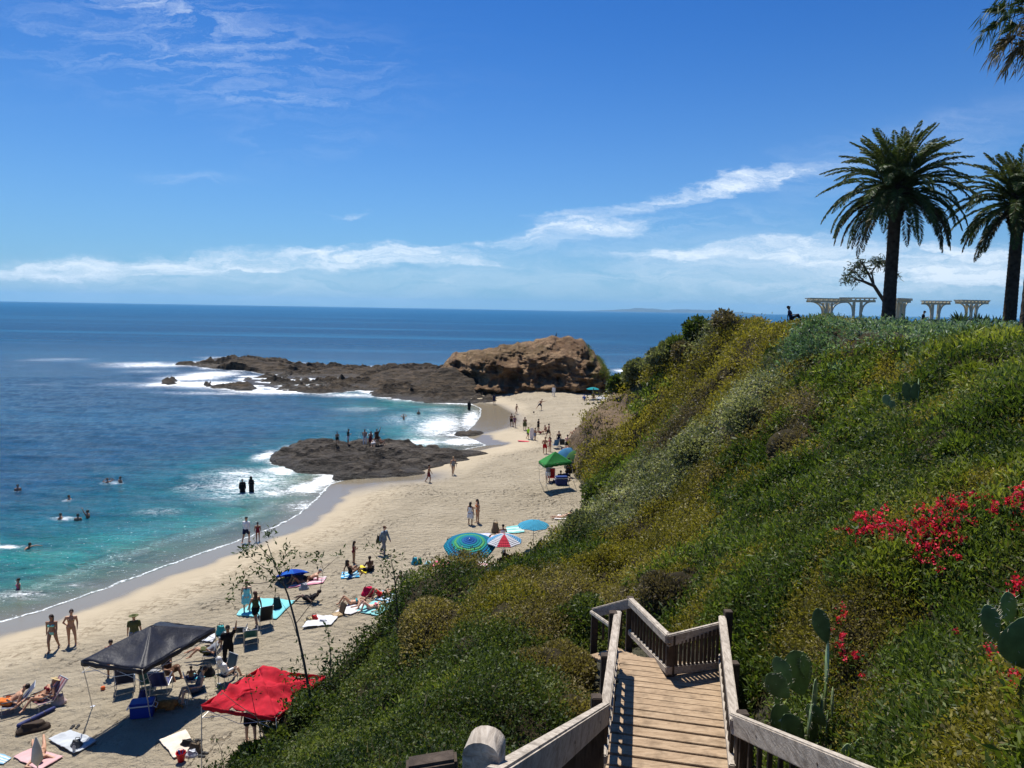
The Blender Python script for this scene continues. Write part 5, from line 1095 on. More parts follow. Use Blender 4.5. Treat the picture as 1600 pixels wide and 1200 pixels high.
pose('phone', arms=[((.2, -.15, -1), (-.4, -.9, .35)), ((.2, -.1, -1), (-.4, -.9, .3))], legs=LS, head=(0, -.3, 1))
pose('raise', arms=[((.4, -.3, 1), (.1, -.3, 1)), ((.15, 0, -1), (.1, -.1, -1))], legs=LS)
pose('heads', t=(0, .1, 1), arms=[((.9, -.2, .35), (-.8, .1, .6)), ((.9, -.2, .35), (-.8, .1, .6))], legs=LS)
pose('lunge', t=(.35, -.1, 1), arms=[((.9, -.2, .2), (.8, -.3, .3)), ((.8, .1, -.7), (.5, .1, -.9))], legs=[((.25, -.1, -1), (-.05, .1, -1)), ((.75, .1, -1), (.6, .1, -1))])
pose('sit', t=(0, .28, 1), arms=[((.3, .45, -.95), (.1, .05, -1)), ((.3, -.6, -.8), (-.1, -.9, .1))], legs=[((.15, -1, .75), (0, -.5, -1)), ((.2, -1, .55), (0, -.6, -1))])
pose('sitx', t=(0, -.05, 1), arms=[((.3, -.45, -.9), (-.3, -.9, -.1)), ((.3, -.45, -.9), (-.3, -.9, -.1))], legs=[((.8, -.8, .15), (-1.2, -.2, -.2)), ((.8, -.8, .15), (-1.2, -.35, -.2))])
pose('sitb', t=(0, .55, 1), arms=[((.35, .5, -.9), (.1, .2, -1)), ((.35, .5, -.9), (.1, .2, -1))], legs=[((.12, -1, .08), (0, -1, -.08)), ((.12, -1, .6), (0, -.5, -1))])
pose('chair', t=(0, .35, 1), arms=[((.25, -.2, -1), (0, -1, .05)), ((.25, -.2, -1), (0, -1, .05))], legs=[((.12, -1, .12), (0, -.2, -1)), ((.12, -1, .12), (0, -.4, -1))])
pose('recline', t=(0, .95, .62), f=(0, -.6, .9), head=(0, .6, .9), arms=[((.35, -.3, -.6), (-.3, -.8, .4)), ((.35, -.3, -.6), (-.2, -1, .2))], legs=[((.12, -1, .5), (0, -.8, -.75)), ((.15, -1, .25), (0, -1, -.3))])
pose('knees', t=(0, 1, .06), f=(0, 0, 1), arms=[((.6, -.3, -.1), (.2, -1, -.05)), ((.7, .5, -.1), (-.6, .7, .1))], legs=[((.1, -.75, .9), (0, -.45, -1)), ((.15, -.7, .75), (.1, -.7, -1))], feet=[(0, -1, -.2)] * 2)
pose('flat', t=(0, 1, .03), f=(0, 0, 1), arms=[((.35, -1, -.05), (.1, -1, 0)), ((.35, -1, -.05), (.1, -1, 0))], legs=[((.1, -1, 0), (.02, -1, -.03))] * 2, feet=[(.3, -.4, 1)] * 2)
pose('prone', t=(0, 1, .12), f=(0, .1, -1), head=(0, 1, .35), arms=[((.65, .7, -.25), (-.75, .6, -.1)), ((.65, .7, -.25), (-.75, .6, -.1))], legs=[((.1, -1, -.05), (.05, -1, .0)), ((.12, -1, -.05), (.0, -1, .18))], feet=[(0, -1, .3)] * 2)
pose('elbow', t=(0, 1, .45), f=(0, .4, -1), head=(0, .6, 1), arms=[((.2, .1, -1), (-.1, 1, -.1))] * 2, legs=[((.12, -1, -.08), (.05, -1, .0))] * 2, feet=[(0, -1, .3)] * 2)
pose('swim', t=(0, -.8, .55), f=(0, -.5, -.9), head=(0, -.3, 1), arms=[((.7, -.8, .1), (.3, -1, -.2)), ((.9, .2, -.5), (.5, .5, -.7))], legs=[((.1, 1, -.5), (.1, 1, -.4))] * 2, feet=[(0, 1, -.3)] * 2)
def skeleton(pn):
    p = POSES[pn]; J = {}; t = nv(*p['t']); f = Vector(p['f']); f = (f - t * f.dot(t)).normalized(); s = -(f.cross(t)).normalized()   # s: towards +x for a standing figure facing -y
    if s.x < 0 and abs(s.x) > .3: s = -s
    J['pel'] = Vector((0, 0, 0)); J['waist'] = t * .15; J['chest'] = t * .34; J['neck'] = t * .50; hd_ = nv(*p['head']); J['head'] = J['neck'] + hd_ * .19; J['hd'] = hd_; J['t'] = t; J['f'] = f; J['s'] = s
    for side, sg in (('L', 1), ('R', -1)):
        k_ = 0 if side == 'L' else 1
        mir = lambda a: Vector((a[0] * sg, a[1], a[2])).normalized()
        J['sh' + side] = t * .445 + s * sg * .175; u_, fo = p['arms'][k_]; J['el' + side] = J['sh' + side] + mir(u_) * .29; J['wr' + side] = J['el' + side] + mir(fo) * .25; J['hdir' + side] = mir(fo)
        th, sn = p['legs'][k_]; J['hp' + side] = s * sg * .09 - t * .04; J['kn' + side] = J['hp' + side] + mir(th) * .43; J['an' + side] = J['kn' + side] + mir(sn) * .42
        ft = (p['feet'] or FS)[k_]; J['ft' + side] = J['an' + side] + mir(ft) * .15; J['fdir' + side] = mir(ft)
    return J
def remesh(mb, name, vox, smooth=2, dec=None):
    me = mb.mesh(name, smooth=False); o = bpy.data.objects.new('tmp', me); COL.objects.link(o)
    md = o.modifiers.new('r', 'REMESH'); md.mode = 'VOXEL'; md.voxel_size = vox; md.use_smooth_shade = True
    sm = o.modifiers.new('s', 'SMOOTH'); sm.iterations = smooth; sm.factor = .5
    if dec: dc = o.modifiers.new('d', 'DECIMATE'); dc.ratio = dec
    dg = bpy.context.evaluated_depsgraph_get(); r = bpy.data.meshes.new_from_object(o.evaluated_get(dg)); r.name = name
    bpy.data.objects.remove(o); bpy.data.meshes.remove(me); r.polygons.foreach_set('use_smooth', np.ones(len(r.polygons), bool)); return r
def limb(mb, J, a, b, ra, rb, t0=0, t1=1, add=0, **k):
    A, B = J[a], J[b]; mb.cap(A.lerp(B, t0), A.lerp(B, t1), ra + (rb - ra) * t0 + add, ra + (rb - ra) * t1 + add, **k)
def torso(mb, J, t0, t1, add, fem):
    t, s = J['t'], J['s']
    prof_ = [(-.06, .098, 1.52), (.03, .100, 1.55), (.13, .084 if fem else .092, 1.42), (.24, .090 if fem else .098, 1.45), (.34, .098 if fem else .108, 1.55), (.42, .085, 1.7)]
    pts = [(h, r, w_) for h, r, w_ in prof_ if t0 - .001 <= h <= t1 + .001]
    for (h0, r0, w0), (h1, r1, w1) in zip(pts[:-1], pts[1:]): mb.cap(t * h0, t * h1, r0 + add, r1 + add, side=s, wide=(w0 + w1) / 2, k=16)
def breasts(mb, J, add):
    for sg in (-1, 1): mb.ell(J['t'] * .315 + J['s'] * sg * .075 + J['f'] * .075, (.058 + add, .058 + add, .058 + add))
BODY = {}; ZMIN = {}
def body(pn, fem, fine=True):
    key = (pn, fem, fine)
    if key in BODY: return BODY[key]
    J = skeleton(pn); mb = MB(); torso(mb, J, -.1, .5, 0, fem)
    if fem: breasts(mb, J, 0)
    for sg in (-1, 1): mb.ell(J['s'] * sg * .07 - J['f'] * .05 - J['t'] * .06, (.085, .085, .085))
    mb.cap(J['shL'], J['shR'], .056, .056); mb.cap(J['neck'] - J['t'] * .06, J['head'] - J['hd'] * .04, .056, .050)
    hd_ = J['hd']; f = J['f']; hf = (f - hd_ * f.dot(hd_)).normalized() if abs(f.dot(hd_)) < .95 else J['f']; hs = hd_.cross(hf).normalized(); hf = hs.cross(hd_).normalized() * (1 if hs.cross(hd_).dot(f) >= -.2 else -1)
    J['hf'] = hf; M = Matrix((hs, hf, hd_)).transposed()
    mb.ell(J['head'] + hd_ * .01, (.074, .092, .108), M); mb.ell(J['head'] - hd_ * .055 + hf * .03, (.052, .058, .055), M)
    mb.cap(J['head'] + hf * .088 + hd_ * .01, J['head'] + hf * .104 - hd_ * .022, .011, .016)
    for sg in (-1, 1): mb.ell(J['head'] + hs * sg * .076 - hd_ * .005, (.012, .02, .03), M); mb.ell(J['head'] + hf * .084 + hs * sg * .03 + hd_ * .03, (.02, .01, .007), M)
    mb.ell(J['head'] + hf * .090 - hd_ * .050, (.022, .008, .009), M)
    for S_ in 'LR':
        limb(mb, J, 'sh' + S_, 'el' + S_, .050 if fem else .056, .038); limb(mb, J, 'el' + S_, 'wr' + S_, .039, .026)
        limb(mb, J, 'hp' + S_, 'kn' + S_, .090, .056, k=14); limb(mb, J, 'kn' + S_, 'an' + S_, .055, .036); mb.cap(J['kn' + S_].lerp(J['an' + S_], .12), J['kn' + S_].lerp(J['an' + S_], .42), .053, .050)
        fd = J['fdir' + S_]; mb.cap(J['an' + S_] - fd * .05 - Vector((0, 0, .02)), J['an' + S_] + fd * .15 - Vector((0, 0, .035)), .036, .024, wide=1.3, side=fd.cross(Vector((0, 0, 1))) if abs(fd.z) < .95 else (1, 0, 0))
        w_ = J['wr' + S_]; h_ = J['hdir' + S_]; ax = h_.cross(J['s'] if abs(h_.dot(J['s'])) < .9 else J['f']).normalized()      # across the palm
        inn = h_.cross(ax)
        mb.cap(w_ + h_ * .02, w_ + h_ * .08, .018, .018, side=ax, wide=2.2)
        if fine:
            for i, (o_, l_) in enumerate([(-.030, .062), (-.010, .074), (.010, .070), (.029, .054)]):
                b0 = w_ + h_ * .088 + ax * o_; b1 = b0 + h_ * l_ * .55 + inn * .004 + ax * o_ * .25; b2 = b1 + (h_ * .8 + inn * .6).normalized() * l_ * .5; mb.cap(b0, b1, .0105, .0095); mb.cap(b1, b2, .0095, .008)
            b0 = w_ + h_ * .035 - ax * .034; mb.cap(b0, b0 - ax * .028 + h_ * .035 + inn * .012, .013, .010); mb.cap(b0 - ax * .028 + h_ * .035 + inn * .012, b0 - ax * .030 + h_ * .062 + inn * .02, .010, .009)
        else: mb.cap(w_ + h_ * .08, w_ + h_ * .15, .014, .010, side=ax, wide=2.4)
    me = remesh(mb, 'person_body', .0105 if fine else .018, 3 if fine else 2, .6 if fine else None)
    co = np.empty(len(me.vertices) * 3, np.float32); me.vertices.foreach_get('co', co); z0 = float(co.reshape(-1, 3)[:, 2].min())
    BODY[key] = (me, J, z0); return BODY[key]
GARM = {}
def garment(kind, pn, fem, fine):
    key = (kind, pn, fem, fine)
    if key in GARM: return GARM[key]
    J = BODY[(pn, fem, fine)][1]; mb = MB(); t, s, f, hd_, hf = J['t'], J['s'], J['f'], J['hd'], J['hf']; head = J['head']; vox = .012 if fine else .018
    def legs(t1, add, r1=None):
        for S_ in 'LR':
            limb(mb, J, 'hp' + S_, 'kn' + S_, .090, .056 + (r1 or 0), 0, min(t1, 1), add, k=14)
            if t1 > 1: limb(mb, J, 'kn' + S_, 'an' + S_, .056, .045, 0, t1 - 1, add)
    if kind == 'shorts': torso(mb, J, -.1, .04, .012, fem); [mb.ell(s * sg * .07 - f * .05 - t * .06, (.095,) * 3) for sg in (-1, 1)]; legs(.55, .018, .03)
    elif kind == 'briefs': mb.cap(t * -.07, t * -.03, .104, .106, side=s, wide=1.5, k=16); [mb.ell(s * sg * .065 - f * .05 - t * .06, (.09, .09, .07)) for sg in (-1, 1)]
    elif kind == 'bikini_top': mb.cap(t * .295, t * .315, .096, .098, side=s, wide=1.5, k=16); breasts(mb, J, .007); [mb.cap(t * .33 + s * sg * .07 + f * .10, t * .50 + s * sg * .05, .010, .010) for sg in (-1, 1)]
    elif kind == 'swimsuit': torso(mb, J, -.1, .35, .007, fem); (breasts(mb, J, .008) if fem else None); [mb.ell(s * sg * .07 - f * .05 - t * .06, (.09,) * 3) for sg in (-1, 1)]
    elif kind in ('shirt', 'long_shirt'):
        torso(mb, J, -.1, .45, .018, fem); mb.cap(J['shL'], J['shR'], .072, .072)
        for S_ in 'LR':
            limb(mb, J, 'sh' + S_, 'el' + S_, .056, .044, 0, .6 if kind == 'shirt' else 1, .016)
            if kind == 'long_shirt': limb(mb, J, 'el' + S_, 'wr' + S_, .044, .034, 0, .95, .012)
    elif kind == 'tank': torso(mb, J, -.1, .36, .014, fem); [mb.cap(t * .36 + s * sg * .09, t * .48 + s * sg * .08, .07, .04) for sg in (-1, 1)]
    elif kind == 'dress':
        torso(mb, J, -.1, .36, .014, fem); legs(.75, .035, .06); mb.cap(J['hpL'].lerp(J['knL'], .1), J['hpR'].lerp(J['knR'], .1), .1, .1); mb.cap(J['hpL'].lerp(J['knL'], .7), J['hpR'].lerp(J['knR'], .7), .1, .1)
        [mb.cap(t * .36 + s * sg * .09, t * .47 + s * sg * .09, .06, .03) for sg in (-1, 1)]
    elif kind == 'trousers': torso(mb, J, -.1, .04, .012, fem); legs(1.93, .016)
    elif kind == 'robe':
        torso(mb, J, -.1, .45, .03, fem); mb.cap(J['shL'], J['shR'], .085, .085); legs(1.8, .05); mb.cap(J['hpL'].lerp(J['anL'], .5), J['hpR'].lerp(J['anR'], .5), .14, .14)
        for S_ in 'LR': limb(mb, J, 'sh' + S_, 'el' + S_, .06, .06, 0, 1, .02); limb(mb, J, 'el' + S_, 'wr' + S_, .06, .06, 0, .9, .01)
    elif kind.startswith('hair') or kind in ('hood',):
        ad = .012 if kind != 'hood' else .022
        M = Matrix((hd_.cross(hf).normalized(), hf, hd_)).transposed(); mb.ell(head + hd_ * .028 - hf * .018, (.078 + ad, .088 + ad, .098 + ad), M)
        if kind == 'hair_long': back = -(hf); q = head + back * .06; mb.cap(q, q + back * .03 - Vector((0, 0, .22)) if abs(hd_.z) > .4 else q - hd_ * .12, .065, .045, side=hd_.cross(hf), wide=1.4); mb.cap(q - hd_ * .1, q - hd_ * .3, .05, .035, side=hd_.cross(hf), wide=1.6)
        if kind == 'hair_bun': mb.ell(head + hd_ * .10 - hf * .06, (.042,) * 3)
        if kind == 'hood': mb.cap(J['neck'], head - hf * .02, .085, .095)
    elif kind in ('sunhat', 'cap'):
        M = Matrix((hd_.cross(hf).normalized(), hf, hd_)).transposed(); mb.ell(head + hd_ * .055 - hf * .005, (.085, .100, .082), M)
        if kind == 'sunhat':
            ring = MB(); R_ = .19; mb.ell(head + hd_ * .055, (R_, R_, .016), M)
        else: mb.ell(head + hd_ * .05 + hf * .10, (.062, .075, .014), M)
    GARM[key] = remesh(mb, kind, vox, 2); return GARM[key]
SKIN = dict(tan=(.46, .25, .15), light=(.62, .40, .28), brown=(.30, .155, .09), dark=(.11, .06, .038), pink=(.66, .38, .28))
CL = dict(black=(.012, .012, .014), navy=(.012, .02, .06), white=(.75, .75, .74), grey=(.22, .23, .25), red=(.5, .015, .02), mint=(.25, .62, .52), tanc=(.42, .24, .13), teal=(.03, .32, .36), blue=(.03, .10, .42), pink=(.65, .14, .22), neon=(.35, .75, .03), brown=(.10, .05, .03), blond=(.34, .22, .10), dkbrown=(.022, .013, .009), straw=(.55, .42, .22), olive=(.09, .10, .04), aqua=(.22, .60, .66), maroon=(.16, .02, .03), bluegrey=(.16, .22, .30), purple=(.12, .05, .16), orange=(.7, .2, .05), yellow=(.75, .6, .08))
def skinm(k): 
    m = pmat('skin_' + k, SKIN[k], .5, .06, 6, .08, 60, .35); return m
def person(pos, pn, sex, h, rz, skin, wear, label, cat='person', fine=None, sink=0.0, group=None):
    D = np.linalg.norm(np.array(pos) - CAM); fine = (D < 48) if fine is None else fine; fem = sex == 'f'
    me, J, z0 = body(pn, fem, fine); sc = h / 1.72
    t = T('person', label, 'person', (pos[0], pos[1], pos[2] - sink), math.radians(rz), group, sc); t.scale = (sc * 1.12, sc * (1.12 if abs(POSES[pn]['t'][1]) < .6 else 1.0), sc)
    o = O('body', me, None, t); o.location = (0, 0, -z0)
    if not me.materials: me.materials.append(skinm(skin))
    o.material_slots[0].link = 'OBJECT'; o.material_slots[0].material = skinm(skin)
    for kind, colr in wear:
        g = garment(kind, pn, fem, fine); nm = {'hair_short': 'hair', 'hair_long': 'hair', 'hair_bun': 'hair', 'sunhat': 'hat', 'tank': 'top', 'briefs': 'swim_bottoms'}.get(kind, kind)
        c = O(nm, g, None, t); c.location = (0, 0, -z0)
        mt = pmat('hair_' + colr, CL[colr], .6, .3, 30, .5, 90, .3) if nm == 'hair' else pmat('cloth_' + colr, CL[colr], .85, .15, 10, .4, 45, .1)
        if not g.materials: g.materials.append(mt)
        c.material_slots[0].link = 'OBJECT'; c.material_slots[0].material = mt
    return t
def ps(u, v, *a, **k): return person(onsand(u, v), *a, **k)
def pw(u, v, depth, *a, **k):                          # standing or floating in the water: u, v where the body meets the surface
    p = G(u, v, 0.0); p[2] = 0.0; return person(p, *a, sink=depth, **k)
H_ = ('hair_short', 'dkbrown'); HL = ('hair_long', 'dkbrown'); HB = ('hair_bun', 'dkbrown')
# rz 0 = facing the camera, 180 = facing the sea, 90 = facing right
ps(83, 1017, 'walk', 'f', 1.70, 10, 'brown', [HL, ('bikini_top', 'mint'), ('briefs', 'mint')], 'woman in a mint green bikini walking up the beach near the wet sand')
ps(112, 1008, 'contra', 'f', 1.66, 25, 'tan', [HB, ('bikini_top', 'tanc'), ('briefs', 'tanc')], 'woman in a tan bikini standing with crossed arms right of the mint bikini woman')
ps(211, 1018, 'stand', 'm', 1.7, 200, 'tan', [('sunhat', 'olive'), ('shirt', 'olive'), ('shorts', 'grey')], 'person in an olive sunhat standing behind the black canopy')
ps(175, 1056, 'front', 'f', 1.55, 30, 'brown', [H_, ('tank', 'maroon'), ('shorts', 'pink')], 'person in pink shorts half hidden behind the left side of the black canopy')
ps(357, 1042, 'raise', 'm', 1.78, 20, 'brown', [('cap', 'black'), ('shirt', 'black'), ('trousers', 'black')], 'man in black with one arm raised to the right pole of the black canopy')
ps(392, 1160, 'stand', 'm', 1.75, 0, 'light', [('shorts', 'black'), H_], 'bare chested man in black shorts standing under the red shade')
ps(385, 848, 'walk', 'm', 1.8, 170, 'tan', [('long_shirt', 'white'), ('shorts', 'navy'), ('cap', 'black')], 'man in a white long sleeved shirt walking at the water edge with a child')
ps(403, 846, 'walk', 'f', 1.35, 200, 'brown', [HB, ('swimsuit', 'maroon')], 'child in a dark red swimsuit beside the man in white at the water edge')
ps(600, 866, 'walk', 'm', 1.8, 60, 'light', [('cap', 'brown'), ('long_shirt', 'bluegrey'), ('trousers', 'grey')], 'man in a blue grey shirt and cap carrying a dark bag across the sand')
ps(553, 880, 'front', 'f', 1.35, 120, 'brown', [HL, ('swimsuit', 'maroon')], 'girl in a reddish swimsuit standing behind the bathers on the blue towel')
ps(386, 957, 'stand', 'f', 1.6, 200, 'light', [('hair_short', 'brown'), ('dress', 'aqua')], 'person wrapped in a light blue towel behind the sapling leaves')
ps(400, 977, 'walk', 'f', 1.68, 230, 'tan', [('hair_long', 'brown'), ('tank', 'olive'), ('shorts', 'black')], 'woman in an olive top and black shorts walking beside the aqua blanket')
ps(735, 820, 'stand', 'f', 1.62, 150, 'brown', [HL, ('dress', 'white')], 'girl in a white cover up standing next to her friend in mid beach')
ps(746, 817, 'front', 'f', 1.7, -60, 'tan', [HL, ('bikini_top', 'orange'), ('briefs', 'orange')], 'girl with long dark hair in an orange bikini facing her friend in white')
ps(670, 754, 'walk', 'm', 1.65, 90, 'brown', [H_, ('shorts', 'maroon')], 'boy running on the sand in front of the near rock')
ps(708, 742, 'walk', 'f', 1.75, 20, 'tan', [('hair_bun', 'blond'), ('swimsuit', 'grey')], 'woman in a grey swimsuit walking beside the near rock')
ps(772, 632, 'stand', 'm', 1.75, 180, 'brown', [H_, ('shirt', 'navy'), ('shorts', 'navy')], 'dark clothed person on the reef edge above the wet flat')
ps(865, 619, 'stand', 'm', 1.75, 0, 'light', [('hair_short', 'brown'), ('long_shirt', 'white'), ('trousers', 'white')], 'person all in white at the foot of the headland')
ps(807, 647, 'walk', 'f', 1.55, 60, 'tan', [HB, ('bikini_top', 'black'), ('briefs', 'black')], 'small child running on the sand right of the wet flat')
ps(844, 641, 'lunge', 'm', 1.75, 20, 'tan', [H_, ('shorts', 'navy')], 'person kicking a ball on the far sand')
ps(799, 666, 'stand', 'm', 1.72, 30, 'brown', [H_, ('shorts', 'black')], 'taller of the two dark figures at the edge of the wet flat')
ps(804, 668, 'front', 'f', 1.6, -20, 'brown', [HB, ('swimsuit', 'purple')], 'shorter of the two dark figures at the edge of the wet flat')
ps(820, 672, 'stand', 'f', 1.68, 10, 'brown', [HL, ('dress', 'olive')], 'woman in an olive wrap left of the people with the white board')
ps(825, 686, 'walk', 'm', 1.5, 60, 'tan', [('hair_short', 'blond'), ('shirt', 'neon'), ('shorts', 'black')], 'child in a neon yellow shirt holding the white board')
ps(836, 688, 'stand', 'm', 1.5, -60, 'brown', [H_, ('shorts', 'bluegrey')], 'child on the right side of the white board')
ps(841, 674, 'front', 'm', 1.6, 60, 'brown', [H_, ('shirt', 'black'), ('shorts', 'black')], 'person in black standing behind the white board')
ps(857, 684, 'walk', 'm', 1.75, 120, 'tan', [H_, ('shorts', 'black')], 'shirtless man carrying a dark board under his arm')
ps(851, 709, 'contra', 'm', 1.78, 10, 'tan', [H_, ('shorts', 'red')], 'shirtless man in bright red swim shorts behind the green canopy')
ps(859, 706, 'phone', 'f', 1.68, -50, 'tan', [HL, ('bikini_top', 'pink'), ('briefs', 'pink')], 'woman in a pink bikini right of the man in red shorts')
ps(873, 697, 'stand', 'f', 1.72, 0, 'tan', [HL, ('swimsuit', 'black'), ('shorts', 'navy')], 'woman in dark clothes standing by the blue folding chair')
ps(886, 705, 'front', 'm', 1.8, 150, 'pink', [H_, ('shorts', 'black')], 'broad shirtless man in black trunks near the bluff behind the green canopy')
ps(856, 754, 'heads', 'm', 1.72, 170, 'light', [H_, ('shirt', 'grey'), ('shorts', 'white')], 'man in a grey shirt standing at the left pole of the green canopy')
ps(888, 745, 'front', 'm', 1.72, 190, 'brown', [H_, ('shirt', 'black'), ('trousers', 'black')], 'person in black standing under the right side of the green canopy')
# sitting and lying people
ps(548, 900, 'sit', 'f', 1.65, 130, 'brown', [HL, ('swimsuit', 'black')], 'long haired person in black sitting on the blue towel')
ps(578, 893, 'sitx', 'm', 1.65, 220, 'dark', [H_, ('shorts', 'black')], 'person with dark hair sitting at the end of the yellow towel')
ps(484, 908, 'elbow', 'm', 1.75, -75, 'tan', [('cap', 'grey'), ('shorts', 'brown')], 'tanned man in a cap lying on his side on a pink towel')
ps(468, 912, 'knees', 'f', 1.65, -60, 'brown', [('hair_short', 'dkbrown'), ('bikini_top', 'black'), ('briefs', 'black')], 'person in a black bikini lying between the blue umbrella and the man in the cap')
ps(484, 941, 'recline', 'm', 1.7, -100, 'dark', [H_, ('shirt', 'black'), ('shorts', 'black')], 'person in black lying beside the aqua blanket')
ps(548, 945, 'knees', 'f', 1.68, -70, 'tan', [('hair_short', 'brown'), ('bikini_top', 'teal'), ('briefs', 'teal')], 'sunbather with raised knees and a teal bikini, left of the pair')
ps(578, 952, 'knees', 'f', 1.68, -65, 'pink', [('hair_short', 'blond'), ('bikini_top', 'pink'), ('briefs', 'pink')], 'paler sunbather with raised knees on the aqua towel, right of the pair')
ps(594, 932, 'knees', 'm', 1.7, -60, 'brown', [H_, ('shorts', 'red')], 'sunbather with raised knees beside the red bag')
ps(630, 918, 'sit', 'f', 1.65, 150, 'dark', [H_, ('tank', 'black')], 'person in black sitting half behind the thicket bush')
ps(881, 810, 'elbow', 'f', 1.68, -85, 'tan', [HB, ('bikini_top', 'black'), ('briefs', 'black')], 'woman lying prone on a white towel at the foot of the slope')
ps(877, 836, 'sitb', 'f', 1.65, -80, 'brown', [HL, ('swimsuit', 'black')], 'long haired girl in black sitting with stretched legs beside the slope')
ps(883, 856, 'heads', 'f', 1.55, 160, 'tan', [HB, ('bikini_top', 'tanc'), ('shorts', 'olive')], 'woman holding her hair up with both hands beside the thicket', sink=.75)
ps(845, 866, 'sit', 'm', 1.75, 170, 'dark', [H_, ('tank', 'black')], 'dark shirted man sitting behind the bush under the light blue umbrella')
ps(786, 840, 'sitx', 'f', 1.6, 190, 'brown', [HB, ('tank', 'white')], 'person seated behind the red white and blue umbrella')
ps(845, 678, 'recline', 'm', 1.7, -80, 'brown', [H_, ('shorts', 'maroon')], 'person lying on the sand behind the white board')
ps(853, 676, 'sit', 'f', 1.6, 30, 'tan', [HL, ('bikini_top', 'tanc')], 'person sitting up left of the man with the dark board')
ps(897, 681, 'sit', 'f', 1.7, -60, 'tan', [HB, ('bikini_top', 'black'), ('briefs', 'black')], 'sunbather sitting with bent knees beside the bluff')
ps(893, 703, 'sitb', 'm', 1.7, -80, 'pink', [H_, ('shorts', 'bluegrey')], 'pale bather sitting on towels behind the broad shirtless man')
ps(919, 661, 'sitb', 'm', 1.75, -70, 'dark', [H_, ('shirt', 'black'), ('shorts', 'black')], 'dark clothed person leaning against the bluff with legs stretched out')
ps(924, 653, 'sit', 'm', 1.7, -30, 'dark', [H_, ('tank', 'grey')], 'seated person higher up against the bluff')
ps(913, 626, 'sit', 'm', 1.7, 160, 'brown', [('cap', 'blue'), ('shirt', 'blue')], 'person in blue crouching left of the far teal umbrella')
ps(927, 622, 'sitx', 'm', 1.7, 10, 'brown', [H_, ('tank', 'black')], 'person sitting in the shade of the far teal umbrella')
ps(876, 752, 'sitx', 'm', 1.75, 180, 'dark', [('cap', 'black'), ('shirt', 'black')], 'seated man in black, left one in the green canopy shade')
ps(884, 751, 'sitx', 'm', 1.7, 170, 'dark', [H_, ('shirt', 'navy')], 'seated man in navy, right one in the green canopy shade')
ps(801, 884, 'recline', 'm', 1.75, 100, 'tan', [('sunhat', 'straw'), ('shirt', 'black'), ('shorts', 'black')], 'person in a straw hat reclining in the chair by the bushes', sink=-.2)
ps(785, 889, 'sit', 'm', 1.7, 200, 'dark', [H_, ('tank', 'black')], 'dark haired person sitting low under the red white and blue umbrella')
ps(264, 1058, 'sit', 'f', 1.72, 60, 'brown', [('sunhat', 'black'), ('dress', 'brown')], 'person in a wide black hat and brown dress sitting at the canopy shade')
ps(299, 1062, 'sitx', 'm', 1.05, 200, 'dark', [H_, ('shorts', 'navy')], 'toddler sitting near the turquoise towel')
ps(309, 1092, 'chair', 'm', 1.72, -60, 'light', [('hair_short', 'brown'), ('tank', 'grey'), ('shorts', 'grey')], 'brown haired person sitting in the green chair at the shade edge')
ps(352, 1068, 'chair', 'f', 1.7, 150, 'light', [('hood', 'white'), ('long_shirt', 'white')], 'person with a white hood sitting in a chair above the red shade', sink=-.02)
ps(326, 1030, 'recline', 'm', 1.75, -75, 'tan', [('cap', 'grey'), ('shirt', 'grey'), ('shorts', 'olive')], 'man in olive shorts reclining in a low chair right of the black canopy', sink=-.2)
ps(16, 1110, 'recline', 'm', 1.78, -60, 'tan', [H_, ('shorts', 'orange')], 'dark haired man reclining in the navy chair at the left edge', sink=-.16)
ps(65, 1104, 'recline', 'f', 1.7, -30, 'tan', [('sunhat', 'straw'), ('bikini_top', 'maroon'), ('briefs', 'maroon')], 'woman with a straw hat reclining in the red striped chair', sink=-.2)
ps(62, 1180, 'prone', 'f', 1.7, 215, 'tan', [HB, ('briefs', 'black'), ('bikini_top', 'black')], 'woman in a black bikini lying face down on the pink towel')
# in the water
pw(379, 769, .42, 'stand', 'f', 1.55, 20, 'dark', [('robe', 'black'), H_], 'shorter of two people in black robes wading in the foam')
pw(393, 768, .42, 'front', 'f', 1.75, -30, 'dark', [('robe', 'black'), ('hood', 'black')], 'taller of two people in black robes wading in the foam')
pw(733, 641, .2, 'stand', 'm', 1.75, 150, 'dark', [('robe', 'black'), H_], 'dark figure standing in the thin foam of the far cove')
pw(654, 648, 1.05, 'stand', 'm', 1.75, 0, 'brown', [H_], 'swimmer waist deep in the cove, right one of the two beyond the near rock')
pw(631, 655, 1.05, 'heads', 'm', 1.75, 40, 'tan', [H_], 'swimmer waist deep in the cove, left one of the two beyond the near rock')
for u, v, dp, pn, rz, lb in [(28, 767, 1.2, 'stand', 30, 'lone swimmer farthest left in the deep water'), (169, 755, 1.28, 'heads', 60, 'left swimmer of the pair in the upper water'), (188, 754, 1.2, 'stand', -30, 'right swimmer of the pair in the upper water'), (108, 781, 1.36, 'stand', 90, 'swimmer alone below the upper pair, only the head out'),
                          (94, 811, 1.3, 'front', 90, 'left swimmer of the three in the green water'), (122, 813, 1.25, 'stand', 200, 'middle swimmer of the three in the green water'), (137, 808, 1.2, 'raise', -90, 'right swimmer of the three in the green water')]:
    pw(u, v, dp, pn, 'm', 1.72, rz, 'brown', [H_], lb, group='swimmers in the bay')
pw(36, 858, .62, 'swim', 'm', 1.75, 90, 'brown', [H_], 'swimmer making a white splash at the left edge', group='swimmers in the bay')
pw(29, 919, .95, 'stand', 'f', 1.5, -40, 'brown', [('hair_short', 'dkbrown'), ('swimsuit', 'pink')], 'child in pink in the shallow glittering water near the beach')
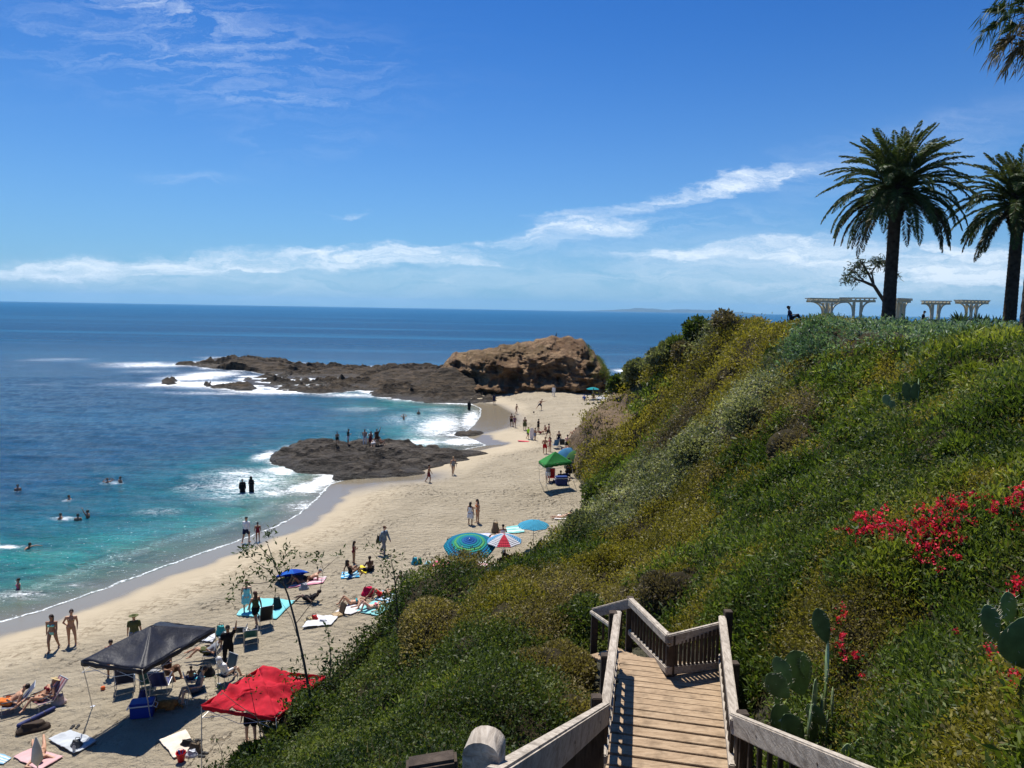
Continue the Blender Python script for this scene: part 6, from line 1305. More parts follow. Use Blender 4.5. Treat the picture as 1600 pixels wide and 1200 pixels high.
# on the rocks
RX, RY, RZ = RN
def onrock(u, v):
    d = ray(u, v); t_ = 40.
    while t_ < 110:
        p = CAM + d * t_; i = int(round((p[0] - RX[0, 0]) / .22)); j = int(round((p[1] - RY[0, 0]) / .22))
        if 0 <= i < RX.shape[1] and 0 <= j < RX.shape[0] and p[2] <= RZ[j, i]: p[2] = RZ[j, i] - .02; return p
        t_ += .15
    return G(u, v, 1.5)
for u, v, pn, sx_, h, rz, sk, wr, lb in [(527, 698, 'stand', 'm', 1.35, 30, 'brown', [H_, ('shorts', 'black')], 'small child standing alone on the left end of the near rock'), (544, 696, 'phone', 'm', 1.72, 90, 'tan', [H_, ('shirt', 'black'), ('shorts', 'white')], 'person in a black top looking down on the near rock'),
                                    (570, 695, 'front', 'f', 1.7, 10, 'tan', [HL, ('tank', 'grey'), ('trousers', 'white')], 'person in white trousers, leftmost of the group on the near rock'), (579, 697, 'contra', 'f', 1.6, -20, 'brown', [HL, ('dress', 'maroon')], 'woman in a dark red dress in the group on the near rock'),
                                    (589, 695, 'raise', 'm', 1.75, 20, 'tan', [H_, ('shirt', 'brown'), ('shorts', 'brown')], 'tallest person with an arm up in the group on the near rock'), (595, 696, 'sit', 'm', 1.5, 60, 'brown', [H_, ('tank', 'tanc')], 'crouching person, rightmost of the group on the near rock'), (584, 699, 'sit', 'f', 1.4, 0, 'light', [('hair_short', 'brown'), ('dress', 'white')], 'small person in white sitting amid the group on the near rock')]:
    person(onrock(u, v), pn, sx_, h, rz, sk, wr, lb)
# on the hilltop
person(P(1236, 503, 49), 'sit', 'm', 1.75, 60, 'dark', [('cap', 'black'), ('shirt', 'navy'), ('trousers', 'black')], 'dark silhouetted person sitting on the skyline left of the pergolas', fine=False)
person(P(1441, 517, 66), 'phone', 'm', 1.78, 70, 'tan', [('cap', 'black'), ('shirt', 'black'), ('shorts', 'grey')], 'man in a cap looking at his phone next to a pergola', fine=False)
person(P(1276, 508, 75), 'sit', 'm', 1.7, 0, 'dark', [H_, ('shirt', 'olive')], 'small dark figure behind the leftmost pergola base', fine=False)
person(P(1411, 508, 80), 'sit', 'm', 1.6, 0, 'dark', [H_, ('shirt', 'black')], 'tiny seated figure right of the tall palm trunk', fine=False)
# birds on the reef
def bird(p, rz, label, col=(.03, .03, .03), s=1.0):
    t = T('cormorant', label, 'bird', p, rz, 'dark birds resting on the reef', s); mb = MB()
    mb.cap((0, .05, .2), (0, -.02, .42), .075, .06); mb.cap((0, -.03, .45), (0, -.06, .62), .035, .025); mb.ell((0, -.075, .64), (.032, .045, .03)); mb.cap((0, .08, .16), (0, .2, .05), .04, .015); me = remesh(mb, 'body', .018, 1)
    O('body', me, pmat('bird_feathers', col), t); O('beak', MB().cap((0, -.11, .64), (0, -.19, .63), .012, .004), pmat('beak', (.25, .2, .08)), t)
    for s_ in (-1, 1): O('leg', MB().tube([(s_ * .03, 0, 0), (s_ * .03, 0, .18)], .01, 5), pmat('bird_leg', (.06, .05, .03)), t)
    return t
# ------------------------------------------------------------------ birds
for i, (u, v) in enumerate([(372, 560), (377, 559), (383, 558), (388, 558), (392, 559), (398, 560), (404, 561), (360, 562)]):
    p = P(u, v, 155.); bird((p[0], p[1], p[2] - .15), i * 1.1, 'one of the dark birds standing in a row on the highest hump of the reef', s=1.0)
bird(P(869, 527.5, 152), .5, 'dark bird perched on the highest point of the headland', s=1.7).pop('group', None)
# ------------------------------------------------------------------ cloth and beach things
def clothm(name='beach_cloth', tr=.25):
    m, n, b, out = newmat(name); a = n.add('ShaderNodeAttribute', attribute_name='Col').outputs['Color']; tcn = n.add('ShaderNodeTexCoord').outputs['Object']
    a2 = n.mix(n.mapr(n.noise(3, tcn, 4), .3, .7, 0, .25), a, (.02, .02, .02)); n.l.new(a2, b.inputs['Base Color']); b.inputs['Roughness'].default_value = .85; b.inputs['Specular IOR Level'].default_value = .1
    bp = n.add('ShaderNodeBump'); bp.inputs['Distance'].default_value = .02; bp.inputs['Strength'].default_value = .7; n.l.new(n.noise(7, tcn, 5, .6, .6), bp.inputs['Height']); n.l.new(bp.outputs[0], b.inputs['Normal'])
    if tr:
        t = n.add('ShaderNodeBsdfTranslucent'); n.l.new(a, t.inputs[0]); mx = n.add('ShaderNodeMixShader'); mx.inputs[0].default_value = tr; n.l.new(b.outputs[0], mx.inputs[1]); n.l.new(t.outputs[0], mx.inputs[2]); n.l.new(mx.outputs[0], out.inputs[0])
    return m
CLOTH = clothm(); TOWEL = clothm('towel_cloth', 0); NYLON = clothm('dark_nylon', .05); _b = [x for x in NYLON.node_tree.nodes if x.type == 'BSDF_PRINCIPLED'][0]; _b.inputs['Roughness'].default_value = .5; _b.inputs['Specular IOR Level'].default_value = .22
def towel(px, cols, label, cat='towel', stripes=0, rough=.03, nx=22, name='towel', lift=.03, checker=False):
    c = [onsand(u, v) for u, v in px]; p0 = sum(c) / 4; p0 = np.array([p0[0], p0[1], float(sandz(p0[:1], p0[1:2])[0])]); v = []; col = []
    sd0 = random.uniform(0, 50)
    for j in range(nx):
        for i in range(nx):
            a, b_ = i / (nx - 1), j / (nx - 1); q = (c[0] * (1 - a) + c[1] * a) * (1 - b_) + (c[3] * (1 - a) + c[2] * a) * b_
            edge = .06 * (fbm(np.array([a * 6 + sd0]), np.array([b_ * 6.]), 2)[0] - .5); q = q + np.array([edge, edge * .7, 0]) * (1 if min(a, b_, 1 - a, 1 - b_) < .04 else .3)
            z = float(sandz(q[:1], q[1:2])[0]) + lift + rough * 2.2 * float(fbm(np.array([q[0] * 3.5 + sd0]), np.array([q[1] * 3.5]), 3)[0]); v.append((q[0] - p0[0], q[1] - p0[1], z - p0[2]))
            k = int(b_ * stripes * .999) if stripes else 0
            if checker: k = int(a * 5) + int(b_ * 5)
            col.append(cols[k % len(cols)] if stripes or checker else cols[0])
    n = nx * nx; top = [(j * nx + i, j * nx + i + 1, (j + 1) * nx + i + 1, (j + 1) * nx + i) for j in range(nx - 1) for i in range(nx - 1)]
    v2 = v + [(x, y, z - .02) for x, y, z in v]; f = top + [tuple(reversed([a + n for a in q])) for q in top]
    per = [i for i in range(nx)] + [(j + 1) * nx - 1 for j in range(1, nx)] + [nx * nx - 1 - i for i in range(1, nx)] + [j * nx for j in range(nx - 2, 0, -1)]
    for i in range(len(per)): a, b_ = per[i], per[(i + 1) % len(per)]; f.append((a, a + n, b_ + n, b_))
    me = mesh_np(name, v2, quads=f); attr(me, 'Col', np.array(col + col, float), 'FLOAT_COLOR'); o = O(name, me, TOWEL, loc=p0); tag(o, label, cat); return o
def quadpx(u, v, w_, h_, sk=0): return [(u - w_ / 2 - sk, v + h_ / 2), (u + w_ / 2 - sk, v + h_ / 2), (u + w_ / 2 + sk, v - h_ / 2), (u - w_ / 2 + sk, v - h_ / 2)]
towel([(372, 963), (432, 969), (462, 940), (400, 935)], [(.20, .58, .62)], 'large aqua beach blanket spread beside the walking woman', 'blanket')
towel([(369, 962), (386, 964), (392, 953), (380, 951)], [(.25, .62, .66)], 'small corner of aqua towel left of the large aqua blanket')
towel([(75, 1158), (117, 1181), (152, 1161), (112, 1145)], [(.50, .53, .56)], 'crumpled pale grey towel near the bottom left with a bag on it', rough=.07)
towel([(20, 1185), (62, 1206), (99, 1184), (55, 1168)], [(.66, .40, .40)], 'pale pink towel under the woman lying face down')
towel([(-25, 1190), (5, 1196), (18, 1186), (-10, 1178)], [(.25, .45, .6), (.7, .75, .78)], 'blue and white towel at the left edge', stripes=7)
towel([(248, 1160), (272, 1187), (307, 1172), (290, 1142)], [(.74, .64, .52)], 'cream towel with red bucket and shoes beside it', rough=.05)
towel([(472, 984), (518, 978), (528, 966), (490, 964)], [(.66, .67, .68)], 'white towel strewn with a straw bag and clothes', rough=.07)
towel([(523, 958), (548, 962), (580, 948), (556, 938)], [(.68, .66, .66)], 'white towel under the left sunbather with raised knees')
towel([(556, 956), (590, 964), (612, 950), (584, 940)], [(.25, .58, .58)], 'aqua towel under the paler sunbather')
towel([(585, 938), (612, 946), (622, 930), (598, 924)], [(.18, .40, .60), (.7, .72, .74)], 'blue striped towel beside the red bag', stripes=9)
towel([(532, 905), (562, 903), (560, 893), (535, 895)], [(.04, .30, .55), (.5, .7, .75)], 'blue patterned towel under the long haired person', checker=True)
towel([(560, 893), (572, 898), (577, 889), (563, 884)], [(.78, .62, .05)], 'bright yellow towel between the two seated bathers')
towel([(450, 920), (505, 912), (510, 902), (465, 905)], [(.62, .26, .34), (.65, .6, .6)], 'pink and white towel under the man in the cap', stripes=6)
towel([(676, 886), (700, 887), (706, 880), (680, 878)], [(.62, .10, .20), (.7, .3, .35)], 'bright pink towel between the aqua bags and the teal umbrella', stripes=5)
towel([(726, 892), (775, 893), (770, 880), (735, 878)], [(.72, .42, .48), (.75, .72, .72)], 'pink and white towels spread below the teal umbrella', stripes=4, rough=.06)
towel([(704, 852), (736, 850), (740, 843), (708, 844)], [(.78, .77, .75)], 'white towel behind the teal umbrella')
towel([(716, 846), (760, 843), (768, 835), (735, 836)], [(.45, .45, .60), (.7, .7, .75)], 'lavender striped towel behind the teal umbrella', stripes=7, rough=.05)
towel([(762, 848), (784, 846), (786, 838), (768, 838)], [(.60, .12, .16), (.75, .6, .6)], 'red towel left of the red white and blue umbrella', stripes=4)
towel([(784, 836), (820, 832), (818, 822), (792, 824)], [(.20, .50, .48), (.6, .7, .66)], 'teal green towel behind the light blue umbrella', stripes=5)
towel([(810, 826), (848, 822), (842, 814), (818, 816)], [(.03, .16, .52), (.6, .66, .74)], 'royal blue and white towel behind the light blue umbrella', stripes=5, rough=.06)
towel([(866, 812), (918, 812), (914, 805), (872, 805)], [(.78, .76, .73)], 'white towel under the woman lying prone')
towel([(868, 842), (900, 834), (894, 826), (866, 832)], [(.45, .45, .50), (.75, .75, .76)], 'grey and white towel under the long haired girl', stripes=5, rough=.05)
towel([(890, 697), (905, 697), (908, 687), (898, 687)], [(.10, .32, .55)], 'blue towel beside the bluff behind the green canopy')
towel([(897, 678), (912, 675), (914, 669), (902, 670)], [(.22, .50, .42)], 'green towel laid against the foot of the bluff')
towel([(292, 1062), (318, 1063), (322, 1055), (300, 1054)], [(.03, .38, .50), (.3, .65, .7)], 'turquoise towel beside the toddler', checker=True)
towel([(308, 1003), (332, 1006), (340, 992), (316, 990)], [(.6, .62, .66)], 'white towel behind the man in olive shorts', rough=.05)
towel([(220, 1053), (244, 1053), (254, 1045), (234, 1046)], [(.05, .05, .05), (.35, .35, .35)], 'dark mat with sandals lying behind the canopy shade', stripes=3, name='mat', cat='mat')
metal = pmat('pale_metal', (.55, .55, .55), .35, .1, 5, 0, metal=.6); dmetal = pmat('dark_metal', (.06, .06, .07), .4, .1, 5, 0, metal=.4)
def canopy(corn, base, apex_h, col, mat, label, wrinkle=.05, sag=.12, val=.25, open_corner=None):
    """corn: four eave corners (world), base: four leg feet"""
    cs = [V3(c) for c in corn]; o0 = sum(cs, Vector()) / 4; gz = np.mean([b[2] for b in base]); org = Vector((o0.x, o0.y, gz)); t = T('canopy', label, 'canopy', org)
    ap = o0 + Vector((0, 0, apex_h)); n = 15; v = []; f = []; colr = []
    for s in range(4):
        A, B = cs[s], cs[(s + 1) % 4]; st_ = len(v)
        for j in range(n + 1):
            for i in range(n + 1):
                a, b_ = i / n, j / n; p = (A.lerp(B, a)).lerp(ap, b_)
                sg = sag * math.sin(math.pi * a) * (1 - b_) ** .5 * math.sin(math.pi * min(1, b_ * 1.1 + .05)); wr = (fbm(np.array([p.x * 2.4 + p.y]), np.array([p.y * 2.4 + 3]), 3)[0] - .5) * wrinkle * 2 * (1 - b_ * .3)
                v.append(p - Vector((0, 0, sg - wr * (1 if 0 < i < n else .3))) - org); colr.append(np.array(col) * (1 + .12 * math.sin(a * 40) * (1 - b_)))
        for j in range(n):
            for i in range(n): f.append((st_ + j * (n + 1) + i, st_ + j * (n + 1) + i + 1, st_ + (j + 1) * (n + 1) + i + 1, st_ + (j + 1) * (n + 1) + i))
    me = mesh_np('canopy_roof', [tuple(q) for q in v], quads=f); attr(me, 'Col', np.array(colr), 'FLOAT_COLOR'); rf = O('canopy_roof', me, mat, t)
    md = rf.modifiers.new('thickness', 'SOLIDIFY'); md.thickness = .012
    vv = []; ff = []; cc = []
    for s in range(4):
        A, B = cs[s], cs[(s + 1) % 4]; st_ = len(vv)
        for i in range(n + 1):
            p = A.lerp(B, i / n); wv_ = .02 * math.sin(i * 1.9 + s); out_ = ((A + B) / 2 - o0); out_.z = 0; out_.normalize()
            for z_ in (0.0, -val * (1 + .1 * math.sin(i * 2.2))): vv.append(p + out_ * (wv_ + .015) + Vector((0, 0, z_ - sag * .12 * math.sin(math.pi * i / n))) - org); cc.append(np.array(col) * .9)
        for i in range(n): ff.append((st_ + 2 * i, st_ + 2 * i + 2, st_ + 2 * i + 3, st_ + 2 * i + 1))
    me = mesh_np('valance', [tuple(q) for q in vv], quads=ff); attr(me, 'Col', np.array(cc), 'FLOAT_COLOR'); vl = O('valance', me, mat, t); md = vl.modifiers.new('thickness', 'SOLIDIFY'); md.thickness = .008
    for c, b in zip(cs, base):
        b = V3(b); O('pole', MB().tube([c - org - Vector((0, 0, .02)), (c + b) / 2 - org, b - org - Vector((0, 0, .12))], [.016, .02, .018], 8), metal, t); O('foot_plate', MB().box(b - org + Vector((0, 0, .01)), (.14, .14, .02)), metal, t)
    for s in range(4):
        A, B = cs[s] - org, cs[(s + 1) % 4] - org; m1 = (A + B) / 2; dz1 = Vector((0, 0, -.12)); dz2 = Vector((0, 0, -.45))
        O('truss', MB().tube([A + dz1, m1 + dz2], .010, 6).tube([A + dz2, m1 + dz1], .010, 6).tube([B + dz1, m1 + dz2], .010, 6).tube([B + dz2, m1 + dz1], .010, 6), metal, t)
    return t
EV = 3.75
canopy([G(127, 1032, EV), G(222, 1046, EV), G(336, 981, EV), G(251, 971, EV)], [onsand(145, 1104), onsand(236, 1123), onsand(342, 1069), onsand(256, 1038)], .72, (.016, .018, .030), NYLON, 'black pop up canopy with a peaked roof and pale legs on the near sand', .07, .10, .18)
canopy([G(315, 1101, 3.6), G(431, 1120, 3.1), G(508, 1056, 3.2), G(404, 1044, 3.6)], [onsand(315, 1213), onsand(440, 1215), onsand(500, 1150), onsand(404, 1128)], .12, (.60, .025, .045), CLOTH, 'bright red fabric shade sagging on poles behind the sapling', .34, .22, .14)
canopy([G(842, 720, 3.7), G(851, 727, 3.7), G(893, 721, 3.7), G(882, 715, 3.7)], [onsand(843, 750), onsand(854, 758), onsand(896, 751), onsand(885, 745)], .85, (.05, .28, .07), CLOTH, 'green peaked pop up canopy on the sand by the bluff', .03, .06, .22)
def umbrella(base, H, R_, panels, label, tilt=(0, 0), bands=None, rise=.42, name='beach_umbrella', pole_c=None, sink=0):
    b = V3(base); t = T(name, label, 'umbrella', b); rot = Matrix.Rotation(tilt[1], 3, 'Z') @ Matrix.Rotation(tilt[0], 3, 'X'); top = Vector((0, 0, H)) ; hub = top
    ns_, nr_ = 48, 10; v = []; col = []; f = []
    for j in range(nr_ + 1):
        for i in range(ns_):
            a = 2 * math.pi * i / ns_; ph_ = (i % 6) / 6; q = j / nr_; R1 = R_ * q * (1 - .045 * math.sin(math.pi * ph_) * q); z = -R_ * rise * (q ** 1.7) - .03 * q * math.sin(math.pi * ph_) * -1
            v.append(tuple(hub + rot @ Vector((math.cos(a) * R1, math.sin(a) * R1, z)))); 
            col.append(bands[min(len(bands) - 1, int(q * len(bands) * .999))] if bands else panels[(i // 6) % len(panels)])
    vv = []; cc = []; ff = []
    for j in range(nr_):
        for i in range(ns_):
            k = len(vv); i2 = (i + 1) % ns_; vv += [v[j * ns_ + i], v[j * ns_ + i2], v[(j + 1) * ns_ + i2], v[(j + 1) * ns_ + i]]
            c = bands[min(len(bands) - 1, int((j + .5) / nr_ * len(bands)))] if bands else panels[(i // 6) % len(panels)]; cc += [c] * 4; ff.append((k, k + 1, k + 2, k + 3))
    me = mesh_np('canopy', vv, quads=ff, smooth=False); attr(me, 'Col', np.array(cc, float), 'FLOAT_COLOR'); cn = O('canopy', me, CLOTH, t); md = cn.modifiers.new('thickness', 'SOLIDIFY'); md.thickness = .006
    for i in range(0, ns_, 6): O('rib', MB().tube([Vector(v[i]) - rot @ Vector((0, 0, .02)) if False else hub - rot @ Vector((0, 0, .02)), Vector(v[5 * ns_ + i]) - rot @ Vector((0, 0, .02)), Vector(v[nr_ * ns_ + i]) - rot @ Vector((0, 0, .01))], .006, 5), metal, t)
    O('pole', MB().tube([Vector((0, 0, -.25)) if pole_c is None else Vector(pole_c), hub, hub + rot @ Vector((0, 0, .09))], .018, 8), metal, t); return t
def ub(cu, cv, zc_from, H, *a, **k):
    p = onsand(*zc_from); return umbrella(p, H, *a, **k)
T1, T2, T3, T4 = (.01, .16, .30), (.02, .26, .36), (.05, .38, .22), (.02, .30, .42)
ub(0, 0, (733, 893), 1.9, 1.52, None, 'big teal and green ringed umbrella tilted towards the camera', (math.radians(14), 0.0), bands=[(.02, .10, .34), (.02, .12, .38), (.03, .16, .42), (.02, .30, .34), (.03, .30, .36), (.12, .45, .16), (.03, .34, .30), (.02, .16, .34), (.02, .24, .40), (.01, .22, .32)], rise=.30)
ub(0, 0, (787, 888), 2.05, 1.05, [(.16, .42, .68), (.72, .73, .76), (.60, .05, .08), (.74, .74, .78)], 'red white and blue panelled umbrella right of the teal one', (math.radians(3), -.4))
ub(0, 0, (833, 858), 1.85, 1.0, [(.08, .42, .62)], 'plain light blue umbrella nearest the slope', (math.radians(2), 0), rise=.34)
ub(0, 0, (926, 624), 2.1, 1.15, [(.03, .38, .42)], 'far teal umbrella at the foot of the headland', rise=.3)
ub(0, 0, (939, 628), 1.0, .95, [(.78, .78, .78)], 'low white umbrella right of the far teal umbrella', rise=.42)
umbrella(onsand(456, 906), 0.62, .98, [(.012, .07, .48), (.03, .16, .62)], 'royal blue umbrella tipped over on the sand behind the sapling', (math.radians(-24), math.radians(25)), rise=.34)
def tent(u, v, w_, h_, d_, col, label, rz=0):
    p = onsand(u, v); t = T('beach_tent', label, 'tent', p, rz); mb = MB(); v_ = []; f = []; n = 14; k = 10
    for i in range(k + 1):
        a = math.pi * i / k
        for j in range(n + 1): q = j / n; s = math.sin(math.pi * (.12 + .76 * q)); v_.append((w_ / 2 * math.cos(a) * (.6 + .4 * s), -d_ / 2 + d_ * q, h_ * math.sin(a) * s))
    for i in range(k):
        for j in range(n): f.append((i * (n + 1) + j, i * (n + 1) + j + 1, (i + 1) * (n + 1) + j + 1, (i + 1) * (n + 1) + j))
    me = mesh_np('tent_fabric', v_, quads=f); attr(me, 'Col', np.tile(col, (len(v_), 1)), 'FLOAT_COLOR'); o = O('tent_fabric', me, CLOTH, t); md = o.modifiers.new('t', 'SOLIDIFY'); md.thickness = .01
    for q in (0, n): O('tent_pole', MB().tube([Vector(v_[i * (n + 1) + q]) for i in range(k + 1)], .012, 5), dmetal, t)
tent(888, 722, 3.0, 1.5, 2.2, (.06, .22, .40), 'blue beach shelter behind the green canopy', .4)
tent(899, 730, 2.2, 1.7, 2.0, (.06, .16, .05), 'dark green beach tent between green canopy and bluff', -.3)
def chair(u, v, rz, col, label, name='beach_chair', s=1.0, recl=.45, stripes=None, high=.22):
    p = onsand(u, v); t = T(name, label, 'chair', p, math.radians(rz), None, s); hb = .75
    def sling(a, b, nm, sag):
        n = 12; v_ = []; cc = []
        for j in range(n + 1):
            q = j / n; m = Vector(a).lerp(Vector(b), q)
            for i in range(7): x = -.25 + .5 * i / 6; v_.append((x, m.y, m.z - sag * math.sin(math.pi * q) * math.sin(math.pi * i / 6))); cc.append((stripes[(i) % len(stripes)] if stripes else col))
        f = [(j * 7 + i, j * 7 + i + 1, (j + 1) * 7 + i + 1, (j + 1) * 7 + i) for j in range(n) for i in range(6)]
        me = mesh_np(nm, v_, quads=f); attr(me, 'Col', np.array(cc, float), 'FLOAT_COLOR'); o = O(nm, me, NYLON, t); md = o.modifiers.new('t', 'SOLIDIFY'); md.thickness = .012
    sy = -.25; by_ = .22; ty = by_ + hb * math.sin(recl * 1.2); tz = high + .04 + hb * math.cos(recl * 1.2)
    sling((0, sy, high + .08), (0, by_, high), 'seat', .05); sling((0, by_, high + .02), (0, ty, tz), 'backrest', .04)
    for sx_ in (-.27, .27):
        O('side_frame', MB().tube([(sx_, sy, high + .08), (sx_, by_, high), (sx_, ty, tz)], .013, 6).tube([(sx_, sy, high + .08), (sx_, sy - .02, -.03), (sx_, by_ + .18, -.03), (sx_, by_ + .1, high + .25)], .012, 6), metal, t)
        O('armrest', MB().box((sx_ * 1.05, -.02, high + .27), (.05, .46, .025), bev=.008), dmetal, t)
    O('crossbar', MB().tube([(-.27, ty, tz), (.27, ty, tz)], .013, 6), metal, t); O('rear_foot_bar', MB().tube([(-.27, by_ + .18, -.02), (.27, by_ + .18, -.02)], .013, 6), metal, t)
    return t
chair(196, 1077, 205, (.015, .02, .05), 'navy folding chair with pale armrests at the left side of the canopy shade', s=1.25, high=.3, recl=.2)
chair(253, 1078, 190, (.02, .03, .14), 'blue striped folding chair in the middle of the canopy shade', s=1.15, stripes=[(.02, .03, .14), (.02, .03, .14), (.04, .06, .2)], high=.25)
chair(232, 1073, 200, (.02, .10, .10), 'dark teal folding chair beside the blue striped chair', s=1.0)
chair(310, 1096, 120, (.03, .08, .08), 'dark green folding chair with the brown haired sitter', s=1.1, high=.32, recl=.25)
chair(352, 1068, 330, (.03, .06, .08), 'chair under the white hooded person', s=1.0, high=.34, recl=.25)
chair(329, 1031, 285, (.015, .02, .04), 'dark low chair under the man in olive shorts', s=1.1, recl=.65)
chair(392, 1000, 200, (.02, .12, .13), 'dark teal lounge chair behind the man in black', s=1.1, recl=.7)
chair(414, 977, 210, (.012, .014, .018), 'black folding chair at the corner of the aqua blanket', s=1.1, recl=.3, high=.3)
chair(377, 992, 190, (.03, .05, .07), 'low slate chair right of the turquoise bags', s=.9, recl=.7)
chair(18, 1112, 300, (.015, .025, .08), 'navy striped low chair with the dark haired man at the left edge', s=1.1, recl=.6, stripes=[(.015, .025, .09), (.2, .22, .3)])
chair(67, 1106, 330, (.2, .03, .05), 'red and white striped low chair under the woman with the straw hat', s=1.1, recl=.65, stripes=[(.3, .03, .05), (.5, .45, .45)])
chair(803, 885, 100, (.012, .014, .016), 'black low chair with the straw hat person by the bushes', s=1.1, recl=.45)
chair(868, 700, 190, (.06, .18, .40), 'blue folding chair behind the green canopy', s=1.1, high=.3)
chair(879, 699, 170, (.03, .035, .04), 'dark folding chair right of the blue one behind the green canopy', s=1.1, high=.3)
chair(861, 752, 180, (.45, .015, .02), 'small red chair under the green canopy', s=1.2, high=.3, recl=.15)
def low_seat(u, v):
    p = onsand(u, v); t = T('legless_seat', 'tan legless folding beach seat standing empty on the sand', 'chair', p, math.radians(-50)); m = pmat('tan_canvas', (.34, .24, .13)); dk = pmat('dark_canvas', (.07, .045, .025))
    O('seat', MB().box((0, -.25, .06), (.5, .5, .07), bev=.025), m, t); O('backrest', MB().box((0, .06, .32), (.5, .06, .52), Matrix.Rotation(-.35, 3, 'X'), bev=.02), dk, t)
    for s_ in (-.26, .26): O('strap', MB().tube([(s_, -.4, .09), (s_, .12, .5)], .008, 5), dk, t)
low_seat(534, 960)
# cooler
def cooler(u, v, rz, c, label, s=1.0):
    p = onsand(u, v); t = T('cooler', label, 'cooler', p, rz, None, s); bl = pmat('cooler_blue', c, .4, .05, 4, 0); wh = pmat('cooler_white', (.75, .75, .75), .4, .05, 4, 0)
    O('box', MB().box((0, 0, .18), (.62, .38, .36), bev=.03), bl, t); O('band', MB().box((0, 0, .375), (.655, .415, .035), bev=.01), wh, t); O('lid', MB().box((0, 0, .43), (.65, .41, .075), bev=.025), bl, t)
    for s_ in (-1, 1): O('handle', MB().tube([(s_ * .32, -.12, .34), (s_ * .40, -.12, .28), (s_ * .40, .12, .28), (s_ * .32, .12, .34)], .013, 6), wh, t)
cooler(223, 1118, .25, (.01, .04, .30), 'blue cooler with a white rim beside the near canopy leg', 1.25)
cooler(877, 757, .1, (.012, .03, .14), 'long navy cooler box at the front of the green canopy', 1.6)
# dog
def dog(u, v, rz):
    p = onsand(u, v); t = T('dog', 'golden brown dog lying in the canopy shade behind the cooler', 'dog', p, rz); mb = MB()
    mb.cap((0, .35, .17), (0, -.05, .19), .15, .16, wide=1.15); mb.cap((0, -.05, .19), (0, -.25, .22), .155, .12); mb.cap((0, -.25, .24), (0, -.38, .38), .09, .075); mb.ell((0, -.43, .43), (.075, .09, .075)); mb.cap((0, -.50, .41), (0, -.58, .385), .042, .032)
    for s_ in (-1, 1):
        mb.cap((s_ * .13, .34, .14), (s_ * .20, .12, .09), .095, .05); mb.cap((s_ * .20, .12, .07), (s_ * .19, .36, .035), .035, .03); mb.cap((s_ * .19, .36, .03), (s_ * .19, .26, .03), .03, .03)
        mb.cap((s_ * .10, -.22, .14), (s_ * .11, -.30, .05), .05, .04); mb.cap((s_ * .11, -.28, .04), (s_ * .11, -.52, .035), .034, .03); mb.ell((s_ * .11, -.55, .03), (.035, .045, .028)); mb.cap((s_ * .068, -.41, .47), (s_ * .10, -.42, .37), .028, .022)
    mb.cap((0, .48, .12), (.12, .66, .05), .04, .035); mb.cap((.12, .66, .05), (.28, .66, .04), .04, .02)
    O('body', remesh(mb, 'body', .014, 2), pmat('golden_fur', (.30, .15, .045), .9, .4, 12, .6, 50, .1), t); O('nose', MB().ell((0, -.615, .395), (.016, .012, .012)), pmat('dog_nose', (.01, .01, .01)), t)
dog(256, 1108, math.radians(-70))
def blob_bag(u, v, size, c, label, name='bag', cat='bag', handles=True, dz=0, rz=0, pos=None):
    p = onsand(u, v) if pos is None else pos; t = T(name, label, cat, (p[0], p[1], p[2] + dz), rz); w_, d_, h_ = size; n_, m_ = 16, 10; v_ = []; f = []
    for i in range(m_ + 1):
        q = i / m_; z = h_ * q; sc = (1 - .28 * q ** 2) * (.82 + .18 * math.sin(math.pi * min(1, q * 1.3 + .2))) 
        for j in range(n_):
            a = 2 * math.pi * j / n_; r_ = (abs(math.cos(a)) ** 3.2 + abs(math.sin(a)) ** 3.2) ** (-1 / 3.2); nz_ = 1 + .12 * (fbm(np.array([j * .7 + w_ * 50]), np.array([i * .8]), 2)[0] - .5) * 2
            v_.append((w_ / 2 * math.cos(a) * r_ * sc * nz_, d_ / 2 * math.sin(a) * r_ * sc * (1 - .35 * q) * nz_, z + (.03 * math.sin(a * 2) if i == m_ else 0)))
    for i in range(m_):
        for j in range(n_): f.append((i * n_ + j, i * n_ + (j + 1) % n_, (i + 1) * n_ + (j + 1) % n_, (i + 1) * n_ + j))
    f.append(tuple(reversed(range(n_)))); f.append(tuple(range(m_ * n_, (m_ + 1) * n_)))
    O('bag_body' if cat == 'bag' else 'body', MB().add(v_, f), pmat('fabric_' + str(round(sum(c) * 1000)), c, .8, .2, 8, .5, 20, .15), t)
    if handles:
        for s_ in (-1, 1): O('handle', MB().tube([(-w_ * .22, s_ * d_ * .22, h_ * .9), (-w_ * .16, s_ * d_ * .25, h_ * 1.25), (w_ * .16, s_ * d_ * .25, h_ * 1.25), (w_ * .22, s_ * d_ * .22, h_ * .9)], .012, 5), pmat('strap_dark', (.05, .045, .04)), t)
    return t
blob_bag(433, 952, (.5, .3, .62), (.015, .03, .035), 'black upright bag standing on the aqua blanket')
blob_bag(475, 921, (.55, .35, .32), (.25, .26, .30), 'grey bag beside the pink and white towel')
blob_bag(648, 882, (.42, .3, .42), (.03, .30, .40), 'bright teal bag left of the teal ball')
blob_bag(656, 881, (.3, .25, .34), (.03, .18, .10), 'small green bag touching the bright teal bag')
blob_bag(575, 930, (.7, .5, .45), (.48, .01, .06), 'crimson backpack beside the sunbathers', name='backpack')
blob_bag(774, 832, (.55, .4, .7), (.20, .14, .08), 'woven brown basket standing behind the red towel', name='basket', cat='basket')
blob_bag(224, 1098, (.38, .3, .5), (.02, .025, .12), 'dark blue soft bag standing on sand behind the cooler')
blob_bag(240, 1107, (.45, .35, .35), (.04, .04, .04), 'black shapeless bag between the cooler and the dog')
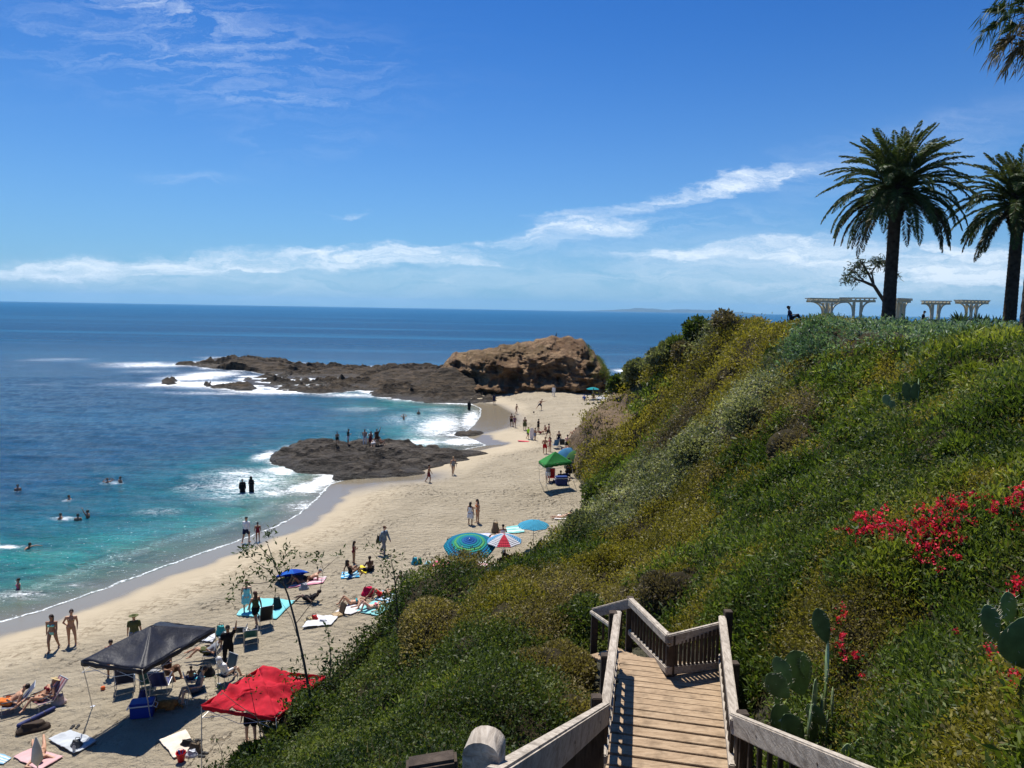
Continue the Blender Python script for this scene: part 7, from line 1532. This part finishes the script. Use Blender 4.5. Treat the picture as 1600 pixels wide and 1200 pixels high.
blob_bag(322, 1055, (.75, .5, .4), (.012, .012, .014), 'black backpack lying on the sand above the seated people', name='backpack')
blob_bag(345, 992, (.5, .4, .45), (.03, .25, .25), 'turquoise bag at the right corner of the black canopy')
blob_bag(353, 997, (.45, .35, .3), (.4, .45, .45), 'pale bag lying next to the turquoise bag')
blob_bag(92, 1100, (.55, .4, .38), (.55, .42, .38), 'pinkish beach tote right of the red striped chair')
blob_bag(52, 1141, (1.1, .5, .3), (.05, .035, .025), 'dark heap of clothes and bag on the sand below the blue roll', rz=.5, handles=False, name='clothes_heap', cat='clothes')
blob_bag(120, 1168, (.4, .3, .22), (.08, .085, .09), 'dark mesh bag on the pale grey towel', dz=.05)
blob_bag(305, 1176, (.5, .35, .35), (.10, .075, .05), 'brown bag beside the cream towel')
blob_bag(293, 1166, (.5, .25, .2), (.02, .02, .02), 'black clothing on the edge of the cream towel', handles=False, name='clothes_heap', cat='clothes', dz=.04)
blob_bag(300, 1181, (.4, .3, .2), (.5, .52, .56), 'white and grey cloth heap right of the red bucket', handles=False, name='clothes_heap', cat='clothes')
blob_bag(491, 970, (.4, .3, .25), (.5, .03, .03), 'small red bag on the white towel', dz=.03)
blob_bag(483, 972, (.45, .35, .2), (.5, .4, .22), 'straw coloured bag at the left of the small red bag', dz=.03)
blob_bag(505, 974, (.5, .3, .16), (.40, .41, .44), 'grey clothes heap on the white towel', dz=.03, handles=False, name='clothes_heap', cat='clothes')
blob_bag(701, 849, (.35, .25, .3), (.10, .12, .16), 'slate bag at the left end of the white towel')
blob_bag(892, 738, (1.0, .7, 1.0), (.02, .02, .022), 'tall dark pile of gear under the green canopy', name='gear_pile', cat='gear')
blob_bag(869, 755, (.8, .5, .4), (.03, .035, .05), 'dark bag between the red chair and the navy cooler')
blob_bag(919, 632, (.8, .4, .25), (.03, .03, .03), 'dark bag on the far sand below the crouching person in blue')
blob_bag(927, 631, (.5, .4, .2), (.05, .05, .05), 'small dark bag on the far sand right of the other')
blob_bag(598, 851, (.34, .2, .45), (.05, .04, .035), 'dark bag carried at the hip of the man in the cap', pos=np.array(onsand(598, 866)) + np.array([-.25, 0, .75]))
def ball(u, v, r_, cols, label):
    p = onsand(u, v); o = T('ball', label, 'ball', (p[0], p[1], p[2] + r_ * .9)); n_ = 24; v_ = []; cc = []; f = []
    for i in range(13):
        th = math.pi * i / 12
        for j in range(n_): a = 2 * math.pi * j / n_; v_.append((r_ * math.sin(th) * math.cos(a), r_ * math.sin(th) * math.sin(a), r_ * math.cos(th))); cc.append(cols[(j // 4) % len(cols)])
    for i in range(12):
        for j in range(n_): f.append((i * n_ + j, (i + 1) * n_ + j, (i + 1) * n_ + (j + 1) % n_, i * n_ + (j + 1) % n_))
    me = mesh_np('ball_skin', v_, quads=f); attr(me, 'Col', np.array(cc, float), 'FLOAT_COLOR'); O('ball_skin', me, TOWEL, o); O('valve', MB().cap((0, 0, r_), (0, 0, r_ + .004), .012, .01), pmat('cooler_white', (.75, .75, .75), .4, .05, 4, 0), o)
ball(669, 888, .24, [(.05, .35, .42), (.5, .65, .66)], 'teal and white beach ball next to the bright pink towel')
ball(834, 645, .13, [(.12, .10, .08)], 'dark ball on the far sand near the kicking person')
ball(161, 1078, .09, [(.75, .16, .05)], 'small orange ball left of the navy folding chair')
ball(669, 915, .30, [(.08, .42, .42), (.3, .6, .58)], 'large turquoise inflatable at the sand edge of the thicket')
def bucket(u, v):
    p = onsand(u, v); t = T('bucket', 'red toy bucket beside the cream towel', 'bucket', p); O('pail', MB().prof([(.10, 0), (.15, .30), (.165, .30), (.165, .33), (.14, .32), (.095, .02), (0, .02)], 20), pmat('red_plastic', (.55, .01, .015), .35, .05, 4, 0), t)
    O('handle', MB().tube([(.16 * math.cos(a), .02, .30 + .16 * math.sin(a)) for a in np.linspace(0, math.pi, 9)], .008, 5), pmat('cooler_white', (.75, .75, .75), .4, .05, 4, 0), t); O('toys', MB().cap((.04, 0, .25), (.08, .03, .42), .02, .015).cap((-.05, .02, .25), (-.07, 0, .38), .03, .03), pmat('blue_toy', (.02, .2, .5), .4), t)
bucket(283, 1190)
def bottle(u, v, label, dz=0):
    p = onsand(u, v); t = T('bottle', label, 'bottle', (p[0], p[1], p[2] + dz)); O('bottle_body', MB().prof([(.045, 0), (.048, .02), (.048, .2), (.02, .25), (.02, .28)], 14), pmat('pale_bottle', (.6, .6, .58), .3, .05, 4, 0), t); O('lid', MB().prof([(.024, .28), (.024, .32)], 12), dmetal, t)
bottle(116, 1178, 'pale drink bottle standing on the pale grey towel', .06)
def roll(u0, v0, u1, v1, r_, c, label):
    a, b_ = V3(onsand(u0, v0)), V3(onsand(u1, v1)); m = (a + b_) / 2; t = T('rolled_mat', label, 'mat', m); O('roll', MB().cap(a - m + Vector((0, 0, r_)), b_ - m + Vector((0, 0, r_)), r_, r_ * .9, k=14), pmat('blue_roll', c, .7), t)
    for q in (.3, .7): k_ = (a - m).lerp(b_ - m, q) + Vector((0, 0, r_)); d = (b_ - a).normalized(); O('strap', MB().tube([k_ - d * .02, k_ + d * .02], r_ * 1.04, 14), dmetal, t)
roll(30, 1137, 84, 1110, .085, (.02, .03, .12), 'long rolled navy mat on the sand below the two low chairs')
roll(322, 1000, 345, 990, .04, (.3, .2, .1), 'brown pole shaped roll at the right corner of the black canopy')
def board(u, v, rz, L, c, label, up=True):
    p = onsand(u, v); t = T('bodyboard', label, 'board', p, rz); n_ = 20; pts = [(.28 * (abs(math.sin(a)) ** .6) * (1 if math.sin(a) > 0 else -1) * (.9 if math.cos(a) > 0 else 1), L / 2 * math.cos(a)) for a in np.linspace(0, 2 * math.pi, n_, endpoint=False)]
    if up: v_ = [(x, -.03, y + L / 2) for x, y in pts] + [(x, .03, y + L / 2) for x, y in pts]
    else: v_ = [(x, y, .02) for x, y in pts] + [(x, y, .08) for x, y in pts]
    f = [tuple(range(n_)), tuple(reversed(range(n_, 2 * n_)))] + [(i, i + n_, (i + 1) % n_ + n_, (i + 1) % n_) for i in range(n_)]
    O('deck', MB().add(v_, f), pmat('board_' + label[:3], c, .4, .05, 3, 0), t); O('leash', MB().tube([(0, .04, .1), (.15, .1, .05), (.3, .05, .02)], .008, 5), dmetal, t)
board(831, 687, .2, 1.5, (.75, .75, .76), 'white surf board stood upright between two children')
board(818, 690, 1.2, 1.5, (.65, .07, .08), 'red bodyboard lying flat on the sand', up=False)
def shoes(u, v, label, c=(.03, .03, .03)):
    p = onsand(u, v); t = T('sandals', label, 'sandals', p, random.uniform(0, 3))
    for s_ in (-.09, .09): s = O('sandal', MB().cap((s_, -.1, .03), (s_, .1, .03), .03, .035, wide=1.6, side=(1, 0, 0)), pmat('sandal_rubber', c), t); O('sandal_strap', MB().tube([(s_ - .045, .03, .04), (s_, .0, .085), (s_ + .045, .03, .04)], .010, 5), pmat('strap_dark', (.05, .045, .04)), s)
shoes(117, 1137, 'dark sandals lying alone above the pale grey towel'); shoes(318, 1180, 'dark sandals right of the brown bag near the shade pole'); shoes(309, 1160, 'black shoes on sand above the brown bag'); shoes(776, 604, 'dark sandals on the far sand under the reef') if False else None
# folded white parasol cut by the bottom edge
p = onsand(60, 1222); t = T('closed_parasol', 'closed off white parasol whose tip shows at the bottom edge', 'umbrella', p)
H2 = P(60, 1157, np.dot(p - CAM, FW) * .985)[2] - p[2]
O('folded_canopy', MB().prof([(.02, .35 * H2), (.17, .5 * H2), (.13, .75 * H2), (.05, .93 * H2), (.012, H2)], 14), pmat('offwhite_canvas', (.55, .53, .46), .85, .1, 6, .5), t); O('pole', MB().tube([(0, 0, -.2), (0, 0, H2 * .98)], .02, 8), metal, t)
